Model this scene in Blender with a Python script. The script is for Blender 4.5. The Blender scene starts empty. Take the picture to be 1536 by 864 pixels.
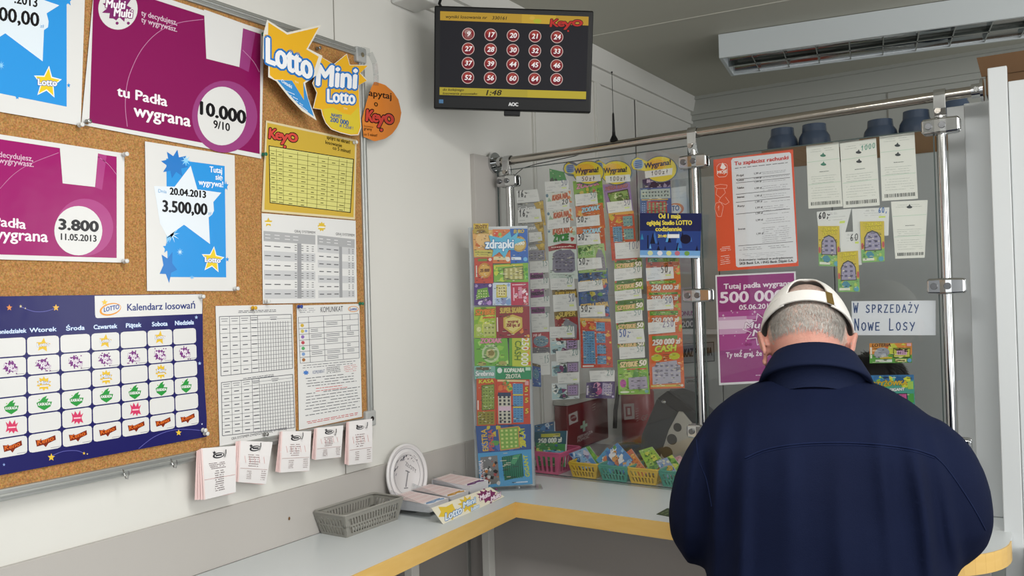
import bpy, bmesh, math, random
from mathutils import Vector, Matrix

# ------------------------------------------------------------------ camera, world, light, exposure
scn = bpy.context.scene
COL = scn.collection
PI = math.pi
EYE = Vector((1.49, 0.0, 1.55))
FPX = 1255.0
YAW, PITCH, ROLL = (math.radians(a) for a in (32.95, 0.70, -1.65))
def _axes():
    cy, sy, cp, sp = math.cos(YAW), math.sin(YAW), math.cos(PITCH), math.sin(PITCH)
    f = Vector((-sy * cp, cy * cp, sp))
    r0 = Vector((cy, sy, 0)); u0 = r0.cross(f)
    r = math.cos(ROLL) * r0 + math.sin(ROLL) * u0
    u = -math.sin(ROLL) * r0 + math.cos(ROLL) * u0
    return r, u, f
AR, AU, AF = _axes()
cam_data = bpy.data.cameras.new('camera')
cam = bpy.data.objects.new('camera', cam_data)
COL.objects.link(cam)
cam.matrix_world = Matrix(((AR.x, AU.x, -AF.x, EYE.x), (AR.y, AU.y, -AF.y, EYE.y), (AR.z, AU.z, -AF.z, EYE.z), (0, 0, 0, 1)))
cam_data.sensor_width = 36.0
cam_data.lens = 36.0 * FPX / 1536.0
cam_data.clip_start = 0.02
scn.camera = cam

scn.view_settings.view_transform = 'Standard'
scn.view_settings.look = 'None'
scn.view_settings.gamma = 1.0
scn.view_settings.use_curve_mapping = False
scn.view_settings.exposure = 0.0

world = bpy.data.worlds.new('daylight'); scn.world = world; world.use_nodes = True
world.node_tree.nodes['Background'].inputs[0].default_value = (0.93, 0.97, 1.0, 1)
world.node_tree.nodes['Background'].inputs[1].default_value = 0.34

def area(name, loc, target, sx, sy, power, col=(1, 1, 1)):
    d = bpy.data.lights.new(name, 'AREA'); d.shape = 'RECTANGLE'; d.size = sx; d.size_y = sy
    d.energy = power; d.color = col
    o = bpy.data.objects.new(name, d); COL.objects.link(o); o.location = loc
    o.rotation_euler = (Vector(target) - Vector(loc)).to_track_quat('-Z', 'Y').to_euler()
    return o
area('shopfront_daylight', (3.3, 0.6, 1.75), (0.0, 1.6, 1.45), 2.4, 1.7, 50, (1.0, 0.985, 0.96))
area('doorway_daylight', (1.9, -2.2, 1.9), (0.7, 2.4, 1.4), 2.2, 1.7, 17, (0.97, 0.985, 1.0))
area('customer_side_ceiling_lamp', (1.45, 0.75, 2.44), (1.45, 0.8, 0.0), 1.3, 0.35, 26, (1.0, 0.99, 0.96))
area('clerk_side_fill', (3.3, 3.0, 1.7), (0.3, 2.9, 1.3), 1.2, 1.1, 14, (0.97, 0.99, 1.0))  # added fill that brightens the space behind the glass; no known window there

# ------------------------------------------------------------------ helpers
def lin(c):
    if isinstance(c, str):
        c = c.lstrip('#'); c = [int(c[i:i + 2], 16) / 255 for i in (0, 2, 4)]
    return tuple((x / 12.92 if x <= 0.04045 else ((x + 0.055) / 1.055) ** 2.4) for x in c) + (1.0,)

MATS = {}
def mat(name, col, rough=0.5, metal=0.0, spec=0.5, bump=0.0, bscale=60.0, var=0.0, vscale=8.0, col2=None, emit=0.0, stretch=None):
    if name in MATS: return MATS[name]
    m = bpy.data.materials.new(name); m.use_nodes = True
    nt = m.node_tree; b = nt.nodes['Principled BSDF']
    b.inputs['Base Color'].default_value = lin(col); b.inputs['Roughness'].default_value = rough
    b.inputs['Metallic'].default_value = metal; b.inputs['Specular IOR Level'].default_value = spec
    if var > 0 or bump > 0:
        tc = nt.nodes.new('ShaderNodeTexCoord')
        src = tc.outputs['Object']
        if stretch:
            mp = nt.nodes.new('ShaderNodeMapping'); mp.inputs['Scale'].default_value = stretch
            nt.links.new(src, mp.inputs[0]); src = mp.outputs[0]
    if var > 0:
        n = nt.nodes.new('ShaderNodeTexNoise'); n.inputs['Scale'].default_value = vscale; n.inputs['Detail'].default_value = 5
        nt.links.new(src, n.inputs['Vector'])
        r = nt.nodes.new('ShaderNodeMapRange'); r.inputs['From Min'].default_value = 0.5 - 0.5 * 0.5; r.inputs['From Max'].default_value = 0.75
        nt.links.new(n.outputs['Fac'], r.inputs['Value'])
        mx = nt.nodes.new('ShaderNodeMix'); mx.data_type = 'RGBA'
        c = lin(col); c2 = lin(col2) if col2 else tuple(x * (1 - var) for x in c[:3]) + (1,)
        mx.inputs['A'].default_value = c; mx.inputs['B'].default_value = c2
        nt.links.new(r.outputs[0], mx.inputs['Factor']); nt.links.new(mx.outputs['Result'], b.inputs['Base Color'])
    if bump > 0:
        n2 = nt.nodes.new('ShaderNodeTexNoise'); n2.inputs['Scale'].default_value = bscale; n2.inputs['Detail'].default_value = 4
        nt.links.new(src, n2.inputs['Vector'])
        bp = nt.nodes.new('ShaderNodeBump'); bp.inputs['Strength'].default_value = bump; bp.inputs['Distance'].default_value = 0.01
        nt.links.new(n2.outputs['Fac'], bp.inputs['Height']); nt.links.new(bp.outputs[0], b.inputs['Normal'])
    if emit > 0:
        b.inputs['Emission Color'].default_value = lin(col); b.inputs['Emission Strength'].default_value = emit
    MATS[name] = m
    return m

def print_mat(name, rough, spec=0.5, emit=0.0, bump=0.0, bscale=14.0):
    """ink on paper: the print's own flat colours sit in the point attribute Col"""
    m = bpy.data.materials.new(name); m.use_nodes = True
    nt = m.node_tree; b = nt.nodes['Principled BSDF']
    a = nt.nodes.new('ShaderNodeAttribute'); a.attribute_name = 'Col'
    b.inputs['Roughness'].default_value = rough; b.inputs['Specular IOR Level'].default_value = spec
    if emit:
        b.inputs['Base Color'].default_value = (0.012, 0.012, 0.014, 1)
        nt.links.new(a.outputs['Color'], b.inputs['Emission Color']); b.inputs['Emission Strength'].default_value = emit
    else:
        nt.links.new(a.outputs['Color'], b.inputs['Base Color'])
    if bump:
        tc = nt.nodes.new('ShaderNodeTexCoord')
        n = nt.nodes.new('ShaderNodeTexNoise'); n.inputs['Scale'].default_value = bscale; n.inputs['Detail'].default_value = 2
        nt.links.new(tc.outputs['Object'], n.inputs['Vector'])
        bp = nt.nodes.new('ShaderNodeBump'); bp.inputs['Strength'].default_value = bump; bp.inputs['Distance'].default_value = 0.01
        nt.links.new(n.outputs['Fac'], bp.inputs['Height']); nt.links.new(bp.outputs[0], b.inputs['Normal'])
    return m
PAPER = print_mat('printed_paper', 0.55, 0.35, bump=0.12)
GLOSSY = print_mat('glossy_print', 0.2, 0.3, bump=0.10)
CARD = print_mat('ticket_print', 0.32, 0.45)
SCREEN = print_mat('lit_screen', 0.45, 0.08, emit=0.95)

def clear_mat(name, tint=(1, 1, 1), gloss=0.05, rough=0.02, edge=0.35):
    """thin clear sheet: lets light through, mirrors a little more at grazing angles"""
    m = bpy.data.materials.new(name); m.use_nodes = True
    nt = m.node_tree; nt.nodes.clear()
    out = nt.nodes.new('ShaderNodeOutputMaterial'); mix = nt.nodes.new('ShaderNodeMixShader')
    tr = nt.nodes.new('ShaderNodeBsdfTransparent'); tr.inputs[0].default_value = tuple(tint) + (1,)
    gl = nt.nodes.new('ShaderNodeBsdfGlossy'); gl.inputs['Roughness'].default_value = rough
    lw = nt.nodes.new('ShaderNodeLayerWeight'); lw.inputs[0].default_value = 0.25
    mr = nt.nodes.new('ShaderNodeMapRange'); mr.inputs['To Min'].default_value = gloss; mr.inputs['To Max'].default_value = edge
    nt.links.new(lw.outputs['Facing'], mr.inputs['Value']); nt.links.new(mr.outputs[0], mix.inputs[0])
    nt.links.new(tr.outputs[0], mix.inputs[1]); nt.links.new(gl.outputs[0], mix.inputs[2]); nt.links.new(mix.outputs[0], out.inputs[0])
    return m
GLASS = clear_mat('clear_glass', (0.975, 0.98, 0.98), 0.03, 0.01, 0.3)
ACRYLIC = clear_mat('clear_acrylic', (0.955, 0.965, 0.97), 0.035, 0.05, 0.45)

WHITE_WALL = mat('white_wall_laminate', '#d9d8d2', 0.45, spec=0.3, var=0.05, vscale=2.0, bump=0.04, bscale=30)
CEIL = mat('ceiling_panel', '#b9b8ac', 0.6, spec=0.2, var=0.05, vscale=1.5)
BACKW = mat('back_wall_panel', '#aeb0aa', 0.55, spec=0.3, var=0.05, vscale=2)
GREY_LAM = mat('grey_laminate', '#b4b0ab', 0.4, spec=0.35, var=0.05, vscale=3)
COUNTER = mat('pale_grey_worktop', '#cdd2d3', 0.28, spec=0.45, var=0.04, vscale=5, bump=0.02, bscale=80)
YELLOW_EDGE = mat('yellow_edge_band', '#e2bd74', 0.35, spec=0.4, var=0.08, vscale=12, col2='#dab265', stretch=(1, 1, 6))
UNDER = mat('counter_underpanel', '#a49f9b', 0.5, var=0.06, vscale=2)
PANEL_W = mat('white_side_panel', '#c9cdce', 0.4, spec=0.35, var=0.03, vscale=3)
CABINET = mat('grey_cabinet', '#a3a8a6', 0.45, spec=0.35, var=0.04, vscale=2)
CORK = None
CHROME = mat('chrome', '#c6c7c7', 0.12, 1.0)
STEEL = mat('brushed_steel', '#b9b3aa', 0.22, 1.0, bump=0.02, bscale=200)
ALU = mat('aluminium_frame', '#b7b9b6', 0.33, 0.75)
BLACK = mat('black_plastic', '#0f1011', 0.35, spec=0.25)
DARK = mat('dark_grey_plastic', '#2b2d2e', 0.45, var=0.15, vscale=20)
GREYP = mat('grey_plastic', '#8d8b84', 0.42, spec=0.4)
WHITEP = mat('white_plastic', '#d8d8d4', 0.35)
SLATE_HOLE = mat('dark_hole', '#2f2a22', 0.8)
CARTON = mat('old_cardboard', '#6b5139', 0.75, spec=0.2, var=0.12, vscale=10)
CARDB = mat('brown_cardboard', '#7c5f40', 0.75, spec=0.2, var=0.12, vscale=10)

def cork_mat():
    m = bpy.data.materials.new('cork'); m.use_nodes = True; nt = m.node_tree; b = nt.nodes['Principled BSDF']
    tc = nt.nodes.new('ShaderNodeTexCoord')
    n = nt.nodes.new('ShaderNodeTexNoise'); n.inputs['Scale'].default_value = 330; n.inputs['Detail'].default_value = 3
    v = nt.nodes.new('ShaderNodeTexVoronoi'); v.inputs['Scale'].default_value = 520
    for k in (n, v): nt.links.new(tc.outputs['Object'], k.inputs['Vector'])
    r = nt.nodes.new('ShaderNodeValToRGB'); e = r.color_ramp.elements
    e[0].position = 0.30; e[0].color = lin('#946b3c'); e[1].position = 0.72; e[1].color = lin('#c99a60')
    k = e.new(0.5); k.color = lin('#b58450')
    nt.links.new(n.outputs['Fac'], r.inputs[0])
    mx = nt.nodes.new('ShaderNodeMix'); mx.data_type = 'RGBA'; mx.blend_type = 'MULTIPLY'; mx.inputs['Factor'].default_value = 0.25
    nt.links.new(r.outputs[0], mx.inputs['A']); nt.links.new(v.outputs['Color'], mx.inputs['B'])
    nt.links.new(mx.outputs['Result'], b.inputs['Base Color']); b.inputs['Roughness'].default_value = 0.85
    b.inputs['Specular IOR Level'].default_value = 0.15
    bp = nt.nodes.new('ShaderNodeBump'); bp.inputs['Strength'].default_value = 0.25; bp.inputs['Distance'].default_value = 0.004
    nt.links.new(n.outputs['Fac'], bp.inputs['Height']); nt.links.new(bp.outputs[0], b.inputs['Normal'])
    return m
CORK = cork_mat()

def tag(o, label=None, cat=None, group=None, kind=None):
    if label: o['label'] = label
    if cat: o['category'] = cat
    if group: o['group'] = group
    if kind: o['kind'] = kind
    return o
def thing(name, label, cat, loc=(0, 0, 0), group=None):
    o = bpy.data.objects.new(name, None); COL.objects.link(o); o.location = loc
    o.empty_display_size = 0.05
    return tag(o, label, cat, group)
def link(name, me, parent=None):
    o = bpy.data.objects.new(name, me); COL.objects.link(o)
    if parent is not None:
        o.parent = parent
        o.matrix_parent_inverse = Matrix.Translation(-parent.location)
    return o

class MB:
    """collects plain geometry, one material per face"""
    def __init__(s): s.v = []; s.f = []; s.m = []; s.smooth = []
    def add(s, vs, fs, m=0, smooth=False):
        b = len(s.v); s.v += [Vector(p) for p in vs]; s.f += [[b + i for i in f] for f in fs]; s.m += [m] * len(fs); s.smooth += [smooth] * len(fs)
    def box(s, a, b, m=0):
        (x0, y0, z0), (x1, y1, z1) = a, b
        s.add([(x0, y0, z0), (x1, y0, z0), (x1, y1, z0), (x0, y1, z0), (x0, y0, z1), (x1, y0, z1), (x1, y1, z1), (x0, y1, z1)],
              [(0, 3, 2, 1), (4, 5, 6, 7), (0, 1, 5, 4), (1, 2, 6, 5), (2, 3, 7, 6), (3, 0, 4, 7)], m)
    def hexa(s, bot, top, m=0):
        n = len(bot)
        s.add(list(bot) + list(top), [tuple(range(n - 1, -1, -1)), tuple(range(n, 2 * n))] + [(i, (i + 1) % n, n + (i + 1) % n, n + i) for i in range(n)], m)
    def obox(s, c, ax, ay, az, hx, hy, hz, m=0):
        c = Vector(c)
        q = [c + sx * hx * ax + sy * hy * ay - hz * az for sx, sy in ((-1, -1), (1, -1), (1, 1), (-1, 1))]
        t = [p + 2 * hz * az for p in q]
        s.hexa(q, t, m)
    def tube(s, pts, r, n=12, m=0, caps=True, smooth=True):
        pts = [Vector(p) for p in pts]; rs = r if isinstance(r, (list, tuple)) else [r] * len(pts)
        vs = []; fs = []; prev = None
        for i, p in enumerate(pts):
            d = (pts[min(i + 1, len(pts) - 1)] - pts[max(i - 1, 0)]).normalized()
            if prev is None:
                a = Vector((0, 0, 1)) if abs(d.z) < 0.9 else Vector((1, 0, 0))
                e1 = d.cross(a).normalized()
            else:
                e1 = (prev - d * prev.dot(d)).normalized()
            e2 = d.cross(e1); prev = e1
            for k in range(n):
                t = 2 * PI * k / n
                vs.append(p + rs[i] * (math.cos(t) * e1 + math.sin(t) * e2))
        for i in range(len(pts) - 1):
            for k in range(n):
                fs.append((i * n + k, i * n + (k + 1) % n, (i + 1) * n + (k + 1) % n, (i + 1) * n + k))
        s.add(vs, fs, m, smooth)
        if caps:
            s.add(vs[:n], [tuple(range(n - 1, -1, -1))], m); s.add(vs[-n:], [tuple(range(n))], m)
    def rings(s, rings, m=0, cap0=True, cap1=True, smooth=True):
        n = len(rings[0]); vs = [p for r in rings for p in r]
        fs = [(i * n + k, i * n + (k + 1) % n, (i + 1) * n + (k + 1) % n, (i + 1) * n + k) for i in range(len(rings) - 1) for k in range(n)]
        if cap0: fs.append(tuple(range(n - 1, -1, -1)))
        if cap1: fs.append(tuple(range((len(rings) - 1) * n, len(rings) * n)))
        s.add(vs, fs, m, smooth)
    def ball(s, c, r, n=12, k=8, m=0, ax=None):
        c = Vector(c); rx, ry, rz = r if isinstance(r, (tuple, list)) else (r, r, r)
        A = ax or (Vector((1, 0, 0)), Vector((0, 1, 0)), Vector((0, 0, 1)))
        rr = []
        for i in range(k + 1):
            t = PI * (i + 0.02) / (k + 0.04)
            rr.append([c + A[0] * rx * math.sin(t) * math.cos(2 * PI * j / n) + A[1] * ry * math.sin(t) * math.sin(2 * PI * j / n) - A[2] * rz * math.cos(t) for j in range(n)])
        s.rings(rr, m)
    def build(s, name, mats, parent=None, bevel=0.0, seg=2):
        me = bpy.data.meshes.new(name)
        me.from_pydata([tuple(p) for p in s.v], [], s.f)
        if not isinstance(mats, (list, tuple)): mats = [mats]
        for m in mats: me.materials.append(m)
        me.polygons.foreach_set('material_index', s.m)
        me.polygons.foreach_set('use_smooth', s.smooth)
        bm = bmesh.new(); bm.from_mesh(me); bmesh.ops.recalc_face_normals(bm, faces=bm.faces)
        bm.to_mesh(me); bm.free(); me.update()
        o = link(name, me, parent)
        if bevel > 0:
            b = o.modifiers.new('edge', 'BEVEL'); b.width = bevel; b.segments = seg; b.limit_method = 'ANGLE'; b.angle_limit = math.radians(40)
        return o
def struct(name, mb, m, bevel=0.0): return tag(mb.build(name, m, None, bevel), kind='structure')

# ------------------------------------------------------------------ planes the flat things hang on
def ray(px, py): return AF + AR * ((px - 768) / FPX) - AU * ((py - 432) / FPX)
class Plane:
    """a real plane in the room; at() gives the point of it that the photograph shows at a pixel"""
    def __init__(s, p, n): s.p = Vector(p); s.n = Vector(n).normalized()
    def at(s, px, py, off=0.0):
        d = ray(px, py); o = s.p + s.n * off
        return EYE + d * ((o - EYE).dot(s.n) / d.dot(s.n))
    def shifted(s, off): return Plane(s.p + s.n * off, s.n)
WALL = Plane((0, 0, 0), (1, 0, 0))
BOARD = Plane((0.020, 0, 0), (1, 0, 0))
PSL = -0.020                                   # the glass screen stands a degree off square
SCREENP = Plane((0, 2.19, 0), (PSL, -1, 0))
ZC = 1.0066                                    # worktop height
TOP = Plane((0, 0, ZC), (0, 0, 1))
def depth_plane(p, n=None): return Plane(p, n or -AF)

# ------------------------------------------------------------------ lettering
_G = {}
def glyph(c):
    if c in _G: return _G[c]
    def mesh_of(body):
        cu = bpy.data.curves.new('t', 'FONT'); cu.body = body; cu.resolution_u = 3
        o = bpy.data.objects.new('t', cu); me = o.to_mesh()
        v = [(p.co.x, p.co.y) for p in me.vertices]; f = [tuple(p.vertices) for p in me.polygons]
        o.to_mesh_clear(); bpy.data.objects.remove(o); bpy.data.curves.remove(cu)
        return v, f
    def width(body):
        v, _ = mesh_of(body); return max(p[0] for p in v) - min(p[0] for p in v)
    if 'bar' not in _G: _G['bar'] = width('||')
    adv = width('|' + c + '|') - _G['bar']
    v, f = ([], []) if c == ' ' else mesh_of(c)
    _G[c] = (v, f, adv)
    return _G[c]
def cap_h():
    if 'cap' not in _G: _G['cap'] = max(p[1] for p in glyph('H')[0])
    return _G['cap']
# pen strokes for handwriting: unit box, y up
HAND = {
 '0': [[(.5, 1), (.15, .8), (.1, .35), (.35, 0), (.7, .1), (.85, .55), (.75, .9), (.45, 1)]],
 '1': [[(.25, .7), (.55, 1), (.5, 0)]], '2': [[(.15, .75), (.4, 1), (.75, .85), (.65, .55), (.1, 0), (.9, .05)]],
 '5': [[(.85, 1), (.3, .97), (.22, .58), (.6, .62), (.82, .38), (.65, .05), (.15, .05)]],
 '6': [[(.75, 1), (.35, .7), (.15, .3), (.35, .02), (.7, .08), (.78, .36), (.5, .5), (.22, .3)]],
 ';': [[(.35, .62), (.38, .55)], [(.4, .15), (.25, -.15)], [(.6, .45), (1.1, .5)]], ',': [[(.4, .12), (.25, -.2)]],
 'z': [[(.1, .55), (.75, .55), (.15, 0), (.85, .02)]], 'l': [[(.4, 1), (.35, 0)], [(.15, .45), (.7, .65)]],
 'W': [[(0, 1), (.22, 0), (.5, .75), (.72, 0), (1, 1)]], 'S': [[(.85, .9), (.5, 1), (.15, .8), (.3, .55), (.75, .4), (.8, .12), (.4, 0), (.08, .12)]],
 'P': [[(.12, 0), (.15, 1), (.7, .95), (.82, .72), (.6, .5), (.14, .47)]], 'R': [[(.12, 0), (.15, 1), (.7, .95), (.82, .72), (.6, .5), (.14, .47), (.88, 0)]],
 'Z': [[(.08, 1), (.85, .98), (.1, 0), (.9, .03)]], 'E': [[(.85, 1), (.15, .98), (.12, 0), (.85, .02)], [(.14, .5), (.7, .52)]],
 'D': [[(.15, 0), (.15, 1), (.6, .93), (.88, .5), (.6, .05), (.15, 0)]], 'A': [[(.02, 0), (.5, 1), (.95, 0)], [(.2, .36), (.8, .36)]],
 'Ż': [[(.08, 1), (.85, .98), (.1, 0), (.9, .03)], [(.45, 1.22), (.52, 1.3)]], 'Y': [[(.05, 1), (.48, .5)], [(.95, 1), (.3, -.1)]],
 'N': [[(.1, 0), (.12, 1), (.82, 0), (.85, 1)]], 'O': [[(.5, 1), (.15, .8), (.1, .35), (.4, 0), (.75, .1), (.9, .55), (.75, .9), (.5, 1)]],
 'L': [[(.15, 1), (.12, 0), (.85, .03)]],
}

class Print:
    """one printed sheet: paper with flat ink shapes on it, all in one mesh. Coordinates go through M (identity or a sheet's own u,v) to the plane."""
    STEP = 0.00010
    def __init__(s, plane, off=0.0, M=None, bend=None):
        s.pl = plane; s.off = off; s.v = []; s.f = []; s.c = []; s.bend = bend
        s.M = M or (lambda u, v: (u, v))
    def p3(s, q, l):
        o = s.off + l * s.STEP + (s.bend(q[0], q[1]) if s.bend else 0.0)
        return s.pl.at(q[0], q[1], o)
    def raw(s, qs, faces, col, l):
        b = len(s.v); s.v += [s.p3(q, l) for q in qs]; s.f += [tuple(b + i for i in f) for f in faces]
        s.c += [lin(col)] * len(qs)
    def poly(s, pts, col, l=1): 
        q = [s.M(*p) for p in pts]; s.raw(q, [tuple(range(len(q)))], col, l)
    def rect(s, u0, v0, u1, v1, col, l=1, n=1):
        if n == 1 and not s.bend: return s.poly([(u0, v0), (u1, v0), (u1, v1), (u0, v1)], col, l)
        n = max(n, 6); s.grid([(u0, v0), (u1, v0), (u1, v1), (u0, v1)], col, l, n)
    def grid(s, q4, col, l, n):
        qs = [s.M(*p) for p in q4]; pts = []
        for j in range(n + 1):
            for i in range(n + 1):
                a, b = i / n, j / n
                pts.append(tuple((1 - b) * ((1 - a) * qs[0][k] + a * qs[1][k]) + b * ((1 - a) * qs[3][k] + a * qs[2][k]) for k in (0, 1)))
        s.raw(pts, [(j * (n + 1) + i, j * (n + 1) + i + 1, (j + 1) * (n + 1) + i + 1, (j + 1) * (n + 1) + i) for j in range(n) for i in range(n)], col, l)
    def sheet(s, q4, col='#dcdcd9', n=1, th=0.0004):
        """the paper itself, with a back and edges"""
        if n == 1: s.poly(q4, col, 0)
        else: s.grid(q4, col, 0, n)
        qs = [s.M(*p) for p in q4]
        b = len(s.v)
        for q in qs: s.v.append(s.p3(q, 0))
        for q in qs: s.v.append(s.p3(q, 0) - s.pl.n * th)
        s.c += [lin(col)] * 8
        s.f += [(b + i, b + (i + 1) % 4, b + 4 + (i + 1) % 4, b + 4 + i) for i in range(4)] + [(b + 7, b + 6, b + 5, b + 4)]
    def blank(s, pts, col, th=0.0006, l=0):
        """paper cut to an outline"""
        q = [s.M(*p) for p in pts]; n = len(q); b = len(s.v)
        for p in q: s.v.append(s.p3(p, l))
        for p in q: s.v.append(s.p3(p, l) - s.pl.n * th)
        s.c += [lin(col)] * (2 * n)
        s.f += [tuple(b + i for i in range(n)), tuple(b + 2 * n - 1 - i for i in range(n))] + [(b + i, b + (i + 1) % n, b + n + (i + 1) % n, b + n + i) for i in range(n)]
    def ell(s, u, v, ru, rv, col, l=1, n=24, rot=0.0):
        c, sn = math.cos(rot), math.sin(rot); pts = []
        for k in range(n):
            t = 2 * PI * k / n; x, y = ru * math.cos(t), rv * math.sin(t)
            pts.append((u + x * c - y * sn, v + x * sn + y * c))
        s.poly(pts, col, l)
    def star(s, u, v, ru, rv, col, l=1, n=5, inner=0.45, rot=0.0):
        pts = []
        for k in range(2 * n):
            t = -PI / 2 + rot + PI * k / n; r = 1 if k % 2 == 0 else inner
            pts.append((u + ru * r * math.cos(t), v + rv * r * math.sin(t)))
        s.poly(pts, col, l)
    def line(s, a, b, w, col, l=1):
        a = Vector(s.M(*a)); b = Vector(s.M(*b)); d = b - a
        if d.length < 1e-6: return
        n = Vector((-d.y, d.x)).normalized() * (w / 2)
        s.raw([a + n, b + n, b - n, a - n], [(0, 1, 2, 3)], col, l)
    def path(s, pts, w, col, l=1):
        for k, (a, b) in enumerate(zip(pts[:-1], pts[1:])): s.line(a, b, w, col, l + .08 * (k % 2))
    def text(s, t, p0, p1, h, col, l=3, bold=0.0, slant=0.0, out=None, ow=1.0):
        """t set between baseline ends p0 and p1 with capital height h (pixels)"""
        a = Vector(s.M(*p0)); b = Vector(s.M(*p1)); X = b - a
        gl = [glyph(c) for c in t]; w = sum(g[2] for g in gl); ch = cap_h()
        U = Vector((0, -h)) / ch; X = X / w
        def draw(dx, dy, c, lv):
            x = 0.0
            for gi, g in enumerate(gl):
                if g[0]:
                    qs = [a + X * (x + p[0] + slant * p[1]) + U * p[1] + Vector((dx, dy)) for p in g[0]]
                    s.raw(qs, g[1], c, lv + .06 * (gi % 2))
                x += g[2]
        if out:
            for k in range(10): draw(ow * math.cos(k * PI / 5), ow * math.sin(k * PI / 5), out, l - 2 + .14 * k)
        if bold:
            for k, (dx, dy) in enumerate(((-bold, 0), (bold, 0), (0, -bold * .7), (0, bold * .7))): draw(dx, dy, col, l + .14 * k)
        draw(0, 0, col, l + .6)
    def hand(s, t, p0, p1, h, w, col, l=3, hs=None):
        a = Vector(s.M(*p0)); b = Vector(s.M(*p1)); X = (b - a) / len(t)
        for i, c in enumerate(t):
            hh = (hs[i] if hs else 1.0) * h
            for si, st in enumerate(HAND.get(c, [])):
                pts = [a + X * (i + 0.1 + 0.72 * x) + Vector((0, -hh * y)) for x, y in st]
                for k, (p, q) in enumerate(zip(pts[:-1], pts[1:])):
                    d = (q - p)
                    if d.length < 1e-6: continue
                    d.normalize(); n = Vector((-d.y, d.x)) * w / 2; e = d * w * .3
                    s.raw([p - e + n, q + e + n, q + e - n, p - e - n], [(0, 1, 2, 3)], col, l + .1 * k + .05 * si)
    def lines(s, q4, n, col, w=0.8, l=2, seed=1, fill=0.9, ragged=0.15):
        """n rows of small print, drawn as word-length dashes inside a four-cornered block"""
        R = random.Random(seed)
        f = lambda u, v: tuple((1 - v) * ((1 - u) * q4[0][k] + u * q4[1][k]) + v * ((1 - u) * q4[3][k] + u * q4[2][k]) for k in (0, 1))
        for i in range(n):
            v = (i + .5) / n; u = R.uniform(0, ragged * .5); end = 1 - R.uniform(0, ragged)
            while u < end:
                du = R.uniform(.03, .13); e = min(u + du, end)
                if R.random() < fill: s.line(f(u, v), f(e, v), w, col, l)
                u = e + R.uniform(.012, .025)
    def build(s, name, m=None, parent=None):
        me = bpy.data.meshes.new(name); me.from_pydata([tuple(p) for p in s.v], [], s.f)
        at = me.attributes.new('Col', 'FLOAT_COLOR', 'POINT'); at.data.foreach_set('color', [x for c in s.c for x in c])
        me.materials.append(m or PAPER); me.update()
        return link(name, me, parent)
def quad_map(q):
    def M(u, v): return tuple((1 - v) * ((1 - u) * q[0][k] + u * q[1][k]) + v * ((1 - u) * q[3][k] + u * q[2][k]) for k in (0, 1))
    return M
# ------------------------------------------------------------------ the room
H = 2.51; YB = 3.97
m = MB(); m.box((-0.15, -2.5, 0), (0.0, YB + .1, H)); struct('wall_left', m, WHITE_WALL)
m = MB(); m.box((-0.15, YB, 0), (3.4, YB + .12, H)); struct('wall_back', m, BACKW)
m = MB(); m.box((-0.15, -2.5, H), (3.6, YB + .12, H + .08)); struct('ceiling', m, CEIL)
m = MB(); m.box((-0.15, -2.5, -0.08), (3.6, YB + .12, 0)); struct('floor', m, mat('floor_vinyl', '#7d7a74', 0.5, var=.2, vscale=6))
# cornice along the wall and the back, in two steps
m = MB()
m.hexa([(0, -2.5, 2.385), (.012, -2.5, 2.385), (.012, YB, 2.385), (0, YB, 2.385)], [(0, -2.5, 2.44), (.016, -2.5, 2.44), (.016, YB, 2.44), (0, YB, 2.44)])
m.hexa([(0, -2.5, 2.44), (.03, -2.5, 2.44), (.03, YB, 2.44), (0, YB, 2.44)], [(0, -2.5, H), (.045, -2.5, H), (.045, YB, H), (0, YB, H)])
struct('trim_1', m, WHITE_WALL)
m = MB()
m.box((0, YB - .02, 2.40), (3.4, YB, 2.425)); m.box((0, YB - .035, 2.425), (3.4, YB, 2.505)); m.box((0, YB - .05, 2.495), (3.4, YB, 2.51))
struct('trim_2', m, BACKW)
for i, (y0, y1, x) in enumerate(((2.452, 2.515, .008), (2.92, 2.975, .008), (3.305, 3.325, .004))):
    m = MB(); m.box((0, y0, ZC), (x, y1, 2.39)); m.box((0, y0 + .008, ZC), (x + .004, y1 - .02, 2.39)); struct('trim_%d' % (i + 3), m, WHITE_WALL)
GROOVE = mat('panel_groove', '#8a8880', 0.7)
m = MB(); m.box((0, 1.514, ZC + .12), (.0012, 1.5165, 2.385)); struct('trim_6', m, GROOVE)
m = MB()
a = Plane((0, 0, H), (0, 0, 1)).at(892, 53); b = Plane((0, 0, H), (0, 0, 1)).at(1095, 15.8)
d = (b - a).normalized(); a2 = a - d * .1; b2 = a + d * 2.5; n_ = Vector((-d.y, d.x, 0)) * .0025
m.hexa([a2 + n_ - Vector((0, 0, .002)), b2 + n_ - Vector((0, 0, .002)), b2 - n_ - Vector((0, 0, .002)), a2 - n_ - Vector((0, 0, .002))], [a2 + n_, b2 + n_, b2 - n_, a2 - n_])
struct('trim_7', m, mat('ceiling_joint', '#c9c8bd', .6))
m = MB(); m.box((.9, YB - .003, 0), (.905, YB, 2.4)); struct('trim_8', m, GROOVE)
# grey backsplash behind the worktop
m = MB(); m.box((0, -1.0, ZC), (.010, 2.003, 1.1265)); m.box((0, 2.006, ZC), (.010, 2.17, 1.1265)); struct('baseboard_left', m, GREY_LAM, .001)
m = MB(); m.box((0, 2.083, 1.1265), (.016, 2.225, 1.995)); o = m.build('mounting_board', GREY_LAM, None, .001)
tag(o, 'narrow grey laminate board on the wall carrying the rail flange', 'board')
o = MB(); p = WALL.at(429, 777); o.ball(p + Vector((.011, 0, 0)), (.001, .003, .004), 8, 4); tag(o.build('nail', mat('rusty', '#6b4a25', .7)), 'tiny rusty nail head in the grey backsplash', 'nail')
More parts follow.
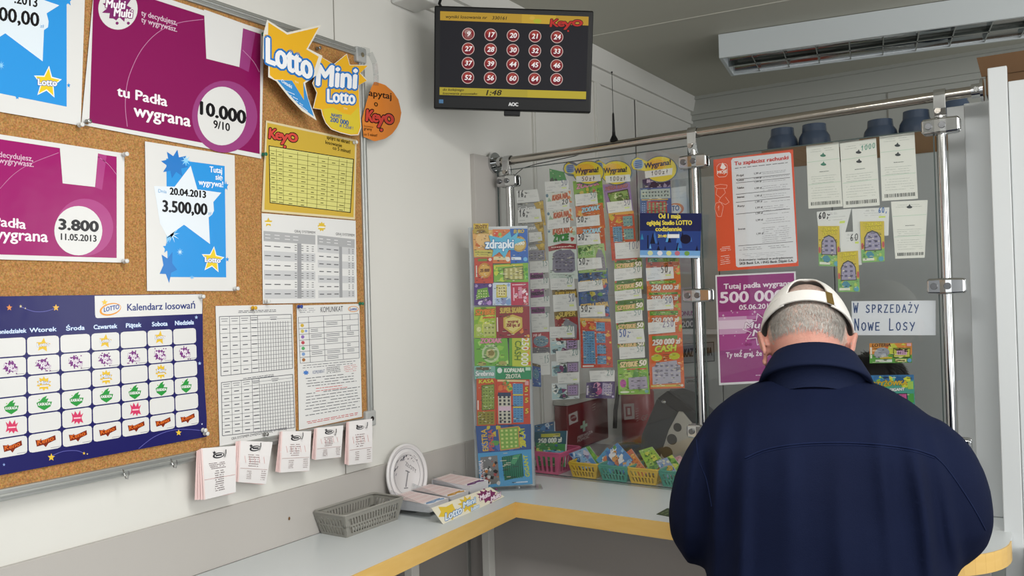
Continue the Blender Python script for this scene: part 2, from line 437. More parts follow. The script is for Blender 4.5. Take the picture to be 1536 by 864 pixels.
# white boards that close the corner
def pxx(px, y): # x where the ray of a pixel column meets depth y
    d = ray(px, 400); return EYE.x + d.x * (y / d.y)
def board(nm, pxl, pxr, y, topz, botz, th, label):
    m = MB(); m.box((pxx(pxl, y), y, botz), (pxx(pxr, y), y + th, topz)); o = m.build(nm, PANEL_W, None, .002)
    tag(o, label, 'panel'); return o
def ztop(px, py, y): d = ray(px, py); return EYE.z + d.z * (y / d.y)
board('side_panel', 1428, 1462, 2.42, ztop(1422, 161, 2.42), ZC + .0006, .02, 'narrow white panel behind the third chrome post, lowest of three')
board('side_panel', 1454, 1500, 2.25, ztop(1450, 155, 2.25), ZC + .0006, .02, 'white panel standing on the counter end beside the third post')
board('column_panel', 1491.5, 1521, 2.13, ztop(1490, 101, 2.13), 0.0, .02, 'tall white upright panel that the rail end screws into')
board('column_panel', 1522, 1760, 2.135, ztop(1520, 121, 2.135), 0.0, .02, 'wide white panel below the brown cardboard box')
m = MB(); m.box((pxx(1521, 2.11), 2.10, 0), (pxx(1760, 2.11), 2.134, ztop(1516, 822, 2.11))); tag(m.build('kick_panel', UNDER, None, .002), 'grey lower panel at the foot of the white column', 'panel')

# ------------------------------------------------------------------ counter
def yellow_slab(outline, z0, z1, name, parent):
    pass
corner = TOP.at(773, 753); fl = TOP.at(526, 864)
dxl = (fl - corner); dxl = dxl / abs(dxl.y)
e0 = corner + dxl * (corner.y + 1.0)
fr = TOP.at(1000, 784)
def rounded_end():
    pts = []
    c = Vector((1.20, 2.055)); r = .195
    for k in range(13):
        t = -PI / 2 + PI / 2 * k / 12
        pts.append((c.x + r * math.cos(t), c.y + r * math.sin(t)))
    return pts
TH = 0.040
ctr = thing('service_counter', 'L-shaped pale grey worktop with yellow edge running under the glass screen', 'counter', (0.2, 1.9, 0))
front = [(e0.x, e0.y), (corner.x, corner.y), (corner.x + .3, corner.y - .004), (1.0, 1.862), (1.15, 1.861)] + rounded_end() + [(1.395, 2.75)]
back = [(0.0112, 2.75), (0.0112, e0.y)]
out = front + back
m = MB(); m.hexa([(x, y, ZC - TH) for x, y in out], [(x, y, ZC) for x, y in out]); m.build('worktop', COUNTER, ctr)
m = MB()
for i in range(len(front) - 2):
    (x0, y0), (x1, y1) = front[i], front[i + 1]
    t = Vector((x1 - x0, y1 - y0)).normalized(); n = Vector((t.y, -t.x)) * .0025
    m.hexa([(x0, y0, ZC - TH), (x1, y1, ZC - TH), (x1 + n.x, y1 + n.y, ZC - TH), (x0 + n.x, y0 + n.y, ZC - TH)], [(x0, y0, ZC + .0003), (x1, y1, ZC + .0003), (x1 + n.x, y1 + n.y, ZC + .0003), (x0 + n.x, y0 + n.y, ZC + .0003)])
m.build('edge_band', YELLOW_EDGE, ctr)
m = MB(); m.box((0.012, -1.0, .001), (.022, 1.98, ZC - TH)); m.build('under_panel', UNDER, ctr)
m = MB(); m.box((0.022, 2.0, .001), (1.36, 2.02, ZC - TH)); m.build('front_panel', UNDER, ctr)
for (px, py, y) in ((727.5, 800, 1.97), (612, 855, 1.62)):
    P_ = Plane((0, y, 0), (0, -1, 0)); p = P_.at(px, py); w = .0125
    m = MB(); m.box((p.x - w, y, 0), (p.x + w, y + .03, ZC - TH)); m.build('leg', WHITE_WALL, ctr, .002)

# ------------------------------------------------------------------ cork board
z0, z1, y0, y1 = 1.239, 2.197, -0.1, 1.597
bd = thing('cork_board', 'large cork notice board in a grey metal frame covered with lottery posters', 'notice board', (0, .7, z0))
m = MB(); m.box((.001, y0 + .01, z0 + .01), (.0195, y1 - .01, z1 - .01)); m.build('cork_panel', CORK, bd)
m = MB(); fw_ = .021
def rail_y(za, zb): m.hexa([(.001, y0, za), (.026, y0, za), (.026, y1, za), (.001, y1, za)], [(.001, y0, zb), (.026, y0, zb), (.026, y1, zb), (.001, y1, zb)])
rail_y(z0, z0 + fw_); rail_y(z1 - fw_, z1)
m.box((.001, y1 - fw_, z0 + fw_), (.026, y1, z1 - fw_)); m.box((.001, y0, z0 + fw_), (.026, y0 + fw_, z1 - fw_))
m.box((.020, y0, z0 + .006), (.0285, y1, z0 + .013)); m.box((.020, y0, z1 - .013), (.0285, y1, z1 - .006)); m.box((.020, y1 - .013, z0), (.0285, y1 - .006, z1))
m.build('frame', ALU, bd, .003)
for z in (z1 - .017, z0 + .017):
    m = MB(); m.box((.001, y1 - .034, z - .02), (.031, y1 + .003, z + .02)); cc = m.build('corner_cap', mat('grey_cap', '#a9aaa8', .4), bd, .005, 3)
    m = MB(); m.tube([(.030, y1 - .015, z), (.033, y1 - .015, z)], .006, 14); m.build('screw', CHROME, cc)

# ------------------------------------------------------------------ ceiling lamp with mirror louvres
zc = 2.42
lamp = thing('ceiling_lamp', 'switched-off white fluorescent ceiling fitting with mirrored louvre grid', 'ceiling lamp', (1.1, 3.2, zc))
la = Plane((0, 0, zc), (0, 0, 1)); pA = la.at(1078.7, 87.2); pB = la.at(1536, 24.2); pC = la.at(1116, 112)
dl = Vector((pB - pA)); dl.z = 0; dl.normalize(); dw = Vector((-dl.y, dl.x, 0)); W = (pC - pA).dot(dw); L = 1.56
def lp(u, v, z): p = pA + dl * u + dw * v; return Vector((p.x, p.y, z))
def lbox(m, u0, u1, v0, v1, za, zb): m.hexa([lp(u0, v0, za), lp(u1, v0, za), lp(u1, v1, za), lp(u0, v1, za)], [lp(u0, v0, zb), lp(u1, v0, zb), lp(u1, v1, zb), lp(u0, v1, zb)])
m = MB(); t = .012
LAMPW = mat('lamp_housing', '#cfd6d8', .4)
lbox(m, 0, L, 0, t, zc, H - .002); lbox(m, 0, L, W - t, W, zc, H - .002); lbox(m, 0, t, t, W - t, zc, H - .002); lbox(m, L - t, L, t, W - t, zc, H - .002); lbox(m, t, L - t, t, W - t, H - .02, H - .002)
m.build('housing', LAMPW, lamp)
MIRROR = mat('mirror_reflector', '#aeb2b2', .12, 1.0)
m = MB()
for c in (W * .28, W * .72):
    pts = []
    for k in range(9):
        a = PI * k / 8; pts.append((c + .062 * math.cos(a), zc + .006 + .052 * math.sin(a)))
    rr = [[lp(u, v, z) for v, z in pts] for u in (t, L - t)]
    vs = rr[0] + rr[1]; n = len(pts)
    m.add(vs, [(i, i + 1, n + i + 1, n + i) for i in range(n - 1)], 0, True)
m.build('reflector', MIRROR, lamp)
for k in range(1, 14):
    u = L * k / 14; m = MB(); lbox(m, u, u + .004, t, W - t, zc + .002, zc + .034); m.build('louvre_blade', MIRROR, lamp)
m = MB(); lbox(m, t, L - t, W * .5 - .006, W * .5 + .006, zc + .002, zc + .04); m.build('centre_bar', MIRROR, lamp)
for c in (W * .28, W * .72):
    m = MB(); m.tube([lp(.04, c, zc + .036), lp(L - .04, c, zc + .036)], .008, 12); m.build('fluorescent_tube', WHITEP, lamp)

# ------------------------------------------------------------------ glass screen, rail and posts
def sp(px, py, off=0.0): return SCREENP.at(px, py, off)
RX = Vector((1, PSL, 0)).normalized(); UZ = Vector((0, 0, 1)); NY = SCREENP.n
ra = sp(729.4, 246.6); rb = sp(1474, 135)
rd = (rb - ra).normalized(); ra0 = ra - rd * (ra.x - .018) / rd.x
rail = thing('top_rail', 'brushed steel tube rail running along the top of the glass screen', 'rail', ra0)
m = MB(); m.tube([ra0, rb], .0125, 20); m.build('tube', STEEL, rail)
m = MB(); m.tube([ra0 - rd * .002, ra0 + rd * .006], .033, 24); m.tube([ra0 + rd * .006, ra0 + rd * .03], .0165, 20)
for k in range(3):
    a = 2 * PI * k / 3 + .5; c = ra0 + Vector((.006, .024 * math.cos(a), .024 * math.sin(a))); m.ball(c, .004, 8, 6)
m.build('flange', CHROME, rail)
m = MB(); m.tube([rb - rd * .022, rb], .0165, 20); m.tube([rb - rd * .004, rb + rd * .002], .026, 24)
m.tube([rb - rd * .011 + NY * .012, rb - rd * .011 + NY * .021], .006, 10)
m.build('flange', CHROME, rail)
def glass_pane(x0, x1, zb, zt, label):
    y = lambda x: 2.19 + PSL * x
    m = MB(); m.hexa([(x0, y(x0) - .003, zb), (x1, y(x1) - .003, zb), (x1, y(x1) + .003, zb), (x0, y(x0) + .003, zb)], [(x0, y(x0) - .003, zt), (x1, y(x1) - .003, zt), (x1, y(x1) + .003, zt), (x0, y(x0) + .003, zt)])
    o = m.build('glass_pane', GLASS); tag(o, label, 'glass')
    m = MB(); q = [(x0, zb), (x1, zb), (x1, zt), (x0, zt)]
    for (xa, za), (xb, zb_) in zip(q, q[1:] + q[:1]):
        a, b = Vector((xa, y(xa), za)), Vector((xb, y(xb), zb_)); d = (b - a).normalized(); n = SCREENP.n; m.obox((a + b) / 2, d, d.cross(n), n, (b - a).length / 2, .0011, .0032)
    m.build('ground_edge', EDGE, o); return o
GZ = sp(1190, 220).z
EDGE = mat('glass_edge', '#3f4b49', .2)
posts = ((763.6, 284, 765.7, 338), (1041.7, 252, 1056, 636), (1412, 201, 1433.4, 640))
PX = [sp(a, b).x for a, b, _, _ in posts]
glass_pane(.03, PX[1] - .016, ZC + .006, sp(928, 233).z, 'clear glass pane between the wall and the second chrome post')
glass_pane(PX[1] + .016, PX[2] - .016, ZC + .14, GZ, 'clear glass pane in front of the grey cabinet, behind the stooping man')
def sy(x, z, off=0.0): return Vector((x, 2.19 + PSL * x, z)) + NY * off
BOLT = mat('dark_bolt', '#7d7e80', .25, .9)
post_names = ('chrome post nearest the wall, at the rail flange', 'chrome post in the middle beside the blue night poster', 'chrome post beside the white side panels')
clampz = [[sp(755, 273).z, sp(757, 560).z], [sp(1041, 243).z, sp(1046, 443).z, sp(1046, 646).z], [sp(1407, 190).z, sp(1420, 429).z, sp(1440, 668).z]]
for i, (x, nm, zz) in enumerate(zip(PX, post_names, clampz)):
    po = thing('screen_post', nm, 'post', (x, 2.19 + PSL * x, ZC), 'chrome posts of the glass screen')
    zr = ra0.z + (rb.z - ra0.z) * (x / rb.x)
    m = MB(); m.tube([sy(x, ZC), sy(x, zr - .035), sy(x, zr - .015)], [.0105, .0105, .008], 20); m.build('pole', CHROME, po)
    m = MB(); m.tube([sy(x, ZC), sy(x, ZC + .006)], .024, 20); m.build('base_flange', CHROME, po)
    # hook strap over the rail
    m = MB(); w = .0125; pts = []
    for k in range(13):
        a = -PI * .5 + PI * 1.5 * k / 12
        pts.append((.0155 * math.cos(a), .0155 * math.sin(a)))
    path = [(-.004, -.055)] + [(-.0155, -.03)] + [(-.0155, 0)] + [(-.0155 * math.cos(PI * k / 8), .0155 * math.sin(PI * k / 8)) for k in range(1, 9)] + [(.0155, -.01)]
    for (a0, b0), (a1, b1) in zip(path[:-1], path[1:]):
        c0 = sy(x, zr + b0, -a0); c1 = sy(x, zr + b1, -a1); d = (c1 - c0); ln = d.length; d.normalize(); nn = RX.cross(d).normalized()
        m.obox((c0 + c1) / 2, RX, d, nn, w, ln / 2 + .001, .0016)
    hk = m.build('rail_hook', CHROME, po, .0006)
    m = MB(); c = sy(x - .004, zr - .036, .016); m.tube([c, c + NY * .005], .0065, 14); m.tube([c + NY * .005, c + NY * .0056], .0028, 6); m.build('bolt', STEEL, hk)
    for z in zz:
        m = MB(); wl = .040 if i else .036
        for sgn in (1, -1):
            c = sy(x, z, sgn * .0125)
            rr = []
            for (u, hgt, th_) in ((-wl, .013, .004), (-wl + .005, .0175, .006), (-.012, .0185, .006), (0, .0185, .0085), (.012, .0185, .006), (wl - .005, .0175, .006), (wl, .013, .004)):
                cc = c + RX * u
                rr.append([cc + UZ * a + NY * b * sgn for a, b in ((-hgt, -.006), (hgt, -.006), (hgt, th_ * .6), (hgt * .75, th_), (-hgt * .75, th_), (-hgt, th_ * .6))])
            m.rings(rr, 0, smooth=False)
        cl = m.build('clamp', CHROME, po, .0025, 3)
        for u in (-.024, .004):
            m = MB(); c = sy(x, z, .0170) + RX * u; m.tube([c, c + NY * .0055, c + NY * .0062], [.0078, .0078, .0070], 18); m.tube([c + NY * .0062, c + NY * .0070], .0040, 6); bo = m.build('bolt', BOLT, cl)
# edge lines of the panes (ground glass edges)
# antenna on the rail with its cable
q = sp(921, 213); zr = q.z
an = thing('antenna', 'thin black whip antenna on a magnetic foot on the rail', 'antenna', q)
m = MB(); m.tube([q + UZ * .004, q + UZ * .008, q + UZ * .02, q + UZ * .03], [.0125, .011, .005, .0045], 16); m.build('foot', BLACK, an)
tp = sp(920, 108); m = MB(); m.tube([q + UZ * .028, q + UZ * .08, q + UZ * .085], [.0042, .003, .0014], 10); m.tube([q + UZ * .085, Vector((q.x, q.y, tp.z))], .0009, 8); m.ball(Vector((q.x, q.y, tp.z)), .0028, 8, 6); m.build('whip', BLACK, an)
m = MB(); pts = [sp(*p, -.030) for p in ((905, 219), (862, 234), (830, 241), (805, 246), (785, 252), (774, 261), (770, 275), (772, 320), (770, 400), (769, 560), (770, 700))]
m.tube(pts, .0013, 6); o = m.build('antenna_cable', BLACK); tag(o, 'thin black cable drooping from the rail down beside the first post', 'cable')
# ------------------------------------------------------------------ posters on the cork board
WHT = '#dbdbd9'; MAG = '#841556'; MAG2 = '#7a1f58'; BLUE = '#2e93dc'; INK = '#161417'
def lotto_star(p, x, y, r, l=4, h=None, tilt=0.0, ratio=0.86):
    p.star(x, y, r * ratio * 1.16, r * 1.16, '#f2f0ea', l, 5, .47, .12); p.star(x, y, r * ratio, r, '#e6c92c', l + 1, 5, .45, .12)
    w = r * ratio * .78; h = h or r * .42
    p.text('Lotto', (x - w, y + h * .35 - tilt * w), (x + w, y + h * .55 + tilt * w), h, '#f4f4f4', l + 4, bold=r * .02, out='#2a62b4', ow=max(.5, r * .05))
def multi_splat(p, x, y, rx, ry, l=3, col='#7c2a68', seed=0, txt=True):
    R = random.Random(seed); pts = []
    for k in range(22):
        t = 2 * PI * k / 22; r = (1 if k % 2 == 0 else .72) * R.uniform(.78, 1.05); pts.append((x + rx * r * math.cos(t), y + ry * r * math.sin(t)))
    p.poly(pts, col, l)
    for k in range(4): p.ell(x + rx * R.uniform(-1, 1), y + ry * R.choice((-.9, .95)), rx * .1, ry * .1, col, l, 8)
    if txt:
        p.text('Multi', (x - rx * .8, y - ry * .05), (x + rx * .45, y + ry * .06), ry * .5, '#f2eef2', l + 3, bold=ry * .025, slant=.15, out=col, ow=ry * .07)
        p.text('Multi', (x - rx * .3, y + ry * .5), (x + rx * .9, y + ry * .62), ry * .5, '#f2eef2', l + 3, bold=ry * .025, slant=.15, out=col, ow=ry * .07)
def keno_logo(p, x0, y0, x1, y1, h, l=5, fill='#cf4a40', edge='#2a1512'):
    X = Vector((x1 - x0, y1 - y0)); 
    for t, a, b, dy, s in (('K', 0, .27, 0, 1.0), ('e', .24, .46, -.02, 1.0), ('y', .42, .68, .05, 1.05), ('o', .66, 1.0, -.04, 1.2)):
        p.text(t, (x0 + X.x * a, y0 + X.y * a + dy * h), (x0 + X.x * b, y0 + X.y * b + dy * h), h * s, fill, l, bold=h * .06, slant=.1 if t == 'K' else 0, out=edge, ow=h * .13)
    p.ell(x0 + X.x * .56, y0 + X.y * .56 + h * .62, h * .2, h * .2, edge, l - 1, 12); p.ell(x0 + X.x * .56, y0 + X.y * .56 + h * .62, h * .13, h * .13, fill, l, 12)
def arc(p, pts, w, col, l):
    out = []
    for i in range(len(pts) - 1):
        a, b = pts[i], pts[i + 1]
        p0 = pts[max(i - 1, 0)]; p3 = pts[min(i + 2, len(pts) - 1)]
        for k in range(4):
            t = k / 4
            out.append(tuple(.5 * (2 * a[j] + (b[j] - p0[j]) * t + (2 * p0[j] - 5 * a[j] + 4 * b[j] - p3[j]) * t * t + (-p0[j] + 3 * a[j] - 3 * b[j] + p3[j]) * t ** 3) for j in (0, 1)))
    p.path(out + [pts[-1]], w, col, l)

# blue win poster, top, cut by the frame
p = Print(BOARD, .0022)
p.sheet([(-70, -75), (128, -22), (121, 188.5), (-80, 154)], WHT)
p.poly([(-70, -62), (100, -20), (100, 160), (-60, 128)], BLUE, 1)
p.poly([(-60, 10), (-20, -40), (30, -18), (60, -2), (89, 8), (70, 20), (73, 32), (72, 41), (66, 45), (64, 92), (8, 50), (-40, 80)], '#dbe6ee', 2)
p.star(102, 1, 7, 9, BLUE, 2); p.star(103, 128, 3, 4, BLUE, 2); p.star(26, 146, 3.5, 3.5, BLUE, 2)
p.text('.2013', (21, 4), (57, 11), 14, INK, 4, bold=.5)
p.text('00,00', (-2, 30), (59, 40), 20, INK, 4, bold=.8)
p.text('zł', (60, 41), (66, 42), 5, '#5a9fd2', 4)
lotto_star(p, 71, 124, 22); p.star(2, 98, 5, 7, '#8cc8ef', 2, 8, .3)
tag(p.build('poster', GLOSSY), 'blue star win poster at the top of the cork board, dated 2013', 'poster')

# purple win poster 10.000
p = Print(BOARD, .0026)
p.sheet([(143, -38), (396, 45.5), (392, 238), (122, 187)], WHT)
p.poly([(141, -30), (391, 51), (389.5, 231), (319, 217), (134, 183.5)], MAG, 1)
p.ell(337, 175, 49, 54, '#96407c', 2, 40); p.poly([(364, 43), (383, 49), (373, 108), (359, 101)], '#96407c', 2)
p.poly([(306, 14), (364.5, 35), (364.5, 43), (359, 100.5), (309.5, 88)], WHT, 3)
p.ell(333, 174, 36.5, 44, WHT, 3, 40)
arc(p, [(191, 190), (188, 160), (190, 130), (197, 105), (212, 75), (235, 50), (265, 35), (305, 29)], .8, '#c58ab2', 2)
arc(p, [(364, 75), (380, 92), (389, 108)], .8, '#c58ab2', 3)
p.text('tu Padła', (176, 143.5), (251, 159.5), 14.5, '#efe9ee', 4, bold=.6)
p.text('wygrana', (201, 173.5), (286, 190), 17.5, '#efe9ee', 4, bold=.7)
p.text('10.000', (295.5, 170), (369, 186), 19, INK, 5, bold=1.2); p.text('9/10', (320, 191.5), (345, 197), 11.5, INK, 5, bold=.4)
p.ell(177, 13, 29.5, 31.5, WHT, 2, 36); multi_splat(p, 177, 12, 24, 24, 3, seed=3)
p.text('ty decydujesz,', (212, 23), (266, 38), 8, '#d9bdd0', 4, bold=.15); p.text('ty wygrywasz.', (212, 33), (266, 48), 8, '#d9bdd0', 4, bold=.15)
tag(p.build('poster', GLOSSY), 'large purple win poster with a white circle reading 10.000', 'poster')

# purple win poster 3.800
p = Print(BOARD, .0024)
p.sheet([(-62, 192), (186.6, 230), (186.6, 394), (-62, 387.5)], WHT)
p.poly([(-58, 200), (175, 235), (175, 387), (-58, 380)], '#981466', 1)
p.ell(127, 341, 43, 43, '#a83f80', 2, 36); p.poly([(147, 230), (160, 233), (153, 285), (143, 281)], '#a83f80', 2)
p.poly([(89.7, 221), (147, 230), (142.6, 280.5), (94, 275)], WHT, 3); p.ell(117.5, 346, 36, 37, WHT, 3, 36)
arc(p, [(0, 283), (20, 262), (45, 246), (88, 229)], .7, '#c682ac', 2); arc(p, [(147, 235), (162, 246), (175, 262)], .7, '#c682ac', 2)
p.text('3.800', (87, 343.5), (148, 347.5), 15, INK, 5, bold=1.2); p.text('11.05.2013', (89, 359.5), (145.5, 362.6), 9.5, INK, 5, bold=.4)
p.text('tu Padła', (-38, 335), (39, 343.5), 14, '#efe3ea', 4, bold=.5); p.text('wygrana', (-14, 358), (72, 363), 16.5, '#efe3ea', 4, bold=.6)
p.text('ty decydujesz,', (-14, 233.5), (50, 242), 8, '#d9b4cb', 4, bold=.15); p.text('ty wygrywasz.', (-14, 242.5), (51, 250.5), 8, '#d9b4cb', 4, bold=.15)
tag(p.build('poster', GLOSSY), 'glossy purple win poster with a white circle reading 3.800', 'poster')

# blue win poster 3.500
p = Print(BOARD, .0024)
p.sheet([(217.5, 212), (352, 233.2), (354.5, 436.3), (220.6, 436.5)], WHT)
p.poly([(249.4, 237.6), (337, 249), (339.4, 416), (251.5, 415.6)], BLUE, 1)
p.poly([(249, 300), (266, 345), (249.8, 365)], '#7fc1ee', 2)
p.poly([(286, 248.6), (296, 284), (332, 289), (320, 303), (321, 316), (318, 322), (313, 326), (315, 366), (276, 337), (251, 355), (240, 335), (231, 279), (262, 280)], '#dfe7ee', 3)
p.star(262, 246, 21, 22, '#2b78c4', 2, 8, .55, .2); p.star(279, 241, 8, 9, '#8fd0f4', 3, 8, .3); p.star(252, 400, 14, 25, '#2b78c4', 2, 5, .5, .5); p.star(250, 372, 6, 9, BLUE, 2)
p.star(339, 279, 4, 8, BLUE, 2); p.star(341, 389, 3, 4, BLUE, 2); p.star(288, 416, 4, 3.5, '#6fb6ea', 2, 6, .4)
p.star(270, 378, 5, 6, '#bfe2f6', 2, 8, .25); p.star(258, 352, 12, 13, '#cfe9f8', 2, 9, .2)
p.text('Tutaj', (314.5, 258), (333.5, 260), 8.5, '#eef3f8', 5, bold=.25); p.text('się', (323, 269), (334, 271), 8, '#eef3f8', 5, bold=.25); p.text('wygrywa!', (298, 277), (335.5, 281), 8.5, '#eef3f8', 5, bold=.25)
p.text('Dnia', (237, 288.5), (250, 290), 5, '#5a9fd2', 5)
p.text('20.04.2013', (254.6, 291.5), (309.6, 297), 10, INK, 5, bold=.6); p.text('3.500,00', (243, 317), (311, 322.5), 16.5, INK, 5, bold=.9); p.text('zł', (312, 322), (317, 323), 5, '#5a9fd2', 5)
lotto_star(p, 319, 390, 18, 5)
tag(p.build('poster', GLOSSY), 'white sheet with blue star print reading 20.04.2013 and 3.500,00', 'poster')

# yellow number sheet
p = Print(BOARD, .0026)
p.sheet([(399, 180.5), (535, 210), (532.5, 329.5), (392.6, 317.5)], '#d8c9a0')
p.poly([(401, 184), (532.5, 212.5), (530.3, 326), (396.5, 314.5)], '#c9a93f', 1)
T4 = [(403, 218), (531, 238.5), (526, 319.5), (404.5, 304.5)]
tm = quad_map(T4); p.poly(T4, INK, 2)
q = Print(BOARD, .0026); 
def tinset(e): return [tm(e, e * 1.4), tm(1 - e, e * 1.4), tm(1 - e, 1 - e * 1.4), tm(e, 1 - e * 1.4)]
p.poly(tinset(.01), '#d3cf7c', 3)
for k in range(1, 12): p.line(tm(.01, k / 12), tm(.99, k / 12), .6, '#6b672e', 4)
for u in (.09, .17, .34, .46, .58, .7, .83, .92): p.line(tm(u, .04), tm(u, .98), .6, '#6b672e', 4)
Rn = random.Random(4)
for j in range(1, 12):
    for i, u in enumerate((.04, .13, .25, .40, .52, .64, .76, .87)):
        if Rn.random() < .8: a = tm(u - .015, (j + .6) / 12); b = tm(u + .02 + .02 * Rn.random(), (j + .6) / 12); p.line(a, b, 1.1, '#55521f', 4)
keno_logo(p, 402, 207, 447, 214, 15, 6)
for t, a, b in (('spójrz na ekran!', (490, 208), (525, 216)), ('losowanie', (488, 215.5), (513, 221)), ('co 5 minut!', (499, 224), (526, 230))): p.text(t, a, b, 5.2, '#4c3d14', 4, bold=.2)
tag(p.build('poster', GLOSSY), 'yellow keno prize table sheet in the upper corner of the cork board', 'notice')

# play-system sheet
p = Print(BOARD, .0022)
p.sheet([(392.6, 319.7), (533.4, 331), (535.7, 453), (394.5, 455.6)], '#dcdcda')
for (hx, sx, txt, cols, vd) in (([(395.3, 346.3), (473, 352.8), (473, 447.5), (396.5, 448)], (402.6, 333.6), ((441.5, 348.6), (473, 351)), (.08, .26, .46, .62, .75, .85, .95), .69),
                     ([(476, 352.8), (532, 359), (532.3, 446), (477.5, 447)], (482.5, 340), ((503.5, 352.6), (532, 355)), (.1, .3, .5, .85, .95), .62)):
    t = quad_map(hx); P4 = lambda a, b, c, d: [t(a, b), t(c, b), t(c, d), t(a, d)]
    p.poly(P4(0, 0, 1, .15), '#a9aaab', 1)
    n = 6 if sx[0] < 450 else 7
    for k in range(n):
        if k % 2 == (1 if n == 6 else 0): p.poly(P4(0, .15 + .85 * k / n, 1, .15 + .85 * (k + 1) / n), '#c4c5c6', 1)
        for u in cols:
            w_ = .06 if u < .6 else .02
            for vv in ((.5,) if u < .6 else (.25, .5, .75)): p.line(t(u - w_, .15 + .85 * (k + vv) / n), t(u + w_, .15 + .85 * (k + vv) / n), 1.3 if u < .6 else .9, '#55565a', 3)
    p.poly(P4(vd - .04, .15, vd + .04, 1), '#9a9b9d', 2)
    for k in range(2):
        for u in cols[:4]: p.line(t(u - .05, .05 + .05 * k), t(u + .05, .05 + .05 * k), .8, '#e8e8e8', 3)
    p.text('GRAJ SYSTEMEM', txt[0], txt[1], 3.8, '#3c3c40', 3)
    p.star(sx[0], sx[1], 6.5, 7.5, '#d9b93b', 2, 5 if sx[0] < 450 else 9, .5 if sx[0] < 450 else .7); p.line((sx[0] - 4.5, sx[1] + .5), (sx[0] + 4.5, sx[1] + 1), 2.4, '#e9e6d8', 3)
tag(p.build('notice', PAPER), 'white sheet with two grey-striped system tables under the yellow sheet', 'notice')

# table sheet with two ruled tables
p = Print(BOARD, .0022)
p.sheet([(323.3, 459), (439, 456.7), (443.7, 656), (329.6, 669)], WHT)
for hx, n, ttl in (([(329, 475), (437, 471.5), (439, 552.5), (331.5, 564)], 7, ((357, 465.5), (417, 463.5))), ([(332, 574), (439, 561.5), (442, 641.5), (333.7, 653.7)], 8, ((364, 567), (413, 560)))):
    t = quad_map(hx)
    for u in (0, .14, .28, .43, .53, .565, .60, .635, .67, .705, .74, .775, .81, .845, .88, .915, .95, 1): p.line(t(u, 0 if u < .54 or u == 1 else .12), t(u, 1), .9 if u in (0, 1) else .55, '#55575f', 2)
    rows = n * 2
    for k in range(rows + 1):
        v = k / rows; u0 = 0 if (k < 3 or (k % 2 == 0 and k > 2) or k == rows) else .43
        p.line(t(u0 if k % 2 == 0 else .43, v), t(1, v), .9 if k in (0, rows) else .5, '#55575f', 2)
    for k in range(1, n):
        for u in (.07, .21, .35, .48): p.line(t(u - .035, (k + .5) / n), t(u + .035, (k + .5) / n), 1.3, '#4a4c54', 2)
    for u in (.07, .21, .35, .48, .75): p.line(t(u - .05, .04), t(u + .05, .04), .8, '#5a5c64', 2); p.line(t(u - .04, .08), t(u + .04, .08), .8, '#5a5c64', 2)
    p.lines([ttl[0], ttl[1], (ttl[1][0], ttl[1][1] + 4.5), (ttl[0][0], ttl[0][1] + 4.5)], 2, '#4a4c54', .9, 2, 5, 1.0, .05)
p.text('GRA SYSTEMEM ZWIĘKSZA SZANSĘ WYGRANEJ', (347, 660), (430, 644), 3.6, '#3c3e46', 3)
tag(p.build('notice', PAPER), 'white sheet with two ruled number tables hanging by a yellow pin', 'notice')

# announcement sheet
p = Print(BOARD, .0023)
p.sheet([(445, 458.5), (539, 455.6), (543, 625), (448.5, 645)], WHT)
p.text('KOMUNIKAT', (480.5, 468.6), (514.5, 467), 8, '#3c3e46', 3)
p.lines([(449, 462), (474, 461), (474, 469), (449, 470)], 3, '#6a6c74', .7, 2, 2)
p.ell(530, 463.5, 8, 4.5, '#d9912e', 2, 20); p.ell(530, 463.5, 7, 3.6, WHT, 3, 20); p.text('Lotto', (524.5, 465.5), (535.5, 465), 4, '#2a4a9a', 5, bold=.2)
t = quad_map([(447.4, 476), (537.4, 470.4), (539, 537), (450.4, 545)])
for k in range(9): p.line(t(0, k / 8), t(1, k / 8), .6, '#55575f', 2)
for u in (0, .17, .42, .73, 1): p.line(t(u, 0), t(u, 1), .6, '#55575f', 2)
p.line(t(.86, 0), t(.86, .12), .5, '#55575f', 2); p.line(t(.86, .25), t(.86, .37), .5, '#55575f', 2)
for k in range(1, 8):
    c = ('#c8a83a', '#c8b85a', '#8a6ab0', '#b84a56', '#58a86a', '#7a9ac8', '#a06a3c')[k - 1]
    p.ell(*t(.06, (k + .45) / 8), 2.6, 2.6, c, 2, 12)
    if k in (2,): p.ell(*t(.12, (k + .45) / 8), 2, 2, '#8ca0d0', 2, 12)
    for u0, u1 in ((.2, .38), (.46, .68), (.8, .92)):
        for dv in (.3, .6):
            if (k * 7 + int(u0 * 10)) % 3: p.line(t(u0, (k + dv) / 8), t(u1 - .03 * (k % 3), (k + dv) / 8), .8, '#5a5c64', 2)
p.lines([(452, 547), (539, 539), (539.5, 546), (452, 554)], 2, '#5a5c64', .8, 2, 9)
p.star(459, 559, 5, 4, '#4a7ac0', 2, 7, .6); p.text('KOMUNIKAT', (469, 561), (487, 559), 5, '#5a6a90', 3); p.lines([(489, 551), (512, 548), (512, 558), (489, 561)], 4, '#3c3e46', .9, 2, 11); p.lines([(515, 549), (536, 545), (536, 557), (515, 559)], 4, '#c05a5a', .7, 2, 12)
p.lines([(457, 566), (539, 557), (539, 573), (457, 582)], 4, '#4a4c54', .9, 2, 13); p.lines([(473, 581), (524, 575), (524, 582), (473, 589)], 2, '#c04848', .9, 2, 14, .95, .3)
p.lines([(457, 589), (540, 578), (541, 612), (457, 626)], 8, '#4a4c54', .9, 2, 15, .97, .06); p.lines([(459, 632), (541, 617), (541, 622), (459, 637)], 2, '#c04848', .9, 2, 16, .97, .08)
tag(p.build('notice', PAPER), 'white sheet headed KOMUNIKAT beside the board frame', 'notice')

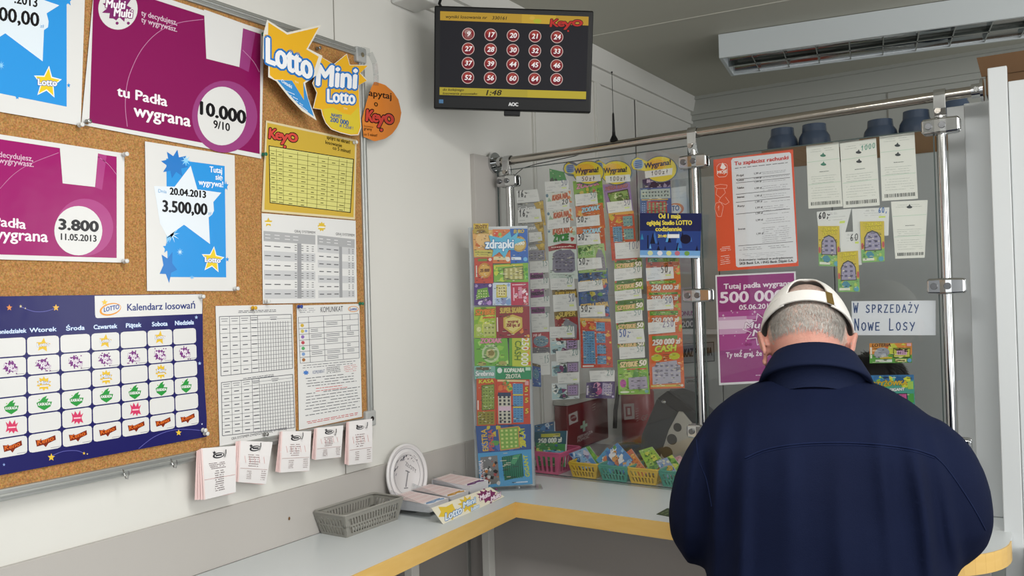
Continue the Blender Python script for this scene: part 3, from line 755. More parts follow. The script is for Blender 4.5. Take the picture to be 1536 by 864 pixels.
# draw calendar
p = Print(BOARD, .0030)
NAVY = '#24235f'
p.blank([(-72, 452), (0, 444.5), (142, 442.5), (303.8, 441), (304.5, 524), (307, 580), (310, 626), (310, 655), (150, 685), (0, 713), (-75, 728)], NAVY)
p.poly([(142, 443.8), (303.6, 441.4), (303.2, 470.6), (146, 477.2), (143.5, 476), (142.6, 472)], WHT, 2)
p.text('Kalendarz losowań', (190, 466), (293.5, 462.6), 10, '#2f3c7c', 4, bold=.3)
p.ell(165.5, 464, 16.5, 9, '#e0962e', 3, 28, -.25); p.ell(166.5, 463.6, 14.5, 7, WHT, 4, 28, -.25); p.text('LOTTO', (155.5, 468), (179, 463), 6.5, '#2a4a9a', 6, bold=.25); p.star(157, 453.5, 5, 5, '#e6c040', 5)
xt = [-25, 126, 286, 435, 575, 705, 828, 942]; xb = [-20, 135, 299, 446, 585, 720, 843, 957]
def cal(i, f, v):
    """cell column i, fraction f across, v down the grid in rows"""
    x_t = xt[i] + (xt[i + 1] - xt[i]) * f; x_b = xb[i] + (xb[i + 1] - xb[i]) * f
    y_t = 245.6 - x_t * .0535; y_b = 826.6 - x_b * .172; w = v / 6
    return ((x_t + (x_b - x_t) * w) / 3.2, 430 + (y_t + (y_b - y_t) * w) / 3.2)
days = ['Poniedziałek', 'Wtorek', 'Środa', 'Czwartek', 'Piątek', 'Sobota', 'Niedziela']
for i in range(7):
    xm = 1.5 / 50
    for r in range(6):
        e = .022; g = .035; k = .11; kk = .16
        pts = [(e + k, r + g), (1 - e - k, r + g), (1 - e - .03, r + g + .05), (1 - e, r + g + kk), (1 - e, r + 1 - g - kk), (1 - e - .03, r + 1 - g - .05), (1 - e - k, r + 1 - g), (e + k, r + 1 - g), (e + .03, r + 1 - g - .05), (e, r + 1 - g - kk), (e, r + g + kk), (e + .03, r + g + .05)]
        p.poly([cal(i, *q_) for q_ in pts], WHT, 2)
        c = cal(i, .5, r + .5); sx = (c[0] - cal(i, 0, r + .5)[0]) / 24.0
        if r == 0 and i in (1, 3, 5): p.star(c[0], c[1], 11 * sx, 11, '#e0ba36', 3, 5, .48, .1); p.text('Lotto', (c[0] - 9 * sx, c[1] + 2.2), (c[0] + 9 * sx, c[1] + .8), 5, '#eef0f4', 6, bold=.2, out='#7a8ab0', ow=.5)
        if r == 1:
            multi_splat(p, c[0] - 1, c[1], 12 * sx, 10, 3, '#7a3a80', i); 
        if r == 2 and i in (1, 3, 5): p.star(c[0], c[1], 11 * sx, 11, '#e0ba36', 3, 10, .68); p.text('Mini', (c[0] - 8 * sx, c[1] + 1.6), (c[0] + 8 * sx, c[1] + .4), 5, '#eef0f4', 6, bold=.2, out='#7a8ab0', ow=.6); p.line((c[0] - 6 * sx, c[1] + 4), (c[0] + 7 * sx, c[1] + 3), 1.8, '#dfe6f2', 5)
        if r == 3:
            p.poly([(c[0] + dx * sx, c[1] + dy) for dx, dy in ((-11, 0), (-6, -3), (-2, -8), (4, -11), (2, -6), (6, -7), (4, -2), (11, -2), (9, 5), (3, 9), (0, 11), (-4, 9), (-9, 6))], '#2f9440', 3); p.text('KASKADA', (c[0] - 9 * sx, c[1] + 4.2), (c[0] + 9 * sx, c[1] + 3), 4, '#e8f2e8', 6, bold=.2, out='#1c5a2c', ow=.5); p.ell(c[0] - 7 * sx, c[1] - 5, 1, 1, '#7fc050', 3, 8)
        if r == 4 and i in (0, 2, 4):
            p.poly([(c[0] + dx * sx, c[1] + dy) for dx, dy in ((-9, -8), (-5, -4), (-3, -10), (1, -4), (5, -11), (6, -4), (10, -7), (7, 0), (8, 3), (10, 8), (5, 6), (3, 10), (0, 6), (-4, 10), (-4, 5), (-9, 8), (-7, 2), (-7, -1))], '#cf3f66', 3); p.line((c[0] - 5 * sx, c[1] + 1), (c[0] + 6 * sx, c[1] + .3), 2, '#f0c8d2', 4)
        if r == 5:
            a = cal(i, .26, r + .62); b = cal(i, .76, r + .5); p.poly([cal(i, .22, r + .35), cal(i, .45, r + .42), cal(i, .8, r + .25), cal(i, .82, r + .5), cal(i, .6, r + .62), cal(i, .52, r + .8), cal(i, .45, r + .66), cal(i, .26, r + .7)], '#7c2c18', 3)
            p.text('Keno', a, b, 6.5 * max(.8, sx), '#d86a28', 6, bold=.3, out='#7c2c18', ow=.5)
        if r in (1, 5): p.line(cal(i, .66, r + .88), cal(i, .94, r + .88), .7, '#8a8a90', 3)
    a = cal(i, .12, -.22); b = cal(i, .88, -.22); wd = {2: .2, 4: .22, 5: .2}.get(i, .1 if i != 0 else .0)
    p.text(days[i], cal(i, wd, -.2), cal(i, 1 - wd * .95, -.2), 6.2, '#e4ecf6', 6, bold=.15, out='#5a86c4', ow=.55)
for x, y, r, c in ((14, 461.5, 5, '#d98a4a'), (84, 461.5, 5.5, '#e2b04a'), (31, 459.5, 2.5, '#d8c9a0'), (38, 462.5, 1.5, '#d8c9a0'), (77, 686, 6, '#e6c040'), (268, 649, 5, '#e6c040'), (126, 680, 2.5, '#e6c040'), (131, 681, 1.5, '#d8c9a0'), (294.5, 476, 3, '#a8c0e8'), (299.5, 545, 3, '#a8c0e8'), (6, 697, 2.5, '#8aa0d8'), (303, 636, 1.6, '#c8d0e8')): p.star(x, y, r * .92, r, c, 2)
arc(p, [(31, 460), (50, 467), (68, 467), (84, 462)], .7, '#6a6ab8', 1); arc(p, [(77, 684), (95, 677), (115, 676), (126, 680)], .7, '#6a6ab8', 1); arc(p, [(208, 673), (230, 656), (255, 646), (280, 644), (303, 646)], .7, '#6a6ab8', 1)
tag(p.build('calendar', GLOSSY), 'dark blue weekly draw calendar headed Kalendarz losowań', 'calendar')

# star-shaped hanging signs and the round orange one
def star_sign(name, label, plane, off, build):
    p = Print(plane, off); build(p); return tag(p.build(name, GLOSSY), label, 'sign')
YEL = '#e6b02a'
def lotto_sign(p):
    edge = [(402, 31.5), (431, 50), (480.5, 39), (461.5, 73.5), (482, 84), (474, 112), (457, 124), (461, 145), (473.5, 178), (452, 164), (434, 145), (415, 121), (403.5, 115), (404, 95), (395.5, 88), (396.5, 52)]
    cx, cy = 435, 95
    p.blank([(cx + (x - cx) * 1.035, cy + (y - cy) * 1.03) for x, y in edge], '#e3dfd2')
    p.poly([(402.5, 33.5), (431, 52), (478, 40.8), (459.5, 74), (478, 85), (468, 114), (455, 124), (456, 151), (438, 121), (412, 119), (405, 113), (404, 90), (397, 80), (397, 52), (402, 52)], YEL, 1)
    p.poly([(416, 120), (438, 121), (456, 150), (455, 123), (461, 145), (471, 175), (452, 161), (434, 142)], '#3f8fcf', 2)
    p.text('Ostatki', (422, 123), (438, 133), 5, '#dfeaf4', 4, bold=.2); p.lines([(424, 132), (440, 138), (466, 172), (452, 160)], 4, '#dfeaf4', 1.0, 4, 3)
    p.text('Lotto', (398, 92.5), (468.5, 119.5), 37, '#eff0f2', 7, bold=1.9, out='#2b74bd', ow=4.2); p.text('TM', (442, 124), (448, 126), 3, '#f3e6c0', 4)
star_sign('hanging_sign', 'yellow star sign with blue and white Lotto lettering', WALL, .060, lotto_sign)
def mini_sign(p):
    edge = [(480, 84.5), (501, 97), (520, 81.5), (524.5, 98), (551.5, 98.5), (540, 110), (550, 121), (538, 128), (539, 160), (541, 190), (537, 201.5), (526, 202), (510, 198), (497, 193), (489, 184), (484, 172), (482.5, 164), (470.5, 162), (476, 139), (469.5, 125), (475.5, 111), (480, 100)]
    cx, cy = 508, 140
    p.blank([(cx + (x - cx) * 1.03, cy + (y - cy) * 1.02) for x, y in edge], '#e3dfd2')
    p.poly(edge, YEL, 1); p.poly([(484, 164), (500, 161), (514, 170), (526, 172.5), (538, 160), (540, 188), (536, 200), (526, 201), (510, 197), (498, 192), (489, 183)], '#d8c137', 2)
    p.text('Mini', (472.5, 127.5), (536, 133), 31, '#eff0f2', 7, bold=1.7, slant=.06, out='#2b74bd', ow=3.8); p.text('Lotto', (490, 152.5), (533, 156), 19, '#eff0f2', 7, bold=1.0, out='#2b74bd', ow=2.8)
    p.text('NAWET', (497, 174.5), (513, 178), 5.2, '#2b5a96', 4, bold=.2); p.text('200 000', (495, 182), (523, 188), 7, '#2b5a96', 4, bold=.3); p.text('zł 1,25zł !', (509, 190), (530, 194.5), 4.5, '#2b5a96', 4, bold=.15); p.text('TM', (515, 164), (521, 165), 3, '#f3e6c0', 4)
star_sign('hanging_sign', 'smaller yellow spiky star sign reading Mini Lotto', WALL, .048, mini_sign)
# round orange card, bowed
kc = thing('hanging_sign', 'round bowed orange card asking about keno on a clear plastic arm', 'sign', WALL.at(573, 165, .03))
bend = lambda x, y: .034 - .03 * ((x - 556) / 45.0) ** 2
p = Print(WALL, .0, bend=bend)
topb = [(543, 178), (549, 155), (556, 133), (561.7, 122), (578, 127.5), (590, 138), (598, 150), (602, 169)]; botb = [(543, 178), (545, 205), (562, 212), (578, 208), (588, 201), (595, 192), (600, 182), (602, 169)]
def itp(t, x):
    for (x0, y0), (x1, y1) in zip(t[:-1], t[1:]):
        if x0 <= x <= x1: return y0 + (y1 - y0) * (x - x0) / max(1e-6, x1 - x0)
    return t[-1][1]
qs = []; N = 26
for i in range(N + 1):
    x = 543 + 59 * i / N; qs += [(x, itp(topb, x)), (x, itp(botb, x))]
p.raw(qs, [(2 * i, 2 * i + 2, 2 * i + 3, 2 * i + 1) for i in range(N)], '#d98236', 0); p.raw(qs, [(2 * i, 2 * i + 1, 2 * i + 3, 2 * i + 2) for i in range(N)], '#e0ddd4', -6)
p.text('apytaj', (553, 143.5), (588, 149), 9.5, '#3a2110', 3, bold=.3); p.text('o', (561, 159), (567, 160), 9, '#3a2110', 3, bold=.3); keno_logo(p, 548, 181, 591, 187, 17, 6, '#c9453a')
p.text('losowanie', (546, 190), (560, 192), 3, '#5a3210', 3); p.text('gramy', (546, 194.5), (558, 196), 4, '#3a2110', 3, bold=.1); p.text('co 5 minut!', (546, 203), (566, 205), 4, '#3a2110', 3, bold=.1)
p.build('card', GLOSSY, kc)
m = MB(); pts = [WALL.at(x, y, o) for x, y, o in ((537, 78, .036), (545, 76, .038), (555, 79, .04), (562, 95, .044), (564, 112, .04), (564, 128, .036))]
for a, b in zip(pts[:-1], pts[1:]):
    d = (b - a).normalized(); s_ = d.cross(Vector((1, 0, 0))).normalized(); m.obox((a + b) / 2, d, s_, Vector((1, 0, 0)), (b - a).length / 2, .010, .0004)
m.build('clear_arm', ACRYLIC, kc)

# pins
def pin_mesh(col, name):
    t = thing('push_pin', None, 'push pin', (0, 0, 0))
    m = MB(); rr = []
    for h_, r in ((.002, .0042), (.0032, .0046), (.0045, .003), (.009, .0026), (.0105, .0040), (.0125, .0042), (.0132, .0028)):
        rr.append([Vector((h_, r * math.cos(2 * PI * k / 14), r * math.sin(2 * PI * k / 14))) for k in range(14)])
    m.rings(rr); m.build('pin_head', col, t)
    m = MB(); m.tube([(-.006, 0, 0), (.002, 0, 0)], .0006, 6); m.build('needle', STEEL, t)
    return t
def dup(root, loc, label, group=None):
    r = root.copy(); COL.objects.link(r); r.location = loc; r['label'] = label
    if group: r['group'] = group
    for ch in list(root.children):
        c = ch.copy(); COL.objects.link(c); c.parent = r
        for g in ch.children:
            d = g.copy(); COL.objects.link(d); d.parent = c
    return r
PINCOL = {'green': mat('pin_green', '#176b4c', .3), 'yellow': mat('pin_yellow', '#d2a21c', .3), 'blue': mat('pin_blue', '#27408f', .3), 'white': mat('pin_clear', '#d8d9d6', .15), 'silver': mat('pin_silver', '#a7a7a4', .25, .9)}
protos = {}
pins = [('green', 393.6, 52, 'green push pin in the upper corner of the large purple poster'), ('green', 393.6, 232, 'green push pin in the lower corner of the large purple poster'), ('green', 539, 455.5, 'green push pin holding the KOMUNIKAT sheet at the frame'),
        ('yellow', 378, 462, 'yellow push pin holding the ruled table sheet'), ('blue', 447, 460, 'blue push pin between the two white sheets'),
        ('silver', 129, 183, 'silver push pin at the foot of the large purple poster'), ('silver', 395.5, 651, 'silver push pin at the foot of the ruled table sheet'), ('silver', 475, 73, 'silver push pin in bare cork above the Mini Lotto sign'),
        ('white', 185, 232, 'clear push pin in the upper corner of the 3.800 poster'), ('white', 185, 392, 'clear push pin in the lower corner of the 3.800 poster'), ('white', 351.5, 433, 'clear push pin in the lower corner of the 3.500,00 poster'),
        ('white', 398, 452, 'clear push pin in the lower corner of the grey-striped table sheet'), ('white', 530, 214, 'clear push pin in the corner of the yellow keno sheet'), ('white', 300, 445, 'clear push pin in the upper corner of the calendar'),
        ('white', 303, 645, 'white push pin in the lower corner of the calendar, the higher of two'), ('white', 306, 650, 'white push pin in the lower corner of the calendar, the lower of two'), ('white', 118, 188, 'clear push pin at the foot of the blue 2013 poster')]
for c, x, y, lb in pins:
    loc = BOARD.at(x, y, .0035)
    if c not in protos: protos[c] = pin_mesh(PINCOL[c], c); o = protos[c]; o.location = loc; o['label'] = lb; o['group'] = 'push pins in the cork board'
    else: o = dup(protos[c], loc, lb, 'push pins in the cork board')
# hooks
def hook_mesh():
    m = MB(); m.tube([(-.006, 0, .004), (.002, 0, .004)], .004, 10); pts = [(.002, 0, .004), (.008, 0, .003), (.012, 0, -.006), (.016, 0, -.012), (.022, 0, -.012), (.025, 0, -.004), (.025, 0, .003)]
    m.tube(pts, .0013, 8); return m.build('wall_hook', CHROME)
hk0 = hook_mesh(); first = True
for x, y, lb in ((181, 705, 'bare wire hook in the cork, below the calendar bottom edge'), (253, 689, 'bare wire hook in the cork, nearer the hanging slips'), (327, 673, 'wire hook carrying the lowest bunch of slips'), (379.5, 663, 'wire hook carrying the tilted second bunch of slips'), (443, 647.5, 'wire hook carrying the bunch under the ruled table sheet'), (493, 642, 'wire hook carrying the shortest bunch of slips'), (540, 632, 'wire hook carrying the bunch nearest the frame')):
    o = hk0 if first else hk0.copy()
    if not first: COL.objects.link(o)
    first = False
    o.location = BOARD.at(x, y + 2, 0); tag(o, lb, 'hook', 'wire hooks in the cork board')
# bunches of betting slips on the hooks
SLIPW = '#e4e1e0'; PINKE = '#e6c8c5'
bunches = [([(301, 672.6), (353.7, 668.5), (353.7, 738), (305.5, 750)], (-4, 2), 4, 'lowest bunch'), ([(358.5, 661), (409, 663), (399, 726), (356, 723)], (-4, 1), 3, 'tilted second bunch'), ([(421.5, 647), (467, 646.7), (464, 706), (418.5, 709)], (-2.2, .8), 3, 'bunch under the ruled table sheet'), ([(474, 642), (515, 638), (511.5, 685.5), (472, 690)], (-2.2, .8), 3, 'shortest bunch'), ([(522, 632.6), (558.5, 628), (558.5, 693), (521.5, 698)], (-2, .6), 3, 'bunch nearest the frame')]
for bi, (q4, d, n, nm) in enumerate(bunches):
    R = random.Random(bi)
    for k in range(n):
        e = n - 1 - k                                   # 0 is the front slip
        qq = [(x + d[0] * e * .55 + R.uniform(-.6, .6) * (e > 0), y + d[1] * e * .6 + (3 * e if False else 0)) for x, y in q4]
        if e > 0: qq[3] = (qq[3][0] + d[0] * e * .55, qq[3][1] - 1.2 * e); qq[2] = (qq[2][0] - .6 * e, qq[2][1])
        ym = min(y for _, y in q4); yx = max(y for _, y in q4)
        bend = (lambda ym, yx: lambda x, y: .006 * math.sin(PI * min(1, max(0, (y - ym) / (yx - ym)))))(ym, yx)
        p = Print(BOARD, .0105 + .0016 * k, bend=bend); p.STEP = .00025
        p.sheet(qq, SLIPW if e == 0 else PINKE, 6, .0003)
        if e == 0:
            M = quad_map(qq); t = lambda u, v: M(u, v)
            p.grid([t(0, 0), t(.05, 0), t(.05, 1), t(0, 1)], '#e8d0cd', 1, 5)
            c = t(.5, .17); s_ = (qq[1][0] - qq[0][0]) / 52
            p.ell(c[0], c[1], 8.5 * s_, 4.2 * s_, '#2c2c30', 2, 20, -.2); p.ell(c[0] + .8, c[1] - .2, 6.6 * s_, 2.6 * s_, SLIPW, 3, 20, -.2); p.line(t(.42, .17), t(.6, .16), 2.6 * s_, '#2c2c30', 4); p.star(c[0] - 6 * s_, c[1] - 4 * s_, 3 * s_, 3 * s_, '#2c2c30', 4)
            if bi in (0,):
                p.lines([t(.2, .3), t(.75, .3), t(.7, .44), t(.25, .44)], 4, '#7a6a6a', .9, 3, 1); p.lines([t(.38, .46), t(.68, .46), t(.66, .9), t(.36, .9)], 10, '#6a5c5c', 1.0, 3, 2)
                p.line(t(.06, .62), t(.98, .62), .6, '#c89a98', 3)
            else:
                p.lines([t(.3, .3), t(.7, .3), t(.66, .62), t(.34, .62)], 6, '#8a7474', .9, 3, bi); p.line(t(.08, .66), t(.97, .66), .6, '#b89a98', 3); p.lines([t(.3, .7), t(.48, .7), t(.48, .92), t(.3, .92)], 5, '#8a7474', .8, 3, bi + 5); p.lines([t(.78, .68), t(.95, .68), t(.95, .93), t(.78, .93)], 5, '#8a7474', .8, 3, bi + 9)
                for k2 in range(5): p.line(t(.2 + .15 * k2, .36), t(.25 + .15 * k2, .52), .5, '#d8a0a0', 3)
            tag(p.build('betting_slip', PAPER), 'printed white slip in front on the hook of the ' + nm, 'betting slip', 'slips on the hooks')
        else:
            tag(p.build('betting_slip', PAPER), 'pink-edged slip behind the front slip of the ' + nm, 'betting slip', 'pink slips behind the front slip, ' + nm)

# ------------------------------------------------------------------ monitor
mc = EYE + ray(770, 89) / ray(770, 89).dot(AF) * 2.25
mn = (-AF + AU * -.12).normalized()
MON = Plane(mc, mn)
mo = thing('monitor', 'black wall monitor showing twenty red keno balls', 'monitor', mc)
cs = [MON.at(*q_) for q_ in ((651.5, 8), (890.5, 16), (886, 169.5), (650.5, 163))]
SILVER_EDGE = BLACK
m = MB(); m.hexa([c - mn * .03 for c in cs], cs); bz = m.build('bezel', BLACK, mo, .004, 3)
m = MB(); cen = sum(cs, Vector()) / 4; m.hexa([cen + (c - cen) * .6 - mn * .065 for c in cs], [cen + (c - cen) * .93 - mn * .028 for c in cs]); m.build('back_casing', DARK, mo, .006)
p = Print(MON, .0004)
S4 = [(660.3, 16.7), (883, 25), (878.8, 152), (659.3, 145.5)]; p.blank([q_ for q_ in S4], '#17171b'); t = quad_map(S4)
P4 = lambda a, b, c, d: [t(a, b), t(c, b), t(c, d), t(a, d)]
p.poly(P4(0, 0, 1, .105), '#b08c2c', 1); p.poly(P4(.55, 0, .78, .105), '#bd9a30', 2); p.ell(*t(.655, .075), 6, 3.6, '#a9ab2f', 3, 14); p.ell(*t(.62, .04), 4, 3, '#c6a43e', 3, 14)
p.poly(P4(0, .885, .98, .975), '#a8982f', 1); p.poly(P4(.6, .885, 1, .975), '#b3a02e', 2)
p.text('wyniki losowania nr', t(.035, .078), t(.315, .072), 4.6, '#2c2208', 4, bold=.12, slant=.2); p.text('330161', t(.348, .074), t(.452, .072), 4.8, '#2c2208', 4, bold=.15, slant=.2)
keno_logo(p, *t(.735, .135), *t(.965, .115), 11, 6, '#b02a22', '#1c0c0a')
nums = [9, 17, 20, 21, 24, 27, 28, 30, 32, 33, 37, 39, 44, 45, 46, 52, 56, 60, 64, 68]
cx = [702.5, 736, 769.5, 802.5, 835.5]; cy0 = [51, 73.2, 94.8, 116.3]; cy1 = [55.5, 77, 98.3, 119]
for k, nn in enumerate(nums):
    i, j = k % 5, k // 5; x = cx[i] - j * .25; y = cy0[j] + (cy1[j] - cy0[j]) * i / 4
    p.ell(x, y, 9.4, 9.3, '#c9b0a8', 2, 28); p.ell(x, y, 8.4, 8.3, '#7c1a1f', 3, 28); p.ell(x - .5, y - 3, 5.5, 4, '#9a3a30' if k else '#9c7a74', 4, 20); p.ell(x, y + 2.5, 6, 4.5, '#6a1220' if k else '#84504e', 4, 20)
    s_ = str(nn); hw = 2.6 * len(s_); p.text(s_, (x - hw, y + 3.3), (x + hw, y + 3.4), 7, '#ece6e4', 7, bold=.35, slant=.18)
p.text('do kolejnego', t(.02, .925), t(.165, .922), 3.6, '#241c06', 4, bold=.12, slant=.2); p.text('losowania pozostało:', t(.02, .968), t(.26, .962), 3.4, '#241c06', 4, bold=.12, slant=.2); p.text('1:48', t(.305, .963), t(.42, .958), 7.6, '#241c06', 4, bold=.3, slant=.2)
p.build('screen', SCREEN, mo)
p = Print(MON, .0005); p.text('AOC', (763, 158.7), (777.3, 159.2), 5, '#d5d6d8', 2, bold=.5); p.build('brand_badge', PAPER, mo)
p = Print(MON, .0005); p.poly([(658.5, 149), (665, 149.2), (665, 155), (658.5, 154.8)], '#3f6f9a', 1); p.build('sticker', GLOSSY, mo)
a_ = [MON.at(*q_, .004) for q_ in ((756, 165.5), (780.5, 166.3), (780, 173.8), (755.8, 173.2))]; m = MB(); m.hexa([c - mn * .03 for c in a_], a_); m.build('sensor_bar', BLACK, mo, .002)
m = MB(); b_ = cen - mn * .06; m.tube([b_, b_ - mn * .05], .03, 16); e_ = b_ - mn * .05; m.tube([e_, Vector((.02, e_.y + .03, e_.z + .02))], .014, 12); m.tube([Vector((.0, e_.y + .03, e_.z + .02)), Vector((.022, e_.y + .03, e_.z + .02))], .045, 20); m.build('wall_arm', DARK, mo)

# white wall box with a lens
y0 = WALL.at(586, 8).y; zb = WALL.at(586, 8).z
bx = thing('wall_box', 'white box with a black lens high on the wall beside the monitor', 'security camera', (0, y0, zb))
m = MB(); m.box((0.001, y0, zb + .005), (.095, y0 + .10, zb + .12)); m.build('casing', WHITEP, bx, .005, 3)
m = MB(); c = Vector((.095, y0 + .058, zb + .058)); m.tube([c, c + Vector((.012, 0, 0))], [.032, .028], 24); m.build('lens_ring', BLACK, bx)
m = MB(); m.tube([c + Vector((.012, 0, 0)), c + Vector((.014, 0, 0))], .022, 24); m.build('lens', mat('lens_glass', '#050507', .05), bx)
for k in range(5):
    m = MB(); m.box((.02 + .012 * k, y0 - .0008, zb + .03), (.026 + .012 * k, y0 + .001, zb + .07)); m.build('vent_slot', GROOVE, bx)
m = MB(); pts = [c + Vector((.004, .02, .03)), c + Vector((.02, .05, .02)), cs[0] - mn * .036 + AU * .012 + AR * .01, cs[0] - mn * .046 - AU * .02 + AR * .03]; m.tube(pts, .004, 8); tag(m.build('monitor_cable', BLACK), 'short black cable from the white wall box to the monitor', 'cable')
# ------------------------------------------------------------------ winning tickets, receipts and notices behind the glass
INS = SCREENP.shifted(-.010)                    # tickets hang just inside the glass, facing the customer
RCPT = '#dcdcd8'
def receipt(q, txt, tcol, bold, label, off, grp, side='r', extra=None, base=RCPT, w=1.0):
    p = Print(INS, off); p.sheet(q, base, 1, .0003); t = quad_map(q); R = random.Random(int(q[0][0] * 7 + q[0][1]))
    hgt = q[3][1] - q[0][1]; wid = q[1][0] - q[0][0]
    p.lines([t(.42, .12), t(.62, .12), t(.62, .3), t(.42, .3)], 2, '#a3a5a4', .6, 1, 1); p.lines([t(.08, .42), t(.95, .42), t(.95, .62), t(.08, .62)], 2, '#b0b2b0', .5, 1, 2)
    p.line(t(.05, .8), t(.3, .8), .6, '#a0a2a2', 1)
    if R.random() < .5: p.poly([t(.7, .62), t(.9, .62), t(.9, .74), t(.7, .74)], '#d3df8c', 1)
    if txt:
        n = len(txt); h = min(11, hgt * .52)
        if side == 'l': p.hand(txt, t(.04, .52), t(.04 + .15 * n, .5), h, bold, tcol, 3)
        else: p.hand(txt, t(.97 - .15 * n, .46), t(.97, .44), h, bold, tcol, 3)
    return tag(p.build('receipt', PAPER), label, 'receipt', grp)
def card(q, bg, items, label, off, grp, plane=None, name='scratch_card', n=1, m=None):
    p = Print(plane or INS, off); p.sheet(q, bg, 1, .0004); t = quad_map(q); p.M = t
    wid = q[1][0] - q[0][0]; hgt = q[3][1] - q[0][1]
    for k, it in enumerate(items):
        l = 1 + k; f = it[0]
        if f == 'r': p.poly([(it[1], it[2]), (it[3], it[2]), (it[3], it[4]), (it[1], it[4])], it[5], l)
        elif f == 'p': p.poly(it[1], it[2], l)
        elif f == 'e': p.ell(it[1], it[2], it[3], it[4], it[5], l, 20)
        elif f == 's': p.star(it[1], it[2], it[3], it[4], it[5], l, it[6] if len(it) > 6 else 5, .5)
        elif f == 't':
            a = t(it[2], it[3]); b = t(it[4], it[5]); p.M = lambda u, v: (u, v)
            p.text(it[1], a, b, it[6], it[7], l + 2, bold=it[6] * .085, slant=.1, out=it[8] if len(it) > 8 else None, ow=max(.5, it[6] * .12)); p.M = t
        elif f == 'v':      # lettering turned to read upwards/downwards
            a = t(it[2], it[3]); b = t(it[4], it[5]); p.M = lambda u, v: (u, v)
            X = Vector(b) - Vector(a); gl = [glyph(c) for c in it[1]]; w = sum(g[2] for g in gl); X = X / w; U = Vector((X.y, -X.x)).normalized() * it[6] / cap_h(); x = 0
            for g in gl:
                if g[0]:
                    for kk, d in enumerate(((-.4, 0), (.4, 0), (0, .3))): p.raw([Vector(a) + X * (x + c[0]) + U * c[1] + Vector(d) for c in g[0]], g[1], it[7], l + 2 + .15 * kk)
                x += g[2]
            p.M = t
        elif f == 'n':      # busy artwork: blobs of several inks
            R = random.Random(it[6])
            for j in range(it[5]):
                u = R.uniform(it[1], it[3]); v = R.uniform(it[2], it[4]); c = R.choice(it[7]); s_ = R.uniform(.5, 1.5) * it[8]
                k_ = R.randint(3, 7); a0 = R.uniform(0, 6)
                pts = [(min(max(u + s_ / wid * R.uniform(.5, 1.2) * math.cos(a0 + 2 * PI * i / k_), 0.01), .99), min(max(v + s_ / hgt * R.uniform(.5, 1.2) * math.sin(a0 + 2 * PI * i / k_), .01), .99)) for i in range(k_)]
                p.poly(pts, c, l + .07 * j)
        elif f == 'g':      # printed grid of figures
            u0, v0, u1, v1, nu, nv, c = it[1:8]
            for i in range(nu):
                for j in range(nv):
                    a = u0 + (u1 - u0) * (i + .25) / nu; b = u0 + (u1 - u0) * (i + .75) / nu; v = v0 + (v1 - v0) * (j + .5) / nv
                    p.line((a, v), (b, v), it[8] if len(it) > 8 else 1.3, c, l)
        elif f == 'l': p.M = lambda u, v: (u, v); p.lines([t(it[1], it[2]), t(it[3], it[2]), t(it[3], it[4]), t(it[1], it[4])], it[5], it[6], it[7] if len(it) > 7 else .7, l, 3); p.M = t
        elif f == 'h': a = t(it[2], it[3]); b = t(it[4], it[5]); p.M = lambda u, v: (u, v); p.hand(it[1], a, b, it[6], it[7], it[8], l + 1); p.M = t
    R = random.Random(int(q[0][0] * 13 + q[0][1] * 7)); lv = len(items) + 6
    for j in range(int(14 + wid * hgt / 70)):
        u, v = R.uniform(.03, .85), R.uniform(.04, .96); du = R.uniform(.03, .12)
        if any((it[0] == 't' and it[3] - it[6] / max(hgt, 1) - .06 < v < it[3] + .05) or (it[0] == 'v' and abs(u - it[2]) < .3) for it in items): continue
        p.line((u, v), (min(.98, u + du), v), R.uniform(.5, 1.0), R.choice(['#e6dfc4', '#2c2a24', '#3a2f28', '#d8d2b0', '#4a5a30']), lv + .05 * j)
    return tag(p.build(name, m or CARD), label, 'scratch card', grp)
def Q(*a): return [(a[i], a[i + 1]) for i in (0, 2, 4, 6)]
GA = 'first hanging column of won tickets, beside the first post'; GBc = 'second hanging column of won tickets'; GC = 'column of won tickets under the 50 zł tag'; GD = 'column of won tickets under the smaller 100 zł tag'; GE = 'column of won tickets behind the blue night poster'
INK2 = '#1d1d22'; PEN = '#5c6a86'; GREENPEN = '#6f8f88'
# --- column one: silver tickets, purple tickets
silver = lambda s: [('r', 0, 0, 1, .1, '#7d7d7c'), ('t', 'Srebrna', .02, .42, .66, .34, 6, '#d8d8d6', '#6d6e70'), ('p', [(.62, .1), (.98, .02), (1, 1), (.86, 1), (.8, .5)], '#b8983c'), ('n', .72, .1, .98, 1, 8, s, ['#d4b552', '#8f7128', '#c8a748'], 3)]
card(Q(775.5, 303, 815, 300, 819, 338, 778, 338), '#9b9c9a', silver(1), 'silver and gold ticket under the top receipt marked 16', .000, GA)
receipt(Q(774, 286.5, 806, 283.6, 809.6, 302, 775.5, 305), '16;', INK2, 1.3, 'top receipt marked 16 in black, beside the first post', .003, GA, 'l')
card(Q(777, 333, 815, 330, 818, 368, 780, 368), '#9b9c9a', silver(2), 'silver and gold ticket between the two receipts marked 16 and the small blank one', .001, GA)
receipt(Q(776.6, 315, 810, 313, 813, 332.6, 777, 335), '16;', INK2, 1.3, 'second receipt marked 16 in black, below the first', .004, GA, 'l')
card(Q(780, 366, 817, 363.5, 819, 391, 783, 392), '#9b9c9a', silver(3) + [('r', .3, .42, .97, .96, '#8b8894'), ('g', .35, .5, .95, .92, 4, 3, '#5e5c68')], 'silver ticket with a lilac scratch panel, behind the display case edge', .002, GA)
receipt(Q(793, 349, 812, 347.5, 813.5, 361, 794, 363.5), None, INK2, 1, 'small blank receipt above the lilac scratch panel', .005, GA)
mag_t = [('r', 0, 0, .72, 1, '#8f3a82'), ('p', [(.72, 0), (1, 0), (1, 1), (.85, 1)], '#9a9a98'), ('t', 'MARZENIA', .03, .75, .7, .7, 5, '#3c1c3c')]
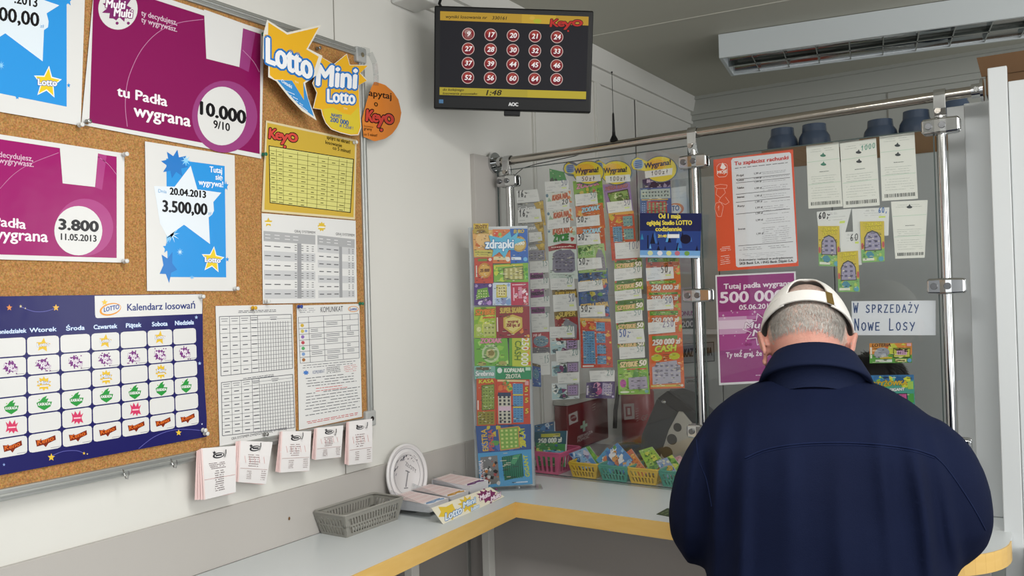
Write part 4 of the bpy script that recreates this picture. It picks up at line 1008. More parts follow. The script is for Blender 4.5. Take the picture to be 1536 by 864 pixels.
for k, (rq, tx, tq, lb) in enumerate(((Q(794, 392.6, 822, 391, 823, 408.5, 795, 409.6), '15', Q(795, 408.5, 822, 407.4, 823, 420, 795.3, 420.5), 'highest'), (Q(795.3, 419.5, 823, 417, 823.4, 432.6, 796, 434), '10', Q(795.6, 433.7, 823.5, 432, 824, 445, 796, 447), 'middle'), (Q(795, 447.6, 824, 444, 824.5, 459.7, 796, 460.8), '10', Q(796, 460.8, 825, 459.7, 825, 470.6, 797, 471.8), 'lowest'))):
    card(tq, '#a9a5a8', mag_t, lb + ' of the three purple strips in the first ticket column', .001, GA); receipt(rq, tx, GREENPEN, .8, 'receipt just above the ' + lb + ' purple strip', .003 + .0004 * k, GA)
receipt(Q(796, 470.6, 823, 469.6, 823, 482, 797, 483.7), '5', GREENPEN, .9, 'receipt just below the lowest purple strip, marked 5', .004, GA)
receipt(Q(797.5, 482.7, 823, 481.6, 823.4, 497, 798, 498.6), None, INK2, 1, 'receipt resting on the red ticket of the first column', .005, GA)
card(Q(798, 498.6, 824, 497.7, 825, 530, 799, 531), '#b13a44', [('r', 0, .7, 1, 1, '#6d6c74'), ('e', .5, .42, .44, .26, '#6f8fa0'), ('g', .25, .3, .75, .55, 3, 2, '#3f5a6a'), ('t', '10 zł', .03, .2, .5, .18, 3.5, '#f0d8d8'), ('l', .1, .72, .9, .9, 2, '#3c3c44')], 'red ticket with an oval blue-grey scratch field', .001, GA)
card(Q(798.6, 544.3, 810.7, 547.6, 811.8, 580.5, 798.6, 579.5), '#33589c', [('r', 0, 0, 1, .12, '#6c5a3a'), ('e', .42, .45, .38, .22, '#5f90a4'), ('g', .2, .35, .66, .58, 2, 3, '#2f4a6a'), ('e', .82, .85, .12, .06, '#8fb8d8')], 'narrow blue ticket at the foot of the first column', .003, GA)
receipt(Q(797.5, 530, 824, 529, 825.4, 562, 800, 563), '15', GREENPEN, .8, 'long receipt at the foot of the first column', .002, GA)
# --- column two: KASA NA ZYCIE
card(Q(824, 253, 846, 258, 856, 290, 825, 276), '#3f8d45', [('p', [(0, .72), (.15, .5), (.25, .7), (.35, .45), (.5, .68), (.65, .45), (.8, .7), (1, .5), (1, 1), (0, 1)], '#1c2a1e')], 'green ticket with black trees behind the first winnings tag', -.001, GBc)
kasa = [('e', .06, .35, .05, .14, '#5b7c90'), ('p', [(.05, .9), (.12, .5), (.22, .8), (.25, 1), (.06, 1)], '#9ab89a'), ('t', 'KASA NA', .24, .78, .84, .62, 8, '#b8522a', '#e2c8a8'), ('n', .84, .0, .99, 1, 6, 5, ['#b8453a', '#d07a3a', '#a8c0a0'], 3)]
card(Q(818, 287, 856, 284, 859, 304, 819, 306), '#d3d7cf', kasa, 'white KASA NA ticket, first below the top receipt', .001, GBc)
receipt(Q(817, 272.6, 852.4, 270, 853.5, 286.5, 818, 289), '50', PEN, .8, 'top receipt of the KASA NA column marked 50', .003, GBc)
receipt(Q(819, 303, 853.5, 298.6, 854.6, 313, 820, 316), '20', INK2, 1.1, 'receipt marked 20 in black between the KASA NA tickets', .004, GBc)
card(Q(820, 315, 857, 311, 861, 331, 821, 332), '#d3d7cf', kasa, 'white KASA NA ticket, second below the top receipt', .002, GBc)
receipt(Q(821, 330.4, 854.6, 326.7, 855, 341, 821, 344), '10', INK2, 1.1, 'receipt marked 10 in black above the full KASA NA ticket', .005, GBc)
card(Q(821, 343, 863.4, 339, 866.7, 418, 824, 418), '#ccd6cd', [('e', .06, .06, .04, .025, '#5b7c90'), ('t', 'KASA NA', .18, .13, .78, .11, 8, '#b8522a', '#e2c8a8'), ('t', 'ŻYCIE', .2, .27, .72, .25, 9, '#3c8a3c', '#1f4a22'), ('n', .8, .0, .97, .28, 8, 8, ['#b8453a', '#d07a3a', '#a8c0a0'], 3), ('p', [(.0, .36), (.5, .31), (1, .34), (.98, .44), (.5, .41), (.02, .46)], '#9a3136'), ('l', .1, .35, .9, .41, 1, '#e8cfc8', 1.4), ('p', [(.16, .5), (.3, .45), (.78, .44), (.92, .52), (.92, .84), (.8, .88), (.2, .88), (.12, .84)], '#837f8f'), ('g', .2, .5, .88, .86, 5, 5, '#6a6578', 2), ('l', .08, .9, .95, .99, 2, '#8fa898')], 'full KASA NA ŻYCIE ticket with a large lilac scratch panel', .000, GBc)
receipt(Q(825, 418, 861, 417, 862, 434, 826, 435), '20', GREENPEN, .8, 'receipt marked 20 under the full KASA NA ŻYCIE ticket', .003, GBc)
gold = [('r', 0, 0, 1, 1, '#6d5a2a'), ('t', 'SUPER SKARB', .1, .8, .95, .76, 6, '#c9a94a', '#3c2f10')]
card(Q(828, 434.5, 864.5, 433, 866, 446, 829, 447), '#6d5a2a', gold, 'dark gold strip ticket under the receipt marked 20', .001, GBc)
receipt(Q(829, 442.5, 862, 440, 865.6, 466, 830.4, 467.4), '50', PEN, .9, 'receipt marked 50 over the gold SUPER tickets', .004, GBc)
card(Q(831, 468, 866, 465, 869, 510, 834, 511), '#8f3034', [('r', 0, 0, 1, .22, '#7a6428'), ('t', 'SUPER', .18, .2, .9, .17, 7, '#c9b05a', '#3c2f10'), ('s', .15, .2, .14, .1, '#d8c060', 6), ('p', [(.5, .25), (.95, .5), (.88, .95), (.3, .95), (.22, .55)], '#85858c'), ('g', .4, .5, .85, .85, 3, 3, '#66666e')], 'red and gold SUPER ticket with a grey scratch field', .002, GBc)
cow = lambda s: [('r', .02, .3, .5, .95, '#a9c6c8'), ('n', .05, .15, .5, .9, 9, s, ['#3e5560', '#e2e6e2', '#5b7f8c', '#2e3a40', '#7a3f6a', '#e8eae6'], 5), ('r', .55, .12, .97, .82, '#8a7f88'), ('r', .59, .2, .93, .74, '#a58fb4'), ('g', .62, .26, .9, .7, 3, 3, '#6c5a78')]
for k, (cq, rq, tx, lb) in enumerate(((Q(825, 505, 868, 504, 868, 528, 826, 532), Q(824.3, 490.4, 861, 489.3, 862, 506, 825, 507), '20', 'highest'), (Q(827, 542, 869, 540, 869, 562, 827.6, 565), Q(833.7, 526.7, 869, 524.5, 869.3, 542, 835, 543.6), '20', 'middle'), (Q(827.6, 575, 869, 573, 869, 598, 827.6, 600), Q(836, 559.7, 869, 558, 869, 574, 837, 575.7), None, 'lowest'))):
    card(cq, '#cfd6d6', cow(k + 2), lb + ' of three pale cow-patterned tickets with purple panels', .001, GBc); receipt(rq, tx, GREENPEN, .9, 'receipt just above the ' + lb + ' cow-patterned ticket', .004 + .0004 * k, GBc)
# --- column three: tag 50, ZODIAK, EKSTRA PENSJA
def win_tag(big, small, txt, box, hand_, label, off):
    p = Print(SCREENP.shifted(-.006), off); (cx_, cy_, rx, ry), (sx, sy_, sr) = big, small
    def outline(g):
        pts = []
        for k in range(40):
            t = 2 * PI * k / 40 + PI
            x, y = cx_ + (rx + g) * math.cos(t), cy_ + (ry + g) * math.sin(t)
            dx, dy = math.cos(t), math.sin(t)
            # the larger of the two discs along this direction, measured from the big disc's centre
            bx_, by_ = sx - cx_, sy_ - cy_; b = dx * bx_ + dy * by_; dd = bx_ * bx_ + by_ * by_ - b * b; r2 = (sr + g) ** 2
            if b > 0 and dd < r2:
                far = b + math.sqrt(r2 - dd)
                if far > math.hypot(x - cx_, y - cy_): x, y = cx_ + dx * far, cy_ + dy * far
            pts.append((x, y))
        return pts
    p.blank(outline(1.6), '#5c6f7c', .0012); p.poly(outline(.2), '#d7c43a', 1); p.ell(cx_ - rx * .2, cy_ - ry * .4, rx * .6, ry * .4, '#dcae35', 2); p.ell(sx, sy_, sr * .75, sr * .75, '#8fa8b8', 2, 20)
    for k in range(4): p.line((sx - sr * .5, sy_ - sr * .4 + sr * .28 * k), (sx + sr * .5, sy_ - sr * .5 + sr * .28 * k), sr * .17, '#2f5c9c', 3)
    p.text('Wygrana!', txt[0], txt[1], 7.6, '#27314a', 5, bold=.45); p.poly(box, '#d9d9d2', 3)
    a, b = hand_; 
    p.hand(b, *a, 6.2, .8, '#2e2e34', 5); return tag(p.build('winnings_tag', CARD), label, 'tag', 'yellow Wygrana tags')
card(Q(859, 272, 903, 268, 906, 312, 863, 312), '#7fa83e', [('t', 'ZODIAK', .1, .3, .88, .2, 7, '#d890a8', '#6a3a3a'), ('n', .1, .3, .75, .6, 10, 3, ['#b85a3c', '#5f8a30', '#c8b048', '#c07a8a'], 4), ('r', .8, .3, 1, 1, '#4f8a38'), ('n', .8, .3, .99, 1, 5, 4, ['#6fae48', '#2f6a2a'], 3)], 'green ZODIAK ticket just under the 50 zł tag', .000, GC)
receipt(Q(862, 291.7, 895, 288.7, 896.9, 305.4, 863.4, 309.4), '50', GREENPEN, .9, 'receipt marked 50 on the green ZODIAK ticket', .003, GC)
for k, q_ in enumerate((Q(863, 308, 904, 304, 908, 342, 865, 342), Q(864.8, 341, 906, 338, 909, 376, 866, 372))):
    card(q_, '#c8662c', [('t', 'ZODIAK', .2, .34, .86, .26, 6.5, '#a8d0e0', '#4a2a20'), ('n', .05, .35, .8, .6, 9, k, ['#d8a838', '#b88a28', '#e0c050', '#a85a24'], 3.5), ('r', .86, .1, 1, 1, '#b84a34')], ('higher' if k == 0 else 'lower') + ' of two orange ZODIAK tickets', .001 + .0006 * k, GC)
receipt(Q(863.8, 326, 898.8, 322, 900, 338, 864.8, 341), '50;', INK2, 1.2, 'receipt with a bold black 50 between the two orange ZODIAK tickets', .004, GC, 'l')
card(Q(866.7, 367, 906, 365, 910, 407, 868, 410), '#9cba74', [('n', .05, .02, .6, .3, 8, 5, ['#5f8f40', '#4a7434', '#c4d488'], 4), ('t', 'ŻYCIE', .08, .42, .6, .38, 6, '#6fa84a', '#dfe8c8'), ('p', [(.62, .95), (.66, .4), (.76, .2), (.88, .22), (.97, .5), (.99, .95)], '#8b878e'), ('g', .66, .45, .95, .9, 3, 4, '#6d6a72')], 'pale green ticket with a grey dome-shaped scratch field', .0022, GC)
receipt(Q(864.8, 351.7, 899, 349.7, 901, 365.5, 866, 368.4), '50;', INK2, 1.2, 'receipt with a bold black 50 above the pale green dome ticket', .005, GC, 'l')
ekstra = lambda s: [('n', .02, .02, .98, .4, 12, s, ['#5f8f4a', '#4a6a9c', '#2c3a5c', '#b8a83c'], 3.5), ('t', 'EKSTRA PENSJA', .04, .68, .97, .6, 7, '#d0b068', '#24304a'), ('n', .85, .5, .99, 1, 5, s + 1, ['#b84a4a', '#2c3a5c', '#6a8ac0'], 3)]
card(Q(867, 405, 911, 402, 913, 440, 868, 440), '#3f5a86', ekstra(3), 'higher of two blue EKSTRA PENSJA tickets', .000, GC)
receipt(Q(865.7, 388, 901.6, 386, 903.5, 402, 867, 406), '50;', INK2, 1.2, 'receipt with a bold black 50 above the blue EKSTRA PENSJA tickets', .004, GC, 'l')
receipt(Q(866.7, 423, 902.8, 420, 905, 434, 867.5, 438), '50', GREENPEN, .9, 'receipt with a pale 50 between the EKSTRA PENSJA tickets', .003, GC)
card(Q(867.5, 438, 911, 436, 915, 475, 869.4, 476), '#3f5a86', ekstra(7), 'lower of two blue EKSTRA PENSJA tickets', .001, GC)
receipt(Q(868.6, 459, 907, 457.8, 908, 474.4, 870, 475.8), '50;', INK2, 1.2, 'receipt with a bold black 50 on a red-edged slip above the red card', .005, GC, 'l')
bingo = [('r', .0, .0, 1, .06, '#d8a050'), ('n', .05, .07, .45, .2, 8, 4, ['#c8a83c', '#5f9a4a', '#d8743c'], 4), ('r', .08, .26, .46, .92, '#5d8fb4'), ('g', .1, .28, .44, .9, 4, 12, '#37618a', 1.2), ('r', .52, .08, .8, .26, '#5d8fb4'), ('r', .52, .31, .8, .5, '#5d8fb4'), ('r', .52, .55, .8, .72, '#5d8fb4'), ('r', .52, .76, .8, .93, '#5d8fb4'), ('g', .53, .1, .79, .92, 3, 14, '#37618a', 1.1), ('n', .83, .1, .98, .95, 6, 8, ['#d8a03c', '#d8c04a'], 3), ('r', .05, .95, .4, .98, '#e0d8d0')]
card(Q(870, 477, 916, 478, 919.4, 551, 871.7, 552), '#bd4632', bingo, 'red ticket with blue number strips, low under the 50 zł tag', .000, GC)
receipt(Q(884, 556.4, 922, 555, 922, 572, 885.5, 572.5), '20', GREENPEN, .9, 'receipt marked 20 above the dark purple ticket', .003, GC)
card(Q(879.7, 574, 922, 571, 922, 598, 878.6, 597), '#4b3a68', [('r', .02, .2, .08, .8, '#c8c0d0'), ('n', .12, .15, .5, .8, 9, 3, ['#b85a8a', '#d8a0b8', '#3c2c5c', '#8a4a7a'], 4), ('p', [(.58, .08), (.92, .2), (.88, .85), (.55, .78)], '#a49ab4'), ('g', .6, .2, .88, .8, 3, 4, '#6c5f84'), ('e', .94, .88, .04, .06, '#c8c0d8')], 'dark purple ticket at the very foot of the columns', .001, GC)
win_tag((882.5, 259, 22, 16.5), (855.5, 253, 9.5), ((862, 260.4), (898, 258)), [(864, 264.5), (900.4, 262), (901.5, 271.5), (864.4, 273.5)], (((872, 271.5), (894, 270)), '50zl'), 'yellow Wygrana tag marked 50 zł', .0015)
# --- column four: tag 100, SZYBKIE 50
card(Q(904, 277, 944.5, 273, 950, 318, 911, 320), '#8f74a6', [('t', 'MEGA KINO', .06, .22, .9, .16, 5.5, '#a86a72', '#4a3440'), ('p', [(.12, .3), (.9, .22), (.93, .6), (.18, .68)], '#26301f'), ('p', [(.15, .33), (.87, .26), (.9, .57), (.2, .64)], '#7f9f5c'), ('n', .18, .3, .86, .6, 14, 6, ['#3f6a34', '#c8d8a8', '#5f8a48'], 3)], 'violet ticket with a green scratch panel under the 100 zł tag', .000, GD)
receipt(Q(910, 303.5, 946.5, 299.5, 948.4, 316, 912.6, 320), '50', PEN, .8, 'receipt over the lower half of the violet ticket', .003, GD)
card(Q(912.6, 319, 950.4, 316, 956, 389, 918, 391), '#c04a34', bingo[:2] + [('r', .12, .3, .48, .62, '#5d8fb4'), ('g', .14, .32, .46, .6, 3, 7, '#37618a'), ('r', .55, .1, .93, .3, '#6d9a9c'), ('r', .55, .36, .93, .58, '#6d9a9c'), ('g', .56, .12, .92, .56, 3, 6, '#37618a')], 'red ticket with blue panels in the SZYBKIE column', .001, GD)
receipt(Q(921.8, 364.5, 959, 361.8, 961, 386, 923.5, 388.5), '100', PEN, .8, 'receipt marked 100 over the red ticket with blue panels', .004, GD)
szyb = [('r', .02, .05, .98, .38, '#3f6a24'), ('t', 'SZYBKIE', .06, .82, .7, .74, 6.2, '#e2c084', '#4a2a12'), ('t', '50', .72, .74, .96, .7, 7, '#f0e8d8', '#4a2a12'), ('e', .05, .12, .035, .16, '#c84a3a')]
sq = [(921.5, 389, 962.5, 387.3, 963.5, 404, 922, 405.5), (921.5, 420, 964, 418, 964.6, 434, 922, 438), (922.7, 451, 965, 448.6, 965.6, 465.5, 923, 469), (923.6, 484, 966, 482.5, 966.6, 494, 925, 496), (925.5, 515.5, 966.7, 512.6, 967.3, 521, 927, 522.5)]
rq = [(921, 403.6, 962.5, 400, 963, 416.5, 921.7, 421.7), (921.7, 437, 961.7, 432.8, 963, 447, 922.8, 451.7), (922.8, 468, 963, 464.7, 964, 480.5, 923.6, 485), (926.4, 494.4, 965, 492.5, 967.5, 513, 927, 516), (928.6, 521, 966.7, 519.4, 967.5, 536, 929.7, 539)]
ordn = ('first', 'second', 'third', 'fourth', 'fifth')
for k in range(5):
    card(Q(*sq[k]), '#8fae3c', szyb, ordn[k] + ' green SZYBKIE 50 ticket from the top, half hidden by a receipt', .0005 * (k % 2), GD)
    receipt(Q(*rq[k]), '50;' if k == 3 else '50', '#2f4f9c' if k == 3 else GREENPEN, 1.3 if k == 3 else .8, ordn[k] + ' receipt marked 50 in the SZYBKIE column' + (', in bold blue pen' if k == 3 else ''), .003 + .0005 * (k % 2), GD, 'l' if k == 3 else 'r')
card(Q(926, 540, 970.8, 538, 975, 591, 927.8, 592), '#7fb03e', [('r', .02, .04, .8, .12, '#3f6a24'), ('t', 'SZYBKIE', .08, .22, .66, .2, 7.5, '#e6cf94', '#5a2f12'), ('t', '50', .7, .2, .95, .18, 8, '#f2ead8', '#4a2a12'), ('r', .3, .26, .95, .3, '#c8542c'), ('n', .05, .34, .95, .55, 10, 3, ['#5f9a30', '#a8cc5a', '#4a8a2c'], 4), ('r', .05, .52, .28, .84, '#9cc060'), ('e', .16, .68, .1, .12, '#b84a9a'), ('p', [(.34, .52), (.93, .5), (.95, .84), (.34, .86)], '#a29aac'), ('g', .38, .55, .92, .82, 3, 2, '#7c7488', 2), ('e', .2, .93, .15, .03, '#dfe8cf'), ('e', .9, .92, .06, .05, '#6fa8a8')], 'whole green SZYBKIE 50 ticket at the foot of its column', .001, GD)
win_tag((924.4, 259, 22, 17), (899, 249, 8), ((905.6, 260), (940.6, 257.5)), [(907.7, 264), (944.6, 261.7), (946, 272), (909, 274.6)], (((914, 271.5), (940, 270)), '100zl'), 'yellow Wygrana tag marked 100 zł, between the other two tags', .000)
# --- column five: blue card, 250 000 CASH
card(Q(963.5, 269.4, 1005, 263, 1006, 284, 964, 287), '#2a2c46', [('n', .1, .4, .95, .95, 10, 2, ['#4a4a68', '#6a6a80', '#1a1a2c', '#8a8498'], 5), ('t', 'BEZ WIZY', .15, .32, .8, .22, 4.5, '#c8b8c8', '#3a2c44')], 'dark night-sky ticket just under the last 100 zł tag', .001, GE)
card(Q(960, 282.6, 1006, 280.4, 1007.5, 322, 960, 322), '#3c5a8c', [('r', .02, .05, .98, .4, '#a9b8ac'), ('g', .06, .1, .95, .36, 9, 2, '#5a6a64', 2.6), ('r', .05, .42, .9, .46, '#c8a84a'), ('r', .22, .5, .86, .98, '#a84a3c'), ('g', .25, .54, .84, .95, 5, 4, '#6fa06a', 3.2), ('g', .05, .54, .18, .95, 2, 5, '#8fa8d0')], 'blue crossword ticket above the blue night poster', .002, GE)
p = Print(SCREENP.shifted(-.016), .0); p.sheet(Q(1000, 283, 1029, 279, 1032, 340, 1000, 342), '#b9bdba'); p.lines([(1008, 284), (1028, 282), (1028, 300), (1008, 302)], 2, '#9a9e9c', .5, 1, 2); p.ell(1014, 313, 12, 8.5, '#b8703a', 2); p.ell(1012, 314, 10, 7, '#c3c6c3', 3); p.text('TO', (1008, 316.5), (1019, 315.5), 7.5, '#2c4a80', 5, bold=.4)
tag(p.build('leaflet', PAPER), 'pale leaflet with an orange arc and the word TO behind the blue crossword ticket', 'leaflet')
cash = [('r', .08, .05, .86, .3, '#4f8a2e'), ('l', .12, .1, .8, .26, 2, '#a8c850', 1.0), ('t', '250 000 zł', .12, .8, .92, .76, 7, '#ded6cc', '#7a3a18'), ('n', .86, .05, .98, .95, 5, 3, ['#e2944a', '#9ab040', '#d86a2c'], 2.5), ('n', .01, .3, .1, .98, 5, 5, ['#e2944a', '#d8803a'], 2)]
eq = [(968.6, 386, 1019, 385, 1021, 420, 969.4, 424), (969.6, 421, 1020.8, 419, 1021.7, 438, 970.8, 439), (970.4, 437, 1021.7, 434.6, 1022, 466, 971.4, 467), (971.4, 466, 1022, 464.6, 1023.6, 502, 972.6, 503)]
for k, e in enumerate(eq):
    it = cash if k in (1,) else [('r', .06, .03, .9, .2, '#4f8a2e'), ('l', .1, .06, .86, .18, 2, '#a8c850', .9)] + ([('t', '250 000 zł', .1, .5, .9, .47, 7, '#ded6cc', '#7a3a18')] if k in (2, 3) else []) + [('n', .84, .1, .98, .95, 7, 3 + k, ['#a8b83c', '#9ab040', '#e2803c'], 3), ('n', .01, .2, .1, .98, 5, 5, ['#e2944a', '#d8803a'], 2)]
    card(Q(*e), '#c8632c', it, ordn[k] + ' orange and green 250 000 zł ticket from the top, part hidden by a receipt', .0006 * (k % 2), GE)
for k, (r_, tx, c_, lb) in enumerate((((968.6, 402, 1009.7, 400, 1011, 417.5, 970, 421.7), '50,', INK2, 'receipt marked 50 in black just below the blue night poster'), ((970, 449.4, 1009, 447, 1010.6, 463, 970.8, 466), '50', PEN, 'receipt marked 50 in pale pen in the orange 250 000 column'), ((971.7, 484, 1012.5, 482.8, 1013, 498, 972.8, 501.7), '250', '#6a5a86', 'receipt marked 250 in the orange 250 000 column'))):
    receipt(Q(*r_), tx, c_, .9 + .3 * (k == 0), lb, .004, GE)
card(Q(972.8, 502, 1023.6, 500, 1027, 582, 975, 583.5), '#cf5f2a', [('r', .1, .03, .85, .1, '#4f8a2e'), ('t', '250 000 zł', .1, .2, .92, .18, 8, '#ded6cc', '#7a3a18'), ('t', 'CASH', .16, .33, .8, .31, 9, '#c8cf3a', '#5a7a1c'), ('e', .22, .43, .16, .065, '#b9c23a'), ('e', .74, .41, .16, .065, '#b9c23a'), ('l', .4, .36, .6, .46, 3, '#3c4a2c', .9), ('p', [(.2, .52), (.8, .49), (.82, .56), (.9, .58), (.9, .9), (.08, .92), (.08, .6), (.18, .58)], '#a9a6b4'), ('g', .12, .54, .88, .8, 5, 3, '#7a788a', 3), ('r', .03, .93, .9, .97, '#c8b04a'), ('n', .9, .1, .99, .9, 8, 3, ['#e8a05a', '#d87a3a'], 2), ('e', .93, .95, .04, .025, '#dcd0c8')], 'whole orange 250 000 zł CASH ticket at the foot of its column', .001, GE)
win_tag((991, 253.7, 23.5, 18.5), (957.7, 246.5, 10.5), ((966.5, 252.7), (1006.7, 246.5)), [(967, 257), (1009, 251.8), (1008, 262), (968, 267.3)], (((976, 263.5), (1004, 259.5)), '100zl'), 'yellow Wygrana tag marked 100 zł, the one nearest the middle post', .002)

# --- notices on the screen
FRONT = SCREENP.shifted(.028)
p = Print(FRONT, .0); q4 = Q(959.8, 319.6, 1052.6, 320, 1050, 387, 960, 386); p.sheet(q4, '#1b2450'); t = quad_map(q4); P4 = lambda a, b, c, d: [t(a, b), t(c, b), t(c, d), t(a, d)]
p.poly(P4(0, .4, 1, .86), '#26407e', 1); R = random.Random(5)
for k in range(16):
    u = R.uniform(0, .95); v = R.uniform(.42, .8); s_ = R.uniform(.03, .09); p.poly([t(u, min(.84, v + s_ * 2)), t(u + s_ * .5, max(.4, v - s_)), t(min(.99, u + s_), min(.84, v + s_ * 2))], R.choice(['#4f9ad0', '#3a6ab0', '#151b38', '#2f86a8', '#6aa8d8', '#10142a']), 2 + .06 * k)
p.ell(*t(.75, .58), 8, 7, '#10142c', 4); p.poly(P4(.12, .5, .14, .8), '#10142c', 4); p.poly(P4(0, .84, 1, .95), '#6f9fcf', 4); p.poly(P4(0, .95, 1, 1), '#a8c4dd', 4)
for u, c in ((.17, '#c8cfa0'), (.33, '#d8d8e0'), (.48, '#cfd08a'), (.62, '#b86a7a'), (.78, '#6f9a4a')): p.ell(*t(u, .9), 4, 3.6, c, 5, 14)
for tx, a, b, h in (('Od 1 maja', (987.7, 327.5), (1021, 327.5), 7), ('oglądaj Studio LOTTO', (970, 337.2), (1038, 337.2), 6.4), ('codziennie', (983, 346.6), (1022.5, 346.6), 6.6), ('21:40', (987, 356), (1000, 356), 4)): p.text(tx, a, b, h, '#e0cf52', 6, bold=.4)
p.poly([(1001, 351.3), (1019, 351.3), (1019, 357), (1001, 357)], '#dfe0e0', 6)
tag(p.build('poster', GLOSSY), 'small dark blue night poster reading Od 1 maja in front of the middle post', 'poster')
p = Print(INS, .0); q4 = Q(1070, 239.5, 1189.5, 223.7, 1197.7, 399, 1076.7, 406.8); p.sheet(q4, '#d9502e')
p.poly([(1099, 237.5), (1184, 228.3), (1186.4, 230.5), (1195.8, 391), (1194, 394), (1107, 401), (1104, 399), (1096.8, 241)], '#d9dadc', 1)
L1 = lambda x, y: (1050 + x / 3.927, 200 + y / 3.927)
p.text('Tu zapłacisz rachunki', L1(202, 189), L1(522, 152), 5.4, '#c4362e', 4, bold=.4); p.lines([L1(205, 200), L1(522, 165), L1(522, 178), L1(205, 213)], 1, '#4a4a50', .9, 3, 3, 1, .03)
for y in (272, 293, 360, 407, 477, 663): p.line(L1(212 if y < 600 else 225, y), L1(530 if y < 600 else 548, y - (33 if y < 600 else 25)), .7, '#3c3c40', 3)
for y, w_, r_ in ((255, 'Prąd', 1), (282, 'Gaz', 1), (328, 'Telefon', 2), (382, 'Internet', 1), (435, 'Raty', 2), (570, 'Inne', 5)):
    p.text(w_, L1(207 + y * .03, y), L1(250 + y * .03, y - 4), 2.8, '#3c3c40', 3, bold=.15)
for y in (243, 270, 292, 330, 375, 410, 445, 478, 518, 598): p.text('1,99 zł', L1(306 + y * .04, y), L1(350 + y * .04, y - 5), 2.7, '#3c3c40', 3, bold=.12)
for (ya, yb, n) in ((218, 236, 2), (252, 258, 1), (275, 284, 1), (300, 335, 3), (350, 375, 2), (395, 402, 1), (420, 455, 3), (468, 475, 1), (492, 530, 3), (545, 640, 8)): p.lines([L1(360, ya + 8), L1(510 + ya * .05, ya - 8), L1(510 + ya * .05, yb - 8), L1(360, yb + 8)], n, '#8a8a90', .6, 3, ya)
p.lines([L1(232, 672), L1(540, 650), L1(540, 672), L1(232, 694)], 2, '#6a6a70', .6, 3, 2); p.lines([L1(245, 708), L1(530, 688), L1(530, 718), L1(245, 738)], 3, '#a0a0a6', .5, 3, 3)
p.text('Dokonujemy realizacji za pośrednictwem', L1(230, 752), L1(548, 736), 2.8, '#2c2c30', 3, bold=.15); p.text('SKB Bank S.A. i ING Bank Śląski S.A.', L1(232, 774), L1(552, 756), 3.4, '#2c2c30', 3, bold=.22)
pts = [L1(*a) for a in ((100, 195), (112, 180), (150, 178), (160, 188), (162, 240), (150, 255), (112, 258), (100, 245), (100, 195))]; p.path(pts, .6, '#efd0c4', 2); p.text('MOJE', L1(102, 240), L1(160, 232), 4.6, '#f4e8e2', 3, bold=.3); p.poly([L1(118, 205), L1(132, 172), L1(155, 200), L1(140, 215)], '#f4e8e2', 2)
for seq in (((85, 310), (120, 300), (160, 305), (155, 325), (100, 325), (85, 310)), ((100, 325), (95, 360), (120, 380), (150, 350), (140, 325)), ((120, 380), (110, 400), (150, 420), (172, 405), (150, 375)), ((95, 410), (85, 440), (95, 465), (105, 490), (125, 490), (132, 460), (138, 430), (120, 405), (95, 410)), ((105, 440), (112, 425), (110, 455))): p.path([L1(*a) for a in seq], .6, '#f0b8a8', 2)
p.lines([L1(116, 668), L1(185, 660), L1(190, 690), L1(118, 698)], 3, '#f4e0d8', .8, 3, 5); p.lines([L1(120, 720), L1(178, 712), L1(182, 768), L1(120, 778)], 5, '#f4e0d8', .8, 3, 6)
tag(p.build('poster', PAPER), 'orange bill payment notice headed Tu zapłacisz rachunki', 'poster')
p = Print(INS, .0005); q4 = Q(1073, 412.8, 1193.3, 407, 1198, 571.5, 1078.6, 577.8); p.sheet(q4, '#dcdcde'); p.poly(Q(1075.3, 415, 1191, 409.3, 1195.5, 568.5, 1081, 574.4), '#8f3078', 1)
p.poly(Q(1077.8, 468, 1193, 462, 1194.5, 520, 1079.6, 526), '#a5458f', 2); p.poly(Q(1078, 476, 1120, 474, 1120, 500, 1078.8, 502), '#c99fc2', 3); p.poly(Q(1120, 474, 1150, 473, 1150, 497, 1120, 500), '#b56aa4', 3); p.poly(Q(1077.9, 481, 1130, 479, 1130, 492, 1078.3, 494), '#ddc8da', 4)
p.text('Tutaj padła wygrana', (1085.5, 433.6), (1186, 428.5), 7.6, '#e8dbe6', 5, bold=.4); p.text('500 000', (1078.8, 454.4), (1176, 450.5), 15.5, '#e8dbe6', 5, bold=.9); p.text('05.06.2013', (1108.6, 464.7), (1160, 462), 7, '#e8dbe6', 5, bold=.35); p.text('Ty też graj, że by wygrać!', (1089, 535.8), (1186, 531.5), 7, '#e8dbe6', 5, bold=.35); p.lines([(1133, 561), (1165, 560), (1165, 564), (1133, 565)], 1, '#d8bcd2', 1.2, 5, 3)
multi_splat(p, 1146, 494, 32, 24, 5, '#8f3078', 4, False); pts = []; R = random.Random(4)
for k in range(21): a = 2 * PI * k / 20; r_ = (1 if k % 2 == 0 else .62); pts.append((1146 + 32 * r_ * math.cos(a), 494 + 25 * r_ * math.sin(a)))
p.path(pts, 1, '#e8dbe6', 6); p.text('Multi', (1115, 493), (1155, 491), 9, '#e8dbe6', 8, bold=.4, slant=.15, out='#5a1c50', ow=.8); p.text('Multi', (1127, 504), (1172, 502), 9, '#e8dbe6', 8, bold=.4, slant=.15, out='#5a1c50', ow=.8)
for k in range(34): x = R.uniform(1080, 1190); y = R.uniform(462, 528); s_ = R.uniform(.8, 3); p.star(x, y, s_, s_, '#e8d4e4', 7 + .05 * k, 4, .25)
tag(p.build('poster', GLOSSY), 'magenta win poster reading 500 000 partly hidden by the man in the cap', 'poster')
